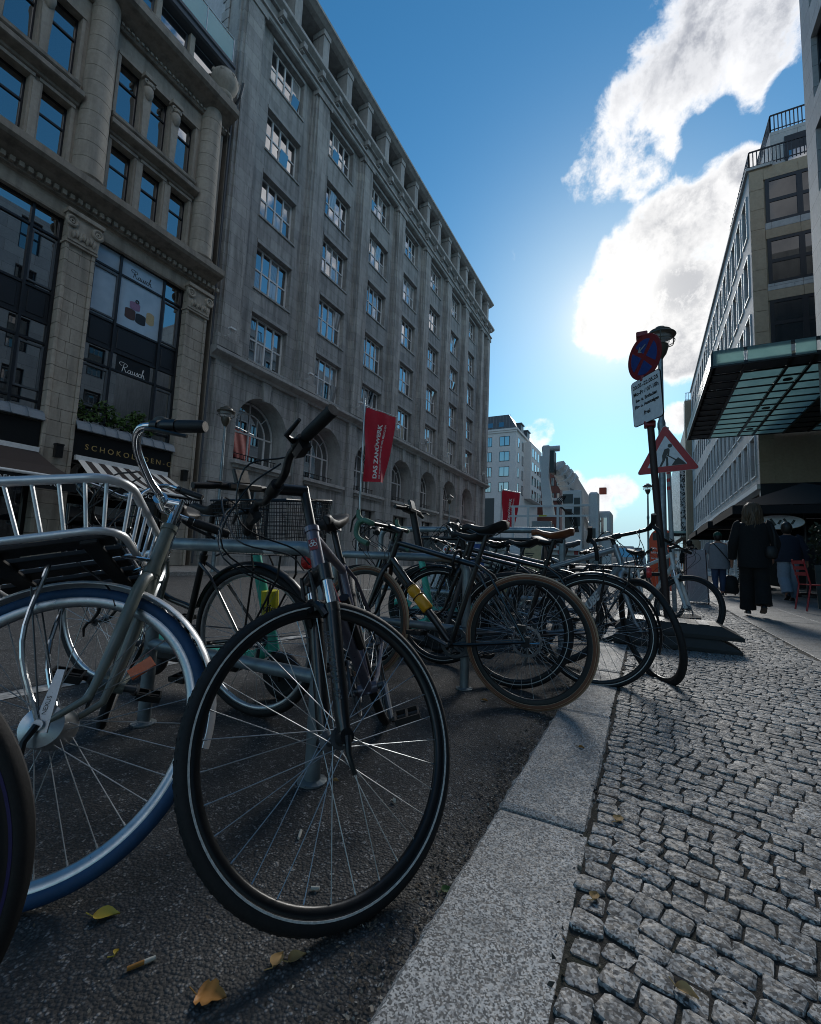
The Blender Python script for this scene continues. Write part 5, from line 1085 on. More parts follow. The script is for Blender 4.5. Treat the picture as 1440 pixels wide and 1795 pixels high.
# --- gravel bike with tan wall tyres
C = bicycle('bicycle', 'black gravel bike with tan wall tyres, green bar tape and yellow bottle', (-.552,2.424,178.9,1.6,-5.2), dict(wb=1.055, headl=.162, sh=.958, ext=.09, rise=.045),
    dict(frame='bike_black', tyre='tyre_tan', wall='tan_rim_wall', rim='rim_black', t=.0185, bar='drop', grip='tape_green', disc=True, nsp=28, sp=.0011, spoke='black_paint', rim_d=.026, crank=200, pedals=True, ft=.0175, tread=0))
dcd = (C['bb']-C['hb']).normalized(); bp = C['hb']+dcd*.26+Vector((.032,0,.052)); 
ob('water_bottle', MB().lathe([(.030,0),(.036,.008),(.036,.10),(.031,.108),(.031,.116),(.036,.124),(.036,.165),(.028,.178)], bp+dcd*.19, 20, -dcd), 'bottle_yellow', C['root'], C['Mf'], smooth=40)
ob('bottle_cap', MB().lathe([(.030,0),(.030,.02),(.014,.028),(.014,.045),(.010,.05)], bp+dcd*.012, 18, -dcd), 'black_matte', C['root'], C['Mf'], smooth=40)
ob('bottle_cage', MB().torus(bp+dcd*.09, dcd, .039, .003, 20, 6).torus(bp+dcd*.02, dcd, .034, .002, 20, 6).tube([bp+dcd*.20+Vector((-.03,0,-.03)), bp+dcd*.09+Vector((-.03,0,-.03))], .005, 6), 'black_paint', C['root'], C['Mf'])
ob('frame_lock', MB().torus(C['stop']+Vector((.13,0,.0)), (1,0,.2), .055, .009, 24, 8), 'black_matte', C['root'], C['Mf'])
# --- black bike with brown saddle and rear rack
E_ = bicycle('bicycle', 'black city bike with brown leather saddle, rear rack and mudguards', (-.285,3.091,180.5,-2.6,0), dict(sh=.968, barw=.29, rise=.09, barback=.05, barup=.03),
    dict(frame='bike_black', fender='black_paint', rack='black_paint', saddle='saddle_brown', sw=.17, strip='reflective', rim='rim_black', t=.021, sp=.0012, rim_d=.016, stilt=-2, light=True))
# --- silver bike with black bullhorn bar, frame lettering
Fk = bicycle('bicycle', 'silver grey sports bike with black drop bar, knobbly front wheel turned to the pavement', (-.914,3.89,-25.4,3.1,-36.1), dict(fork=.429, headl=.172, ext=.07, rise=.05),
    dict(frame='bike_silver', fork='bike_silver', bar='bull', t=.020, rim='rim_black', sp=.0011, saddle='black_matte', fkr=.018, ft=.022, tread=0, disc=True))
me = text_mesh('CUBE', .075, .0008, shear=.25, space=1.05, bold=.003); dd = (Fk['hb']-Fk['bb']).normalized(); nn = Vector((0,-1,0)); 
ob('lettering', me, 'white_letter', Fk['root'], Fk['Mf'] @ frameM(Fk['bb']+dd*.18+Vector((0,-.0262,0))-dd.cross(nn)*.0, dd, nn.cross(dd), nn) @ TR(0,-.028,0))
# --- white mountain bike by the sign plates
G = bicycle('bicycle', 'white mountain bike with suspension fork leaning by the road works sign', (-.314,6.394,-50.6,-3.9,24.0), dict(fork=.453, headl=.171, barw=.33),
    dict(frame='bike_white', fork='bike_white', susp=True, t=.024, rim='rim_black', sp=.0014, saddle='black_matte', ft=.021))
# --- city bike with wire basket behind the first rack
H_ = bicycle('bicycle', 'black city bike with wire basket on the rear rack behind the first rack hoop', (-1.622,1.595,185.9,-6.7,0), dict(rise=.16, barup=.06, barback=.16, barw=.29, ext=.04, sh=.98),
    dict(frame='bike_black', bar='swept', barmat='chrome', fender='black_paint', rack='black_paint', rim='alu', t=.021, step=True, sp=.0013, rim_d=.016, reflect=True, stemmat='chrome'))
m = MB(); bx0, bx1, by, z0, z1 = -.32, .08, .17, .77, 1.0
def wire(p, q): m.tube([p, q], .0013, 4, caps=False)
for i in range(25):
    t_ = i/24
    for y in (-by, by): wire((bx0+.03+(bx1-bx0-.06)*t_,y*.85,z0),(bx0+(bx1-bx0)*t_,y,z1))
    for x, xx in ((bx0,bx0+.03),(bx1,bx1-.03)): wire((xx,(-by+2*by*t_)*.85,z0),(x,-by+2*by*t_,z1))
    wire((bx0+.03+(bx1-bx0-.06)*t_,-by*.85,z0),(bx0+.03+(bx1-bx0-.06)*t_,by*.85,z0))
for k_ in range(14):
    t_ = k_/13; e = .03*(1-t_); yy = by*(.85+.15*t_); z = z0+(z1-z0)*t_; m.tube([(bx0+e,-yy,z),(bx1-e,-yy,z),(bx1-e,yy,z),(bx0+e,yy,z)], .0013 if k_ < 13 else .004, 4, closed=True)
ob('wire_basket', m, 'black_paint', H_['root'], H_['Mf'])
# --- further bikes
I_ = bicycle('bicycle', 'dark grey bike with thick frame behind the gravel bike', (-.72,2.78,183,-3,8), dict(sh=.93, barw=.30, barback=.06, rise=.07), dict(frame='bike_grey', ft=.024, t=.021, rim='rim_black', strip='reflective', sp=.0012))
J_ = bicycle('bicycle', 'black trekking bike with mudguards half hidden behind the grey thick framed bike', (-1.15,4.55,175,4,-12), dict(barback=.05, sh=.94), dict(frame='bike_black', fender='black_paint', rack='black_paint', rim='alu', t=.021, sp=.0014))
bicycle('bicycle', 'black bike with chrome bar squeezed between the brown saddle bike and the tall rail', (-.62,3.62,184,5,14), dict(barback=.12, barup=.06, sh=.93, rise=.1), dict(frame='bike_black', bar='swept', barmat='chrome', fender='black_paint', rim='rim_black', t=.020, sp=.0013))
bicycle('bicycle', 'dark bike with light saddle parked beyond the tall rail', (-.45,4.75,186,-5,-10), dict(sh=.97), dict(frame='bike_grey', rim='rim_black', t=.021, sp=.0014, saddle='lead_grey', strip='reflective'))
bicycle('bicycle', 'black bike facing the pavement beyond the cabinet', (-1.5,6.0,4,4,-20), dict(sh=.95), dict(frame='bike_black', rim='rim_black', fender='black_paint', t=.021, sp=.0015))
bicycle('bicycle', 'furthest parked bike with grey frame behind the white mountain bike', (-.9,7.2,-8,-4,25), dict(sh=.93), dict(frame='bike_grey', rim='rim_black', t=.021, sp=.0016))
Z_ = bicycle('bicycle', 'bike with violet rim cut by the left edge of the picture', (-1.72,-.65,45,0,0), dict(wb=1.06, r=.343), dict(frame='bike_black', t=.0150, rim='rim_black', rim_d=.016, sp=.0013, strip='rim_violet'))
# ================================================================== bike racks and street furniture
def hoop(label, y, x0, x1, h, r_=.027, cross=.34, group='galvanised bike racks'):
    t = thing('bike_rack', label, 'bike rack', ((x0+x1)/2, y, 0), group); rad = .10
    P = [(x1,y,-.1),(x1,y,h-rad)]+[(x1-rad+rad*math.cos(a),y,h-rad+rad*math.sin(a)) for a in [R(15*i) for i in range(1,7)]]+[(x0+rad-rad*math.sin(a),y,h-rad+rad*math.cos(a)) for a in [R(15*i) for i in range(0,7)]]+[(x0,y,-.1)]
    ob('hoop', MB().tube(P, r_, 14), 'galvanised', t, smooth=50)
    ob('crossbar', MB().cyl((x0,y,cross),(x1,y,cross),r_*.9,n=14), 'galvanised', t, smooth=50)
    for x in (x0, x1): ob('foot_collar', MB().lathe([(.05,.001),(.05,.006),(.03,.012)], (x,y,0), 14), 'galvanised', t)
    return t
h1 = hoop('galvanised steel bike rack hoop with stickers beside the trekking bike', 1.265, -1.93, -1.0, .78)
for x, w, c in ((-1.28,.05,'sign_white'),(-1.52,.045,'reflective')):
    P = [[(x+dx, 1.265+.0278*math.cos(a), .78+.0278*math.sin(a)) for a in [R(-150+15*i) for i in range(9)]]+[(x+dx, 1.265+.0274*math.cos(a), .78+.0274*math.sin(a)) for a in [R(-150+15*i) for i in range(8,-1,-1)]] for dx in (0, w)]
    ob('sticker', MB().loft(P), c, h1)
hoop('galvanised steel bike rack hoop behind the gravel bike', 2.588, -1.95, -.96, .765)
h3 = hoop('tall galvanised rail behind the brown saddle', 4.25, -2.6, -.67, 1.06, .03, .42)
hoop('galvanised steel bike rack hoop by the far parked bikes', 5.6, -1.95, -.9, .8)
# cabinet covered in stickers
cab = thing('street_cabinet', 'low dark street cabinet covered with posters and stickers behind the bikes', 'cabinet', (-1.75, 5.25, 0))
ob('body', MB().cbox((-2.5,5.1,.06),(-1.0,5.5,1.0),.012).mm((-2.46,5.13,0),(-1.04,5.47,.06)), 'dark_frame', cab); ob('lid', MB().cbox((-2.53,5.07,1.0),(-.97,5.53,1.03),.008), 'dark_frame', cab)
rs = random.Random(4)
SCOL = ['sign_white','paper','dull_blue','sign_white','dark_red','paper','lead_grey','print_cream','dark_frame','sign_white']
Y0 = 5.098
def stick(x0, x1, z0, z1, mat, d=0, rot=0):
    c = ((x0+x1)/2, Y0-.0012-d*.0012, (z0+z1)/2); return ob('sticker', MB().box(c, (x1-x0,.001,z1-z0), Matrix.Rotation(R(rot),3,'Y')), mat, cab)
for i in range(26):
    x = rs.uniform(-2.45,-1.1); z = rs.uniform(.3,.9); w = rs.uniform(.05,.16); hh = rs.uniform(.05,.18); stick(x, min(x+w,-1.02), z, min(z+hh,.98), rs.choice(SCOL), i % 5, rs.uniform(-8,8))
stick(-1.36,-1.24,.25,.97,'sign_white',7,-4); stick(-1.62,-1.42,.62,.95,'paper',6); stick(-1.22,-1.03,.55,.96,'print_cream',6,3); stick(-1.88,-1.68,.6,.95,'dull_blue',6,2)
for (x, z, w) in ((-1.6,.88,.16),(-1.6,.8,.12),(-1.86,.88,.14),(-1.86,.78,.15),(-1.2,.85,.1)):
    for j in range(3): stick(x, x+w*(1-.15*j), z-.02*j, z-.02*j+.009, 'dark_frame', 9)
ob('round_sticker', MB().lathe([(.075,0),(.075,.001)], (-2.14,Y0-.01,.86), 24, (0,-1,0)), 'sign_white', cab)
for k_, mt in enumerate(('red_paint','yellow_paint')): ob('cross_print', MB().box((-2.14,Y0-.0125-.001*k_,.86),(.11,.001,.032),Matrix.Rotation(R(20+90*k_),3,'Y')), mt, cab)
# e-scooters
def scooter(label, x, y, hd, steer=0, lean=4, hh=1.12):
    root = thing('electric_scooter', label, 'scooter', (x, y, 0), 'rental scooters among the bikes'); M = TR(x, y, 0) @ Matrix.Rotation(R(hd), 4, 'Z') @ Matrix.Rotation(R(lean), 4, 'X')
    ob('deck', MB().cbox((.12,-.09,.13),(.72,.09,.20),.02), 'black_matte', root, M); ob('deck_mat', MB().mm((.16,-.075,.2),(.68,.075,.206)), 'teal_paint', root, M)
    s = Vector((-.25,0,.97)).normalized(); a = Vector((.92,0,.13)); top = a+s*hh*.92
    Ms = M @ TR(a) @ Matrix.Rotation(R(steer), 4, s) @ TR(-a)
    ob('neck', MB().tube([(.70,0,.17),(.84,0,.24),a+s*.2], [.035,.034,.03], 12), 'teal_paint', root, M, smooth=50)
    ob('stem', MB().tube([a+s*.12, a+s*hh*.62], [.030,.027], 14), 'teal_paint', root, Ms, smooth=50); ob('upper_stem', MB().tube([a+s*hh*.60, top], [.031,.030], 14), 'black_matte', root, Ms, smooth=50)
    for p, nm in ((Vector((.95,0,.125)),'front_wheel'), (Vector((0,0,.125)),'rear_wheel')):
        ob(nm, MB().torus(p,(0,1,0),.095,.03,36,10).lathe([(.075,-.02),(.075,.02)], p, 20, (0,1,0)), 'tyre_black', root, Ms if nm[0] == 'f' else M, smooth=50)
    ob('front_fork', MB().tube([a+s*.12,(.95,.045,.16),(.95,.045,.11)],.016,8).tube([a+s*.12,(.95,-.045,.16),(.95,-.045,.11)],.016,8), 'black_matte', root, Ms)
    ob('rear_mudguard', MB().tube(catmull([(.12,0,.22),(.02,0,.27),(-.12,0,.21)],6),.035,8), 'teal_paint', root, M, smooth=60); ob('rear_light', MB().box((-.13,0,.2),(.02,.05,.03)), 'lamp_red', root, M)
    f_ = Vector((.97,0,.25)); hb = MB(); gp_ = MB()
    for t_ in (-1,1):
        hb.tube([offs(top,0), offs(top,t_*.16)-f_*.0, offs(top,t_*.20)-f_*.01], [.020,.019,.014], 10); gp_.tube([offs(top,t_*.18)-f_*.01, offs(top,t_*.30)-f_*.03], [.0175,.0165], 12); hb.tube([offs(top,t_*.17)+f_*.02, offs(top,t_*.20)+f_*.05, offs(top,t_*.28)+f_*.045], [.008,.006,.005], 6)
    hb.cbox((top.x-.05,-.12,top.z-.02),(top.x+.03,.12,top.z+.018),.008)
    ob('handlebar', hb, 'black_matte', root, Ms, smooth=40); ob('grips', gp_, 'rubber_grip', root, Ms, smooth=40)
    ob('display', MB().cbox((-.014,-.05,0),(.014,.05,.085),.006), 'black_paint', root, Ms @ TR(top+Vector((0,0,.015))) @ Matrix.Rotation(R(-18),4,'Y'))
    return root, M
s1, M1 = scooter('teal rental scooter with black handlebar behind the grey rental bike', -2.62, 1.74, 6, -2, 5, 1.10)
ob('plate_sticker', MB().cyl((.60,0,.42),(.60,0,.58),.045,n=14), 'yellow_paint', s1, M1 @ TR(.26,.0,-.02)); me = text_mesh('Jeffrey', .05, .0008); ob('lettering', me, 'black_paint', s1, M1 @ frameM((.84,-.0465,.46),(1,0,0),(0,0,1),(0,-1,0)))
scooter('teal rental scooter standing between the gravel bike and the cabinet', -2.45, 3.35, 4, 0, -3, 1.16)
scooter('teal rental scooter lying low behind the bikes near the tall rail', -2.5, 4.6, 12, 20, 6, 1.1)
# sign pole with no stopping sign and text plate
sp_ = thing('no_stopping_sign', 'brown leaning pole with round no stopping sign and white text plate', 'road sign', (.205, 5.2, .05))
ob('pole', MB().tube([(.205,5.2,.03),(.10,5.2,1.6),(.0,5.2,3.25)], .034, 12), 'rust_pole', sp_, smooth=40)
ax_x = Vector((.83,-.36,.42)).normalized(); 
nrm_ = Vector((-.30,-.93,-.16)).normalized(); ux = Vector((.0,0,1)).cross(nrm_)*-1; ux = (Vector((.93,-.30,.10))-nrm_*Vector((.93,-.30,.10)).dot(nrm_)).normalized()
lean_up = Vector((-.064,0,1)).normalized(); n_ = Vector((-.76,-.65,-.04)).normalized(); ux = lean_up.cross(n_).normalized(); ux = ux if ux.x > 0 else -ux; uy = n_.cross(ux); uy = uy if uy.z > 0 else -uy
SM = lambda c: frameM(c, ux, uy, n_)
c1 = Vector((.01,5.14,2.97)); Md = SM(c1)
def disc(r_, d, n=48): return MB().lathe([(r_,d),(r_,d+.002)], n=n)
sd_ = ob('sign_disc', MB().lathe([(.238,-.006),(.24,-.004),(.24,.004),(.238,.006)], n=48), 'dark_red', sp_, Md)
q = MB()
for k_ in range(4):
    a0_ = R(45+90*k_-45+7.5+0); pts = []
    for i in range(13): a = R(90*k_+10+70*i/12)-R(0); pts.append((.187*math.cos(a), .187*math.sin(a), .0065))
    a = R(90*k_+45); pts.append((.034*math.cos(a), .034*math.sin(a), .0065)); q.prism(pts, (0,0,.001))
ob('blue_field', q, 'sign_blue', sp_, Md @ Matrix.Rotation(R(45),4,'Z'))
ar = MB().prism([(-.06,.075,.009),(.045,.115,.009),(.04,.130,.009),(-.065,.09,.009)], (0,0,.001)).prism([(-.075,.08,.0095),(-.02,.055,.0095),(-.025,.072,.0095),(-.06,.088,.0095)], (0,0,.001)).prism([(-.075,.08,.0095),(-.045,.13,.0095),(-.03,.122,.0095),(-.058,.078,.0095)], (0,0,.001)); ob('arrow', ar, 'machine_grey', sp_, Md)
c2 = Vector((.03,5.13,2.505)); Mp = SM(c2)
def rrect(w, h, r_, z, d): return MB().prism([(sx*(w/2-r_)+r_*math.cos(R(a+t_)), sy*(h/2-r_)+r_*math.sin(R(a+t_)), z) for sx, sy, a in ((1,1,0),(-1,1,90),(-1,-1,180),(1,-1,270)) for t_ in (0,30,60,90)], (0,0,d))
ob('plate_edge', rrect(.42,.50,.035,-.004,.008), 'black_paint', sp_, Mp); ob('text_plate', rrect(.405,.485,.03,.0045,.0015), 'sign_white', sp_, Mp)
for txt, y, sz in (('20.05.-22.05.25',.16,.058),('Mo-Fr / 07-18h',.083,.058),('Be- u. Entladen',.01,.050),('Ein- u. Aussteigen',-.055,.047),('frei',-.155,.066)):
    ob('lettering', text_mesh(txt, sz, .0004, align='CENTER', bold=.002), 'black_paint', sp_, Mp @ TR(0, y, .0068))
for z, x in ((3.24,-.01),(2.75,.022),(2.25,.055)): ob('clamp', MB().cbox((x-.055,5.15,z-.03),(x+.055,5.26,z+.03),.008), 'dark_red', sp_)
# road works triangle on its own pole
tr = thing('road_works_sign', 'red and white triangular road works sign on a banded pole', 'road sign', (.37, 7.5, .06))
ob('pole', MB().cyl((.37,7.55,.02),(.30,7.55,2.85),.03,n=12), 'machine_grey', tr, smooth=40)
for i in range(3): x = .37-.07*(1.9+.12*i)/2.8; ob('band', MB().cyl((x,7.55,1.9+.12*i),(x-.002,7.55,1.95+.12*i),.0305,n=12), 'red_paint', tr)
n_ = Vector((-.22,-.97,-.05)).normalized(); upv = Vector((-.03,0,1)); ux = upv.cross(n_).normalized(); ux = ux if ux.x > 0 else -ux; uy = n_.cross(ux); uy = uy if uy.z > 0 else -uy
Mt = frameM(Vector((.29,7.48,2.40)), ux, uy, n_)
def tri(s_, z, d, r_=.03):
    P = []; 
    for k_ in range(3):
        a = R(90+120*k_); c = (s_*math.cos(a), s_*math.sin(a))
        for t_ in (-60,-30,0,30,60): P.append((c[0]+r_*math.cos(a+R(t_)), c[1]+r_*math.sin(a+R(t_)), z))
    return MB().prism(P, (0,0,d))
ob('sign_edge', tri(.425,-.006,.006), 'white_paint', tr, Mt); ob('red_triangle', tri(.415,.001,.003), 'red_paint', tr, Mt); ob('white_field', tri(.285,.0045,.002,.01), 'sign_white', tr, Mt)
wk = MB(); Zs = .008
wk.prism([(.055+.030*math.cos(R(30*i)), .165+.030*math.sin(R(30*i)), Zs) for i in range(12)], (0,0,.001))
wk.prism([(-.055,.03,Zs),(-.02,.12,Zs),(.035,.135,Zs),(.045,.10,Zs),(.0,.02,Zs)], (0,0,.001)); wk.prism([(-.055,.03,Zs),(.0,.02,Zs),(-.02,-.04,Zs),(-.07,-.13,Zs),(-.10,-.13,Zs),(-.055,-.04,Zs)], (0,0,.0011)); wk.prism([(-.02,.03,Zs),(.02,.0,Zs),(.02,-.13,Zs),(-.01,-.13,Zs),(-.005,-.03,Zs)], (0,0,.0012)); wk.prism([(.03,.12,Zs),(.05,.11,Zs),(.035,.02,Zs),(.015,.03,Zs)], (0,0,.0013)); wk.prism([(-.04,.06,Zs),(-.035,.075,Zs),(.13,-.05,Zs),(.12,-.065,Zs)], (0,0,.0014)); wk.prism([(.06,-.13,Zs),(.25,-.13,Zs),(.20,-.07,Zs),(.15,-.02,Zs),(.11,-.06,Zs)], (0,0,.0015))
ob('pictogram', wk, 'black_paint', tr, Mt @ TR(0,-.02,0))
# stack of rubber base plates
bp_ = thing('sign_base_plates', 'stack of black recycled rubber base plates on the setts', 'base plate', (.45, 4.95, .04))
for k_, (dx, dy) in enumerate(((0,0),(.015,.0))):
    z = .046+k_*.115
    ob('base_plate', MB().loft([[(-.28+dx,4.72+dy,z),(.72+dx,4.72+dy,z),(.72+dx,5.22+dy,z),(-.28+dx,5.22+dy,z)],[(-.28+dx,4.72+dy,z+.03),(.72+dx,4.72+dy,z+.03),(.72+dx,5.22+dy,z+.03),(-.28+dx,5.22+dy,z+.03)],[(-.2+dx,4.745+dy,z+.112),(.56+dx,4.745+dy,z+.112),(.56+dx,5.2+dy,z+.112),(-.2+dx,5.2+dy,z+.112)]]), 'rubber_plate', bp_)
for i in range(4): ob('grip_slot', MB().mm((-.1+i*.17,4.73,.276),(-.02+i*.17,5.1,.2795)), 'lead_grey', bp_)
b2p = thing('round_base', 'flat black round base under the road works pole', 'base plate', (.4, 7.4, .05)); ob('base', MB().lathe([(.30,.0),(.30,.05),(.2,.09),(.08,.1)], (.38,7.5,.045), 24), 'rubber_plate', b2p)
# street lamps
def lamp(label, x, y, h=5.0, z0=.1, k_=1.0):
    t = thing('street_lamp', label, 'street lamp', (x, y, z0), 'old style street lamps')
    ob('post', MB().lathe([(.085*k_,0),(.085*k_,.9),(.095*k_,.92),(.06*k_,1.0),(.052*k_,h*.62),(.066*k_,h*.63),(.066*k_,h*.645),(.045*k_,h*.66),(.04*k_,h-.62)], (x,y,z0), 16), 'galvanised', t, smooth=35)
    zt = z0+h-.62
    ob('lamp_body', MB().lathe([(.04,0),(.06,.04),(.10,.10),(.13,.20),(.135,.26),(.12,.28)], (x,y,zt), 20), 'bronze', t, smooth=50)
    ob('lamp_glass', MB().lathe([(.12,.27),(.17,.33),(.19,.42),(.17,.48)], (x,y,zt), 20), 'lamp_clear', t, smooth=50)
    ob('lamp_hood', MB().lathe([(.25,.43),(.262,.45),(.25,.47),(.19,.50),(.18,.54),(.10,.58),(.08,.61),(.02,.63)], (x,y,zt), 24), 'bronze', t, smooth=40)
    m = MB()
    for i in range(3): a = R(30+120*i); m.tube(catmull([(x+.12*math.cos(a),y+.12*math.sin(a),zt+.24),(x+.24*math.cos(a),y+.24*math.sin(a),zt+.30),(x+.25*math.cos(a),y+.25*math.sin(a),zt+.44)],5), .009, 6)
    m.torus((x,y,zt+.33),(0,0,1),.235,.008,28,5); ob('lamp_cage', m, 'bronze', t); return t
lamp('street lamp standing behind the no stopping sign', .28, 9.0, 5.1, .05)
lamp('street lamp in front of the first arch of the office building', -11.0, 8.85, 4.9, .1, .8)
lamp('street lamp before the far arches of the office building', -11.0, 26.1, 4.7, .1, .8)
lamp('dark street lamp far down the street right of the crane', .15, 27.5, 5.2, .1)
# red banners on flagpoles
def banner(label, x, y, ztop, h, w, dirv_, main, sub, cut=0):
    t = thing('banner_flag', label, 'banner', (x, y, .1), 'red advertising banners'); d = Vector(dirv_).normalized(); nn = Vector((0,0,1)).cross(d); nn = nn if nn.y < 0 else -nn
    ob('pole', MB().lathe([(.06,0),(.05,3),(.04,ztop+.3)], (x,y,.1), 12), 'alu', t, smooth=40); ob('boom', MB().cyl((x,y,ztop+.06), Vector((x,y,ztop+.06))+d*(w+.25), .022, n=8), 'alu', t)
    V = []; F = []; nu, nv = 14, 26
    def cl_(u, v): 
        ww = w*(1-.22*v) if u > .5 else w; wv = .07*math.sin(u*7+v*3)*v+.05*math.sin(u*3-v*6)+.03*math.sin(u*14-v*9)
        return Vector((x,y,ztop))+d*(.10+u*(w*(1-.30*v**1.5)))+Vector((0,0,-h*v+(.04*h*u*v)))+nn*wv
    for j in range(nv+1):
        for i in range(nu+1): V.append(cl_(i/nu, j/nv))
    for j in range(nv):
        for i in range(nu): a = j*(nu+1)+i; F.append((a,a+1,a+nu+2,a+nu+1))
    ob('cloth', MB().add(V, F), 'banner_red', t, smooth=180)
    for txt, sz, u0 in ((main,.36*w/1.9,.56),(sub,.14*w/1.9,.68)):
        me = text_mesh(txt, sz, .0, space=1.0, bold=.012 if sz > .2 else .002); xs = [v.co.x for v in me.vertices]; ln = max(xs)-min(xs)
        bm = bmesh.new(); bm.from_mesh(me); bmesh.ops.triangulate(bm, faces=bm.faces[:]); bmesh.ops.subdivide_edges(bm, edges=bm.edges[:], cuts=1); bm.to_mesh(me); bm.free()
        sc_ = min(1., h*.78/ln)
        for v in me.vertices:
            vv = .95-(v.co.x-min(xs))*sc_/h; u = u0-v.co.y/w; p = cl_(u, vv); v.co = p+nn*.014
        ob('lettering', me, 'white_letter', t)
banner('red banner with white lettering on a flagpole before the arches', -11.5, 16.8, 7.62, 3.5, 1.9, (.28,1,0), 'DAS ZANÜWERK', 'DIE WIRTSCHAFTSSPRACHE VON MENSCHEN')
banner('red banner on a flagpole left of the white crane', -11.0, 37.6, 6.85, 3.6, 2.3, (.42,.9,0), 'DAS ZANÜWERK', 'DIE WIRTSCHAFTSSPRACHE VON MENSCHEN')
# orange litter bin
lb = thing('litter_bin', 'orange litter bin with white lettering behind the sign pole', 'litter bin', (.28, 10, .1))
ob('body', MB().loft([[(.28+w*.21*sx,10+w*.16*sy,z) for sx, sy in ((-1,-1),(1,-1),(1,1),(-1,1))] for z, w in ((.32,.86),(.36,.92),(1.2,1.0),(1.28,1.0))]), 'orange_paint', lb)
P = [(.07,9.84,1.281)]+[(.28-.21*math.cos(R(18*i)),9.84,1.281+.22*math.sin(R(18*i))) for i in range(1,10)]+[(.49,9.84,1.281)]; ob('hood', MB().prism(P, (0,.32,0)), 'orange_paint', lb); ob('slot', MB().mm((.13,9.832,1.27),(.43,9.839,1.42)), 'black_paint', lb); ob('post', MB().mm((.24,10.17,.05),(.32,10.22,1.3)), 'machine_grey', lb)
for txt, z, sz in (('Die Berliner',1.10,.062),('bitten',1.02,.062),('Bitte sauber',.92,.03)): ob('lettering', text_mesh(txt, sz, .0005, bold=.0012), 'white_letter', lb, frameM((.10,9.8375,z),(1,0,0),(0,0,1),(0,-1,0)))
# A-board
ab = thing('sandwich_board', 'grey sandwich board standing on the setts beside the footpath', 'sign board', (.95, 11, .06))
for s_ in (-1,1): ob('board', MB().prism([(.72,11+s_*.28,.10),(1.12,11+s_*.28,.10),(1.10,11+s_*.04,1.15),(.74,11+s_*.04,1.15)], (0,.02*s_,0)), 'machine_grey', ab)
ob('legs', MB().tube([(.74,10.7,.05),(.75,10.95,1.15)],.015,6).tube([(1.10,10.7,.05),(1.09,10.95,1.15)],.015,6), 'black_paint', ab)
# parasols
def parasol(label, x, y, hw, zedge, ztop, txt=None):
    t = thing('parasol', label, 'parasol', (x, y, .12), 'black cafe parasols')
    ob('mast', MB().cyl((x,y,.12),(x,y,ztop),.03,n=10), 'dark_frame', t); ob('base', MB().lathe([(.35,0),(.35,.06),(.08,.1)], (x,y,.12), 20), 'black_paint', t)
    c = [(x-hw,y-hw,zedge),(x+hw,y-hw,zedge),(x+hw,y+hw,zedge),(x-hw,y+hw,zedge)]; m = MB()
    for k_ in range(4):
        a, b = Vector(c[k_]), Vector(c[(k_+1) % 4]); mid = (a+b)/2+Vector((0,0,.02)); T_ = Vector((x,y,ztop))
        m.add([a, mid, T_], [(0,1,2)]); m.add([mid, b, T_], [(0,1,2)])
    ob('canopy', m, 'dark_cloth', t)
    v = MB()
    for k_ in range(4):
        a, b = Vector(c[k_]), Vector(c[(k_+1) % 4]); v.add([a, b, b-Vector((0,0,.22)), a-Vector((0,0,.22))], [(0,1,2,3)])
    ob('valance', v, 'dark_cloth', t)
    rb = MB()
    for k_ in range(4): rb.tube([(x,y,ztop-.03),Vector(c[k_])-Vector((0,0,.02))], .014, 6); rb.tube([(x,y,ztop-.75),(Vector(c[k_])+Vector((x,y,ztop)))/2-Vector((0,0,.03))], .012, 6)
    ob('ribs', rb, 'lead_grey', t)
    if txt:
        me = text_mesh(txt, .34, .001, shear=.2); ob('lettering', me, 'gold_letter', t, frameM((x+hw*.75,y-hw*.8,zedge+.25),(-1,0,0),(0,-.42,.9) if 0 else (0,0,1),(0,-1,0)) @ Matrix.Rotation(R(-24),4,'X'))
    return t
parasol('near black parasol with gold lettering over the cafe tables', 3.9, 15.9, 1.9, 2.42, 3.25, 'Köstritzer')
parasol('second black parasol further along the shop fronts', 3.7, 20.0, 1.8, 2.38, 3.1)
parasol('third black parasol furthest from the camera', 3.6, 24.2, 1.7, 2.38, 3.1)
ls = thing('oval_sign', 'white oval brewery sign hanging below the near parasol', 'sign', (3.2, 14.5, 2.0)); ob('board', MB().lathe([(.5,0),(.5,.03)], n=32), 'sign_white', ls, TR(3.05,14.5,2.03) @ Matrix.Rotation(R(90),4,'X') @ Matrix.Diagonal((1,.36,1,1))); ob('frame', MB().torus((0,0,0),(0,0,1),.5,.02,40,6), 'gold_letter', ls, TR(3.05,14.5,2.03) @ Matrix.Rotation(R(90),4,'X') @ Matrix.Diagonal((1,.36,1,1)))
for i in range(5): ob('emblem', MB().box((2.78+i*.135,14.465,2.03),(.05,.004,.20 if i % 2 else .12),Matrix.Rotation(R(30*(-1)**i),3,'Y')), 'black_paint', ls)
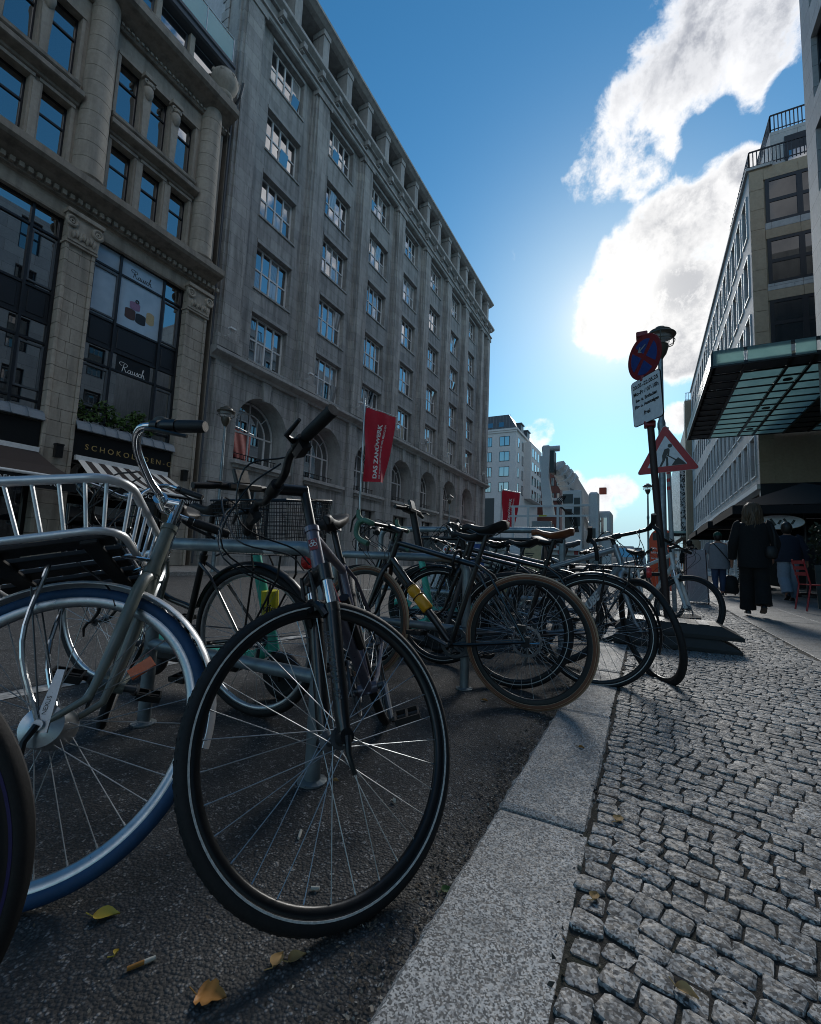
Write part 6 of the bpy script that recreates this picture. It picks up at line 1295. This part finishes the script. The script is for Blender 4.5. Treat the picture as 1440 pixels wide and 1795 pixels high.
# cafe hedge in planters, chairs, bench, menu board
hd_ = thing('hedge', 'dark bushy hedge in a planter under the parasols', 'hedge', (3.4, 11.3, .12)); ob('planter', MB().cbox((3.08,10.9,.1),(3.8,11.8,.62),.02), 'dark_frame', hd_)
leafy('foliage', 4200, ((2.92,10.75,.58),(4.05,11.95,1.85)), .05, 'hedge_green', hd_, 5, lambda p: (abs(p[0]-3.45) > .46+.06*math.sin(p[1]*5+p[2]*4)) or p[2] > 1.62+.16*math.sin(p[1]*4.3+p[0]*5), kind='stuff')  # leaf colour darkened to stand in for shade under the parasols
ob('stems', MB().cyl((3.3,11.2,.6),(3.3,11.25,1.4),.03,n=6).cyl((3.5,11.3,.6),(3.52,11.3,1.4),.03,n=6).cyl((3.6,11.5,.6),(3.58,11.5,1.4),.03,n=6), 'rust_pole', hd_)
def chair(label, x, y, rot, mat):
    t = thing('cafe_chair', label, 'chair', (x, y, .12), 'cafe chairs by the hedge'); M = TR(x, y, .115) @ Matrix.Rotation(R(rot), 4, 'Z')
    for i in range(5): ob('seat_slat', MB().mm((-.19,-.18+i*.075,.44),(.19,-.12+i*.075,.455)), mat, t, M)
    for sx in (-.19,.19):
        ob('leg', MB().cyl((sx,-.2,0),(sx,-.16,.45),.014,n=8), mat, t, M); ob('leg', MB().tube([(sx,.24,0),(sx,.17,.45),(sx,.26,.88)],.014,8), mat, t, M)
    for i in range(3): ob('back_slat', MB().mm((-.19,.215+i*.02,.60+i*.1),(.19,.228+i*.02,.66+i*.1)), mat, t, M)
chair('red metal folding chair at the edge of the footpath', 2.62, 10.2, 100, 'red_paint'); chair('green metal folding chair beside the red one', 3.05, 10.0, 75, 'leaf_green')
mb_ = thing('menu_board', 'black chalk menu board leaning by the hedge', 'sign board', (3.05, 10.85, .12)); ob('board', MB().box((3.05,10.82,.52),(.55,.03,.8),Matrix.Rotation(R(-8),3,'X')), 'black_paint', mb_)
for i in range(6): ob('chalk_line', MB().box((3.01+.02*(i % 2),10.798-.0*(i),.82-.11*i),(.34-.05*(i % 3),.002,.016),Matrix.Rotation(R(-8),3,'X')), 'machine_grey', mb_, TR(0,-.02+.0155*i-.03,0))
bn = thing('slatted_bench', 'pale slatted bench seen between the walking people', 'bench', (2.6, 20, .12))
for i in range(6): ob('slat', MB().mm((2.1,19.7+.0*i,.55+i*.085),(3.3,19.73,.60+i*.085)), 'sign_white', bn)
for i in range(4): ob('slat', MB().mm((2.1,19.25+i*.11,.5),(3.3,19.33+i*.11,.53)), 'sign_white', bn)
for x in (2.2,3.2): ob('leg', MB().mm((x-.03,19.2,.1),(x+.03,19.75,.5)), 'dark_frame', bn)
# truck mounted crane
ck = thing('crane_truck', 'white truck mounted crane with folded boom parked down the street', 'crane truck', (-3.5, 26, 0))
def cb_(name, a, b, mat, c=.02): ob(name, MB().cbox(a, b, c), mat, ck)
cb_('chassis',(-4.4,24.3,.7),(-2.0,33.5,1.15),'machine_grey'); cb_('deck',(-4.45,24.0,1.15),(-1.95,31.0,1.45),'machine_white'); cb_('turntable',(-4.0,26.2,1.45),(-2.5,28.6,2.6),'machine_white')
for i, (x0, x1) in enumerate(((-4.9,-4.45),(-1.95,-1.5))): cb_('outrigger_box',(x0,24.4,.75),(x1,25.1,1.5),'machine_white')
for y in (25.3,28.2,31.8):
    for x in (-4.35,-2.05): ob('wheel', MB().lathe([(.2,-.14),(.46,-.14),(.5,-.08),(.5,.08),(.46,.14),(.2,.14)], (x,y,.5), 24, (1,0,0)), 'tyre_black', ck, smooth=40)
cb_('cab',(-4.35,31.3,1.1),(-2.0,33.6,3.4),'machine_white',.08); cb_('cab_rear',(-2.55,25.2,1.5),(-1.55,26.9,3.55),'machine_white',.08); ob('cab_window', MB().mm((-2.35,25.18,2.35),(-1.75,25.199,3.2)), 'dark_glass', ck)
bm0, bm1 = Vector((-2.9,27.6,3.6)), Vector((-4.35,24.6,6.35)); dv_ = (bm1-bm0).normalized(); sd2 = dv_.cross(Vector((0,0,1))).normalized(); uv = sd2.cross(dv_)
def beam(name, p, q, w, h, mat, taper=1.): 
    k2 = lambda c, s_: [c+sd2*w*s_+uv*h*.55*s_, c+sd2*w*.55*s_+uv*h*s_, c-sd2*w*.55*s_+uv*h*s_, c-sd2*w*s_+uv*h*.55*s_, c-sd2*w*s_-uv*h*.45*s_, c-sd2*w*.5*s_-uv*h*s_, c+sd2*w*.5*s_-uv*h*s_, c+sd2*w*s_-uv*h*.45*s_]
    ob(name, MB().loft([k2(p,1), k2(q,taper)]), mat, ck)
beam('main_boom', bm0, bm0+dv_*2.6, .48, .52, 'machine_white'); beam('boom_collar', bm0+dv_*2.55, bm0+dv_*2.75, .52, .56, 'machine_white')
for i in range(3): beam('boom_section', bm0+dv_*(2.7+.35*i), bm0+dv_*(3.1+.35*i), .44-.06*i, .47-.06*i, 'machine_white'); beam('boom_collar', bm0+dv_*(3.02+.35*i), bm0+dv_*(3.12+.35*i), .47-.06*i, .5-.06*i, 'machine_white')
ob('boom_head', MB().cbox((-4.85,24.0,6.0),(-4.45,24.7,7.0),.06).cyl((-4.9,24.35,6.85),(-4.0,24.35,6.85),.16,n=16), 'machine_white', ck); ob('head_gap', MB().mm((-4.44,24.1,5.5),(-4.25,24.8,6.7)), 'black_paint', ck)
ob('jib_arm', MB().loft([[(-4.95,23.95,6.4),(-4.45,23.95,6.4),(-4.45,24.35,6.4),(-4.95,24.35,6.4)],[(-4.9,23.95,5.2),(-4.5,23.95,5.2),(-4.5,24.3,5.2),(-4.9,24.3,5.2)],[(-4.75,23.95,3.2),(-4.2,23.95,3.2),(-4.2,24.4,3.2),(-4.75,24.4,3.2)]]), 'machine_white', ck)
ob('luffing_cylinder', MB().cyl((-2.8,27.2,2.6),(-3.6,25.6,4.8),.14,n=12).cyl((-3.6,25.6,4.8),(-3.9,25.0,5.6),.09,n=12), 'machine_grey', ck)
cb_('tower',(-3.9,24.6,1.45),(-2.9,25.4,4.6),'machine_white',.05); ob('tower_opening', MB().mm((-3.75,24.58,2.6),(-3.4,24.599,3.6)), 'black_paint', ck); cb_('counter_arm',(-2.6,24.7,1.5),(-2.1,25.2,4.5),'machine_white',.1)
rl = MB()
for z in (3.62,3.1): rl.mm((-6.4,23.6,z),(-2.05,23.68,z+.1))
for x in (-6.3,-5.5,-4.0,-2.15): rl.mm((x,23.58,1.5),(x+.12,23.7,3.7))
rl.mm((-6.4,23.6,1.4),(-2.05,24.6,1.5)); ob('work_basket', rl, 'machine_white', ck); ob('control_box', MB().cbox((-5.3,23.75,2.0),(-4.3,24.1,2.9),.03), 'machine_grey', ck); ob('yellow_plate', MB().mm((-4.9,23.585,3.12),(-4.5,23.599,3.19)), 'yellow_paint', ck)
for a_, b_ in (((-3.3,24.58,2.7),(-3.0,24.599,4.2)),((-3.85,24.58,3.9),(-3.35,24.599,4.4)),((-2.5,24.68,1.8),(-2.2,24.699,2.6))): ob('service_hatch', MB().mm(a_, b_), 'dark_frame', ck)
for k_ in range(4): ob('hydraulic_hose', MB().tube(catmull([(-3.9+.06*k_,24.55,4.3),(-4.1+.05*k_,24.3,4.0-.1*k_),(-3.6+.1*k_,24.45,3.3),(-3.2+.05*k_,24.5,2.4)],6),.025,6), 'black_paint', ck)
for k_ in range(3): ob('ladder_rung', MB().cyl((-2.05,24.75,1.6+.4*k_),(-1.6,24.75,1.6+.4*k_),.02,n=6), 'machine_grey', ck)
ob('mud_flap', MB().mm((-4.5,24.2,.3),(-3.9,24.22,.75)).mm((-2.5,24.2,.3),(-1.9,24.22,.75)), 'black_matte', ck)
ob('beacon', MB().cbox((-2.1,24.9,4.4),(-1.75,25.1,4.75),.02), 'orange_paint', ck); 
for i in range(6): ob('warning_stripe', MB().mm((-4.4+i*.4,23.99,1.2),(-4.2+i*.4,23.999,1.4)), 'red_paint' if i % 2 else 'sign_white', ck)
# parked vehicles far away
def van(label, x, y, mat, h=2.0, L_=4.6):
    t = thing('parked_van', label, 'van', (x, y, 0), 'vehicles far down the street'); w = .95
    ob('body', MB().loft([[(x-w,y,.35),(x+w,y,.35),(x+w,y,h*.55),(x-w,y,h*.55)],[(x-w*.98,y+.02,.35),(x+w*.98,y+.02,.35),(x+w*.98,y+.02,h*.6),(x-w*.98,y+.02,h*.6)],[(x-w,y+L_,.35),(x+w,y+L_,.35),(x+w,y+L_,h*.6),(x-w,y+L_,h*.6)]]), mat, t)
    ob('cabin', MB().loft([[(x-w,y+.1,h*.58),(x+w,y+.1,h*.58),(x+w,y+L_-.6,h*.58),(x-w,y+L_-.6,h*.58)],[(x-w*.82,y+.35,h),(x+w*.82,y+.35,h),(x+w*.82,y+L_-1.4,h),(x-w*.82,y+L_-1.4,h)]]), mat, t)
    ob('rear_window', MB().prism([(x-w*.8,y+.14,h*.64),(x+w*.8,y+.14,h*.64),(x+w*.7,y+.29,h*.93),(x-w*.7,y+.29,h*.93)], (0,-.02,0)), 'dark_glass', t)
    for sx in (-1,1):
        for yy in (.8,L_-.9): ob('wheel', MB().lathe([(.1,-.1),(.33,-.1),(.33,.1),(.1,.1)], (x+sx*w*.92,y+yy,.33), 18, (1,0,0)), 'tyre_black', t)
        ob('tail_light', MB().mm((x+sx*w*.95-.06,y-.015,.75),(x+sx*w*.95+.06,y+.01,1.05)), 'lamp_red', t)
van('pale van parked beyond the silver bike', -1.5, 34, 'white_paint', 2.1); van('dark car parked behind the pale van', -1.5, 42, 'navy', 1.5, 4.3); van('blue white van far away beside the litter bin', -.9, 50, 'machine_white', 2.4)
# ================================================================== people
def ring(cx_, cy_, z, rx, ry, n=18, rot=0., f=None):
    P = []
    for i in range(n):
        a = 2*math.pi*i/n; k_ = 1+(f(a, z) if f else 0); x, y = rx*k_*math.cos(a), ry*k_*math.sin(a); P.append((cx_+x*math.cos(rot)-y*math.sin(rot), cy_+x*math.sin(rot)+y*math.cos(rot), z))
    return P
def skinned(name, nodes, edges, mat, parent, M):
    me = bpy.data.meshes.new(name); me.from_pydata([n[0] for n in nodes], edges, []); o = ob(name, me, mat, parent, M)
    sk = o.modifiers.new('skin', 'SKIN'); me.skin_vertices.new() if not me.skin_vertices else None
    for i, n in enumerate(nodes): me.skin_vertices[0].data[i].radius = (n[1], n[2] if len(n) > 2 else n[1]); me.skin_vertices[0].data[i].use_root = i == 0
    sb = o.modifiers.new('subsurf', 'SUBSURF'); sb.levels = 2; sb.render_levels = 2; sk.use_smooth_shade = True; return o
def person(label, x, y, z, H, rot, step, arms, fat=1.0):
    """walking figure seen from behind: one skinned body; local +y forward, x right. returns root, matrix, node positions"""
    root = thing('person', label, 'person', (x, y, z), 'people walking along the footpath'); M = TR(x, y, z) @ Matrix.Rotation(R(rot), 4, 'Z') @ Matrix.Scale(H/1.72, 4)
    hx = .085; N_ = [((0,0,.93),.13*fat,.10*fat),((0,.0,1.08),.125*fat,.095*fat),((0,.01,1.25),.135*fat,.095*fat),((0,0,1.39),.10,.075),((0,.01,1.48),.048),((0,.03,1.56),.068,.075),((0,.03,1.65),.072,.085),((0,.025,1.715),.045,.05)]
    E_ = [(0,1),(1,2),(2,3),(3,4),(4,5),(5,6),(6,7)]; J = {}
    for sx, nm in ((-1,'l'),(1,'r')):
        st_ = step if sx < 0 else -step; k0 = len(N_)
        knee = Vector((sx*hx*1.05, .18*st_+.03, .50+.0*abs(st_))); foot = Vector((sx*hx, .36*st_ if st_ > 0 else .46*st_, .085 if st_ >= 0 else .17)); 
        if st_ < 0: knee = Vector((sx*hx*1.05, -.02, .50))
        N_ += [((sx*hx,0,.86),.088*fat,.09*fat),(tuple(knee),.058),(tuple((knee+foot)/2+Vector((0,-.012,.02))),.052),(tuple(foot),.036)]
        td = Vector((0,.13,-.045)) if st_ >= 0 else Vector((0,.09,-.11)); N_ += [(tuple(foot+Vector((0,-.03,-.035))),.034),(tuple(foot+td),.033,.024)]
        E_ += [(0,k0),(k0,k0+1),(k0+1,k0+2),(k0+2,k0+3),(k0+3,k0+4),(k0+3,k0+5)]; J['knee'+nm] = knee; J['foot'+nm] = foot
        k1 = len(N_); sh = Vector((sx*.185*max(fat,.95),0,1.375)); el, ha = [Vector(p) for p in arms[nm]]
        N_ += [(tuple(sh),.052),(tuple(el),.038),(tuple((el+ha)/2),.034),(tuple(ha),.024),(tuple(ha+(ha-el).normalized()*.07),.030,.018),(tuple(ha+(ha-el).normalized()*.14+Vector((0,.01,0))),.014,.010)]
        E_ += [(3,k1),(k1,k1+1),(k1+1,k1+2),(k1+2,k1+3),(k1+3,k1+4),(k1+4,k1+5)]
        for j in range(3): N_.append((tuple(ha+(ha-el).normalized()*.14+Vector((0,.012+.016*(j-1),-.004*j))),.010)); E_.append((k1+4,len(N_)-1))
        N_.append((tuple(ha+(ha-el).normalized()*.075+Vector((0,.045,0))),.010)); E_.append((k1+4,len(N_)-1)); J['el'+nm] = el; J['ha'+nm] = ha; J['sh'+nm] = sh
    skinned('body', N_, E_, 'skin', root, M)
    fc = MB().lathe([(.012,-.02),(.014,0),(.006,.02)], (0,.115,1.60), 8); 
    for sx in (-1,1): fc.lathe([(.004,-.025),(.014,0),(.010,.03),(.003,.035)], (sx*.078,.025,1.60), 8)
    ob('nose_and_ears', fc, 'skin', root, M, smooth=60)
    ob('eyes', MB().lathe([(.002,-.008),(.010,0),(.002,.008)], (-.032,.105,1.615), 8).lathe([(.002,-.008),(.010,0),(.002,.008)], (.032,.105,1.615), 8), 'black_paint', root, M); ob('mouth', MB().box((0,.108,1.535),(.045,.01,.008)), 'dark_red', root, M)
    return root, M, J
def sleeve(root, M, J, nm, mat, r0=.068, r1=.05, short=False):
    a, b, c = J['sh'+nm], J['el'+nm], J['ha'+nm]; e = b if short else c
    P = [a+Vector((-.03 if nm == 'r' else .03,0,.02)), a, a.lerp(b,.5)+Vector((0,0,0))]+([a.lerp(b,.85)] if short else [b, b.lerp(c,.5), b.lerp(c,.95)])
    ob('sleeve', MB().tube(catmull(P,4), [r0]*3+[r0+(r1-r0)*i/max(1,(len(P)-1)*4-3) for i in range((len(P)-1)*4+1-3)], 14), mat, root, M, smooth=80)
def trouser(root, M, J, nm, mat, r0=.105, rk=.078, r1=.065, cut=.10):
    sx = -1 if nm == 'l' else 1; h = Vector((sx*.075,0,.92)); k_ = J['knee'+nm]; f_ = J['foot'+nm]; e = f_.lerp(k_, cut)
    P = catmull([h, h.lerp(k_,.5), k_, k_.lerp(e,.5)+Vector((0,-.015,0)), e], 5); n = len(P); rr = []
    for i in range(n):
        t_ = i/(n-1); rr.append((r0+(rk-r0)*t_*2 if t_ < .5 else rk+(r1-rk)*(t_-.5)*2)*(1+.035*math.sin(i*1.7)))
    ob('trouser_leg', MB().tube(P, rr, 16), mat, root, M, smooth=80)
def shoe(root, M, J, nm, mat):
    f_ = J['foot'+nm]; up_ = f_.z > .12; d = Vector((0,.9,-.42)) if up_ else Vector((0,1,0)); d.normalize(); u = Vector((0,.42,.9)) if up_ else Vector((0,0,1)); rings = []; base = f_+Vector((0,0,-.04))
    for t_, w, h in ((-.085,.026,.05),(-.06,.036,.085),(0,.036,.075),(.06,.042,.05),(.12,.042,.04),(.165,.026,.022)):
        c = base+d*t_; rings.append([c+Vector((w*math.cos(a),0,0))+u*(h*max(0,math.sin(a))-.035) for a in [2*math.pi*i/12 for i in range(12)]])
    ob('shoe', MB().loft(rings), mat, root, M, smooth=60)
def torso(root, M, name, prof, mat, amp=.03, n=22):
    f = lambda a, z: amp*math.sin(3*a+z*9)+amp*.6*math.sin(7*a-z*14)
    ob(name, MB().loft([ring(cx_, cy_, z, rx, ry, n, 0, f if i else None) for i, (z, rx, ry, cx_, cy_) in enumerate(prof)]), mat, root, M, smooth=80)
# woman in black with long blond hair
AW = dict(l=((-.26,-.04,1.10),(-.27,.06,.84)), r=((.27,.0,1.10),(.24,.10,.88)))
rt_, M_, J = person('person in long black coat and wide black trousers with long wavy blond hair', 1.49, 8.65, .09, 1.72, -4, .30, AW)
torso(rt_, M_, 'coat', [(1.44,.09,.07,0,0),(1.41,.17,.10,0,0),(1.36,.205,.125,0,0),(1.22,.205,.14,0,0),(1.05,.20,.14,0,-.01),(.92,.205,.155,0,-.01),(.80,.215,.165,0,-.01),(.72,.215,.165,0,-.01)], 'black_wool', .03)
for s_ in 'lr': sleeve(rt_, M_, J, s_, 'black_wool', .075, .058); trouser(rt_, M_, J, s_, 'black_wool', .12, .098, .105, -.02); shoe(rt_, M_, J, s_, 'shoe_black')
hm = MB(); rr = random.Random(3)
hm.loft([ring(0,.02,z,rx,ry,20,0,lambda a, z_: .05*math.sin(5*a+z_*20)) for z, rx, ry in ((1.24,.05,.03),(1.30,.085,.045),(1.38,.105,.065),(1.46,.098,.08),(1.54,.092,.095),(1.62,.092,.105),(1.67,.084,.098),(1.71,.060,.072),(1.735,.03,.035),(1.742,.008,.01))])
for i in range(110):
    a = R(rr.uniform(175,365)); P = []; L_ = rr.uniform(.36,.54); ph = rr.uniform(0,6); w_ = rr.uniform(.9,1.12)
    for k_ in range(12):
        t_ = k_/11; q = min(1., t_*3.2); rad = .015+.088*math.sin(q*math.pi/2)+.02*t_; zz_ = 1.74-.075*(1-math.cos(q*math.pi/2))-L_*max(0., t_-.12)
        P.append((rad*w_*math.cos(a)+.016*math.sin(ph+t_*12)*t_, .02+rad*w_*math.sin(a)*.95-.015*t_+.010*math.cos(ph+t_*12)*t_, zz_))
    hm.tube(P, [.003,.007,.009,.010,.011,.012,.012,.012,.011,.009,.007,.002], 6)
ob('hair', hm, 'hair_blond', rt_, M_ @ TR(0,0,0), smooth=60)
ob('shoulder_bag', MB().tube(catmull([(.17,.09,1.40),(.20,-.02,1.42),(.24,-.13,1.25),(.25,-.13,1.0)],5), .014, 8).loft([ring(.20,-.15,z,rx,ry,14) for z, rx, ry in ((.88,.05,.03),(.91,.075,.045),(1.0,.075,.045),(1.05,.05,.02))]), 'black_matte', rt_, M_, smooth=50)
# person in grey shirt and green cap
AG = dict(l=((-.30,.0,1.12),(-.33,.08,.88)), r=((.29,-.02,1.12),(.27,.06,.88)))
rt_, M_, J = person('person in grey t-shirt, blue jeans and green cap with a crossbody strap', 1.69, 14.16, .08, 1.64, 0, -.25, AG, 1.18)
torso(rt_, M_, 'shirt', [(1.44,.08,.065,0,0),(1.41,.17,.10,0,0),(1.35,.225,.135,0,0),(1.2,.225,.15,0,0),(1.05,.22,.155,0,-.01),(.92,.245,.18,0,-.01),(.80,.255,.19,0,-.01),(.73,.25,.19,0,-.01)], 'grey_shirt', .022)
for s_ in 'lr': sleeve(rt_, M_, J, s_, 'grey_shirt', .085, .08, True); trouser(rt_, M_, J, s_, 'denim', .115, .08, .055, .12); shoe(rt_, M_, J, s_, 'shoe_black')
ob('cap', MB().loft([ring(0,.03,z,rx,ry,18) for z, rx, ry in ((1.60,.098,.108),(1.66,.10,.112),(1.71,.085,.095),(1.745,.045,.05),(1.755,.01,.01))]).box((0,.16,1.63),(.14,.09,.012)), 'cap_green', rt_, M_, smooth=60); ob('hair', MB().loft([ring(0,.0,z,rx,ry,16) for z, rx, ry in ((1.50,.05,.05),(1.54,.085,.09),(1.60,.092,.098),(1.64,.09,.098))]), 'hair_dark', rt_, M_, smooth=60)
ob('crossbody_strap', MB().tube(catmull([(-.14,.06,1.42),(-.10,-.10,1.40),(.08,-.19,1.15),(.24,-.14,.92),(.26,-.02,.85)],6), .014, 6), 'black_matte', rt_, M_)
# person in dark jacket and light jeans
AJ = dict(l=((-.27,.03,1.12),(-.22,.16,.94)), r=((.30,-.03,1.12),(.33,.0,.90)))
rt_, M_, J = person('person in dark jacket and loose light jeans under the parasol', 2.84, 12.9, .11, 1.76, 4, -.42, AJ)
torso(rt_, M_, 'jacket', [(1.45,.09,.07,0,0),(1.41,.18,.11,0,0),(1.35,.235,.14,0,0),(1.2,.24,.155,0,0),(1.05,.24,.16,0,-.01),(.93,.245,.17,0,-.01),(.86,.235,.165,0,-.01)], 'navy', .025)
for s_ in 'lr': sleeve(rt_, M_, J, s_, 'navy', .085, .062); trouser(rt_, M_, J, s_, 'light_denim', .125, .11, .10, .06); shoe(rt_, M_, J, s_, 'shoe_black')
ob('hair', MB().loft([ring(0,.01,z,rx,ry,18,0,lambda a, z_: .05*math.sin(6*a+z_*30)) for z, rx, ry in ((1.47,.05,.05),(1.53,.088,.092),(1.62,.10,.112),(1.69,.09,.10),(1.74,.045,.05),(1.752,.01,.01))]), 'hair_dark', rt_, M_, smooth=60)
# two figures far off
AF = dict(l=((-.27,-.02,1.10),(-.26,.08,.86)), r=((.27,.02,1.10),(.26,-.04,.86)))
for lab, x, y, top_, leg_, st_ in (('far person in dark jacket pulling a trolley', 1.45, 19.5, 'black_wool', 'black_wool', .3), ('furthest person in navy jacket near the shop fronts', 1.75, 22.5, 'navy', 'dark_cloth', -.3)):
    rt_, M_, J = person(lab, x, y, .09, 1.7, 3, st_, AF)
    torso(rt_, M_, 'jacket', [(1.45,.09,.07,0,0),(1.41,.18,.11,0,0),(1.35,.225,.14,0,0),(1.2,.23,.15,0,0),(1.0,.23,.155,0,0),(.86,.23,.16,0,0)], top_, .02)
    for s_ in 'lr': sleeve(rt_, M_, J, s_, top_, .08, .06); trouser(rt_, M_, J, s_, leg_, .11, .09, .08, .08); shoe(rt_, M_, J, s_, 'shoe_black')
    ob('hair', MB().loft([ring(0,.01,z,rx,ry,16) for z, rx, ry in ((1.48,.05,.05),(1.54,.088,.092),(1.62,.10,.112),(1.69,.09,.10),(1.745,.03,.03))]), 'hair_dark', rt_, M_, smooth=60)
tb = thing('trolley_bag', 'black trolley bag behind the person in grey shirt', 'bag', (1.95, 14.6, .1)); ob('bag', MB().loft([ring(1.98,14.6,z,rx,ry,16) for z, rx, ry in ((.14,.17,.12),(.2,.2,.14),(.45,.19,.13),(.58,.15,.1),(.62,.05,.05))]), 'black_matte', tb, smooth=60); ob('handle', MB().tube([(1.95,14.55,.58),(1.95,14.4,.95)],.012,6), 'steel_dark', tb)
for sx in (-.1,.1): ob('wheel', MB().torus((1.98+sx,14.55,.135),(1,0,0),.035,.012,16,6), 'black_matte', tb)
# ================================================================== litter
def leaf(label, x, y, L_, rot, mat, cat='leaf', kind='ovate', z=.004, curl=.004):
    t = thing('fallen_leaf', label, cat, (x, y, z), 'leaves lying on the ground'); M = TR(x, y, z) @ Matrix.Rotation(R(rot), 4, 'Z'); P = []
    prof = [(0,.02),(.08,.22),(.22,.34),(.4,.36),(.6,.27),(.8,.12),(1,.0)] if kind == 'ovate' else [(0,.06),(.05,.34),(.18,.46),(.26,.34),(.40,.48),(.55,.40),(.62,.26),(.80,.20),(1,.0)]
    V = []; F = []
    for i, (u, w) in enumerate(prof):
        for s_ in (-1,-.5,0,.5,1): V.append((u*L_, s_*w*L_, curl*(s_*s_)*1.2+curl*.7*math.sin(u*4)*abs(s_)+.001))
    for i in range(len(prof)-1):
        for j in range(4): a = i*5+j; F.append((a,a+1,a+6,a+5))
    ob('blade', MB().add(V, F), mat, t, M, smooth=180); ob('stalk', MB().tube([(0,0,.002),(-L_*.35,.01,.004)], .0011, 5), mat, t, M)
def gnd(px, py):
    d = r2*(px-720)+u2*(-(py-897.5))+fw*FPX; t = -CAMH/d.z; return d.x*t, d.y*t
LV = [('yellow leaf on the asphalt below the blue tyre', 163,1610,.050,40,'leaf_yellow','ovate'),('large brown leaf on the asphalt at the bottom left', 345,1748,.052,25,'leaf_brown','lobed'),('curled brown leaf right of the large brown leaf', 478,1700,.035,100,'cork','ovate'),('curled dry leaf on the asphalt beside its twin', 505,1690,.035,60,'cork','ovate'),
      ('small green leaf against the kerb stone', 775,1568,.03,60,'leaf_green','ovate'),('small brown leaf on the kerb stone', 1015,1305,.022,10,'leaf_brown','ovate'),('ochre leaf on the asphalt under the gravel bike', 845,1228,.035,0,'leaf_brown','ovate'),('pale leaf on the setts near the kerb joint', 1082,1435,.04,80,'cork','ovate'),('pale dry leaf on the setts low in the picture', 1040,1570,.03,80,'cork','ovate'),('thin willow leaf on the setts at the bottom', 1185,1722,.035,-12,'cork','ovate'),('tiny yellow leaf near the bottom left corner', 200,1680,.014,120,'leaf_yellow','ovate'),('small dry leaf under the trekking wheel', 585,1370,.018,20,'cork','ovate'),('light leaf scrap right of the trekking wheel hub', 688,1405,.02,-30,'paper','ovate')]
for lab, px, py, L_, rot, mat, kd in LV:
    x, y = gnd(px, py); on = x > -.41; leaf(lab, x if not on else x*.94, y if not on else y*.94, L_, rot, mat, kind=kd, z=.0015 if not on else surf(x,y)+.002)
def butt(label, px, py, rot, L_=.045):
    x, y = gnd(px, py); t = thing('cigarette_butt', label, 'cigarette butt', (x, y, .004), 'cigarette butts'); d = Vector((math.cos(R(rot)), math.sin(R(rot)), 0)); p = Vector((x, y, .0055)); ob('filter', MB().cyl(p, p+d*L_*.6, .004, n=10), 'leaf_brown' if L_ > .04 else 'paper', t, smooth=40); ob('paper', MB().cyl(p+d*L_*.6, p+d*L_, .0039, .0035, n=10), 'paper', t, smooth=40)
butt('orange cigarette butt near the bottom left', 222,1705,62); butt('white cigarette butt inside the big front wheel', 528,1460,-60,.034); butt('crumpled paper scrap on asphalt below the hub', 545,1562,30,.02)
# dirt and dry bits along the kerb
rg = np.random.default_rng(11); V, F = [], []
def bits(n, fx, fy, z, size):
    for i in range(n):
        x, y = fx(), fy(); s_ = size*rg.uniform(.4,1.6); a = rg.uniform(0,6.28); u = np.array([math.cos(a),math.sin(a),rg.normal(0,.35)])*s_; w = np.array([-math.sin(a),math.cos(a),rg.normal(0,.35)])*s_*rg.uniform(.2,.7); p = np.array([x,y,z(x,y)+rg.uniform(.001,.004)+abs(u[2])+abs(w[2])]); k_ = len(V); V.extend([tuple(p-u),tuple(p+w),tuple(p+u),tuple(p-w)]); F.append((k_,k_+1,k_+2,k_+3))
bits(4200, lambda: -.41-abs(rg.normal(0,.06)), lambda: rg.uniform(.3,4.5), lambda x, y: .001, .0045)
bits(900, lambda: -.145+rg.normal(0,.014), lambda: rg.uniform(.4,4.0), lambda x, y: .02, .006)
bits(2600, lambda: rg.uniform(-.14,1.1), lambda: rg.uniform(.5,3.0), lambda x, y: surf(x,y)-.006, .0028)
bits(1400, lambda: rg.uniform(-2.0,-.45), lambda: rg.uniform(.3,3.5), lambda x, y: .001, .003)
me = bpy.data.meshes.new('dry_litter'); me.from_pydata(V, [], F)
b = NB('dry_litter'); n = b.vor(b.co('World'), 90, 'F1', 'Color'); spl = b.n('ShaderNodeSeparateColor'); b.l(n, spl.inputs[0]); b.set('Base Color', b.ramp(spl.outputs[0], [(0,(.022,.018,.014)),(.5,(.06,.047,.034)),(.8,(.14,.11,.075)),(1,(.35,.32,.27))])); b.set('Roughness', .9); MATS['dry_litter'] = b.m
ob('dry_litter', me, 'dry_litter', kind='stuff', label='dry leaf crumbs and dirt gathered along the kerb', cat='litter')
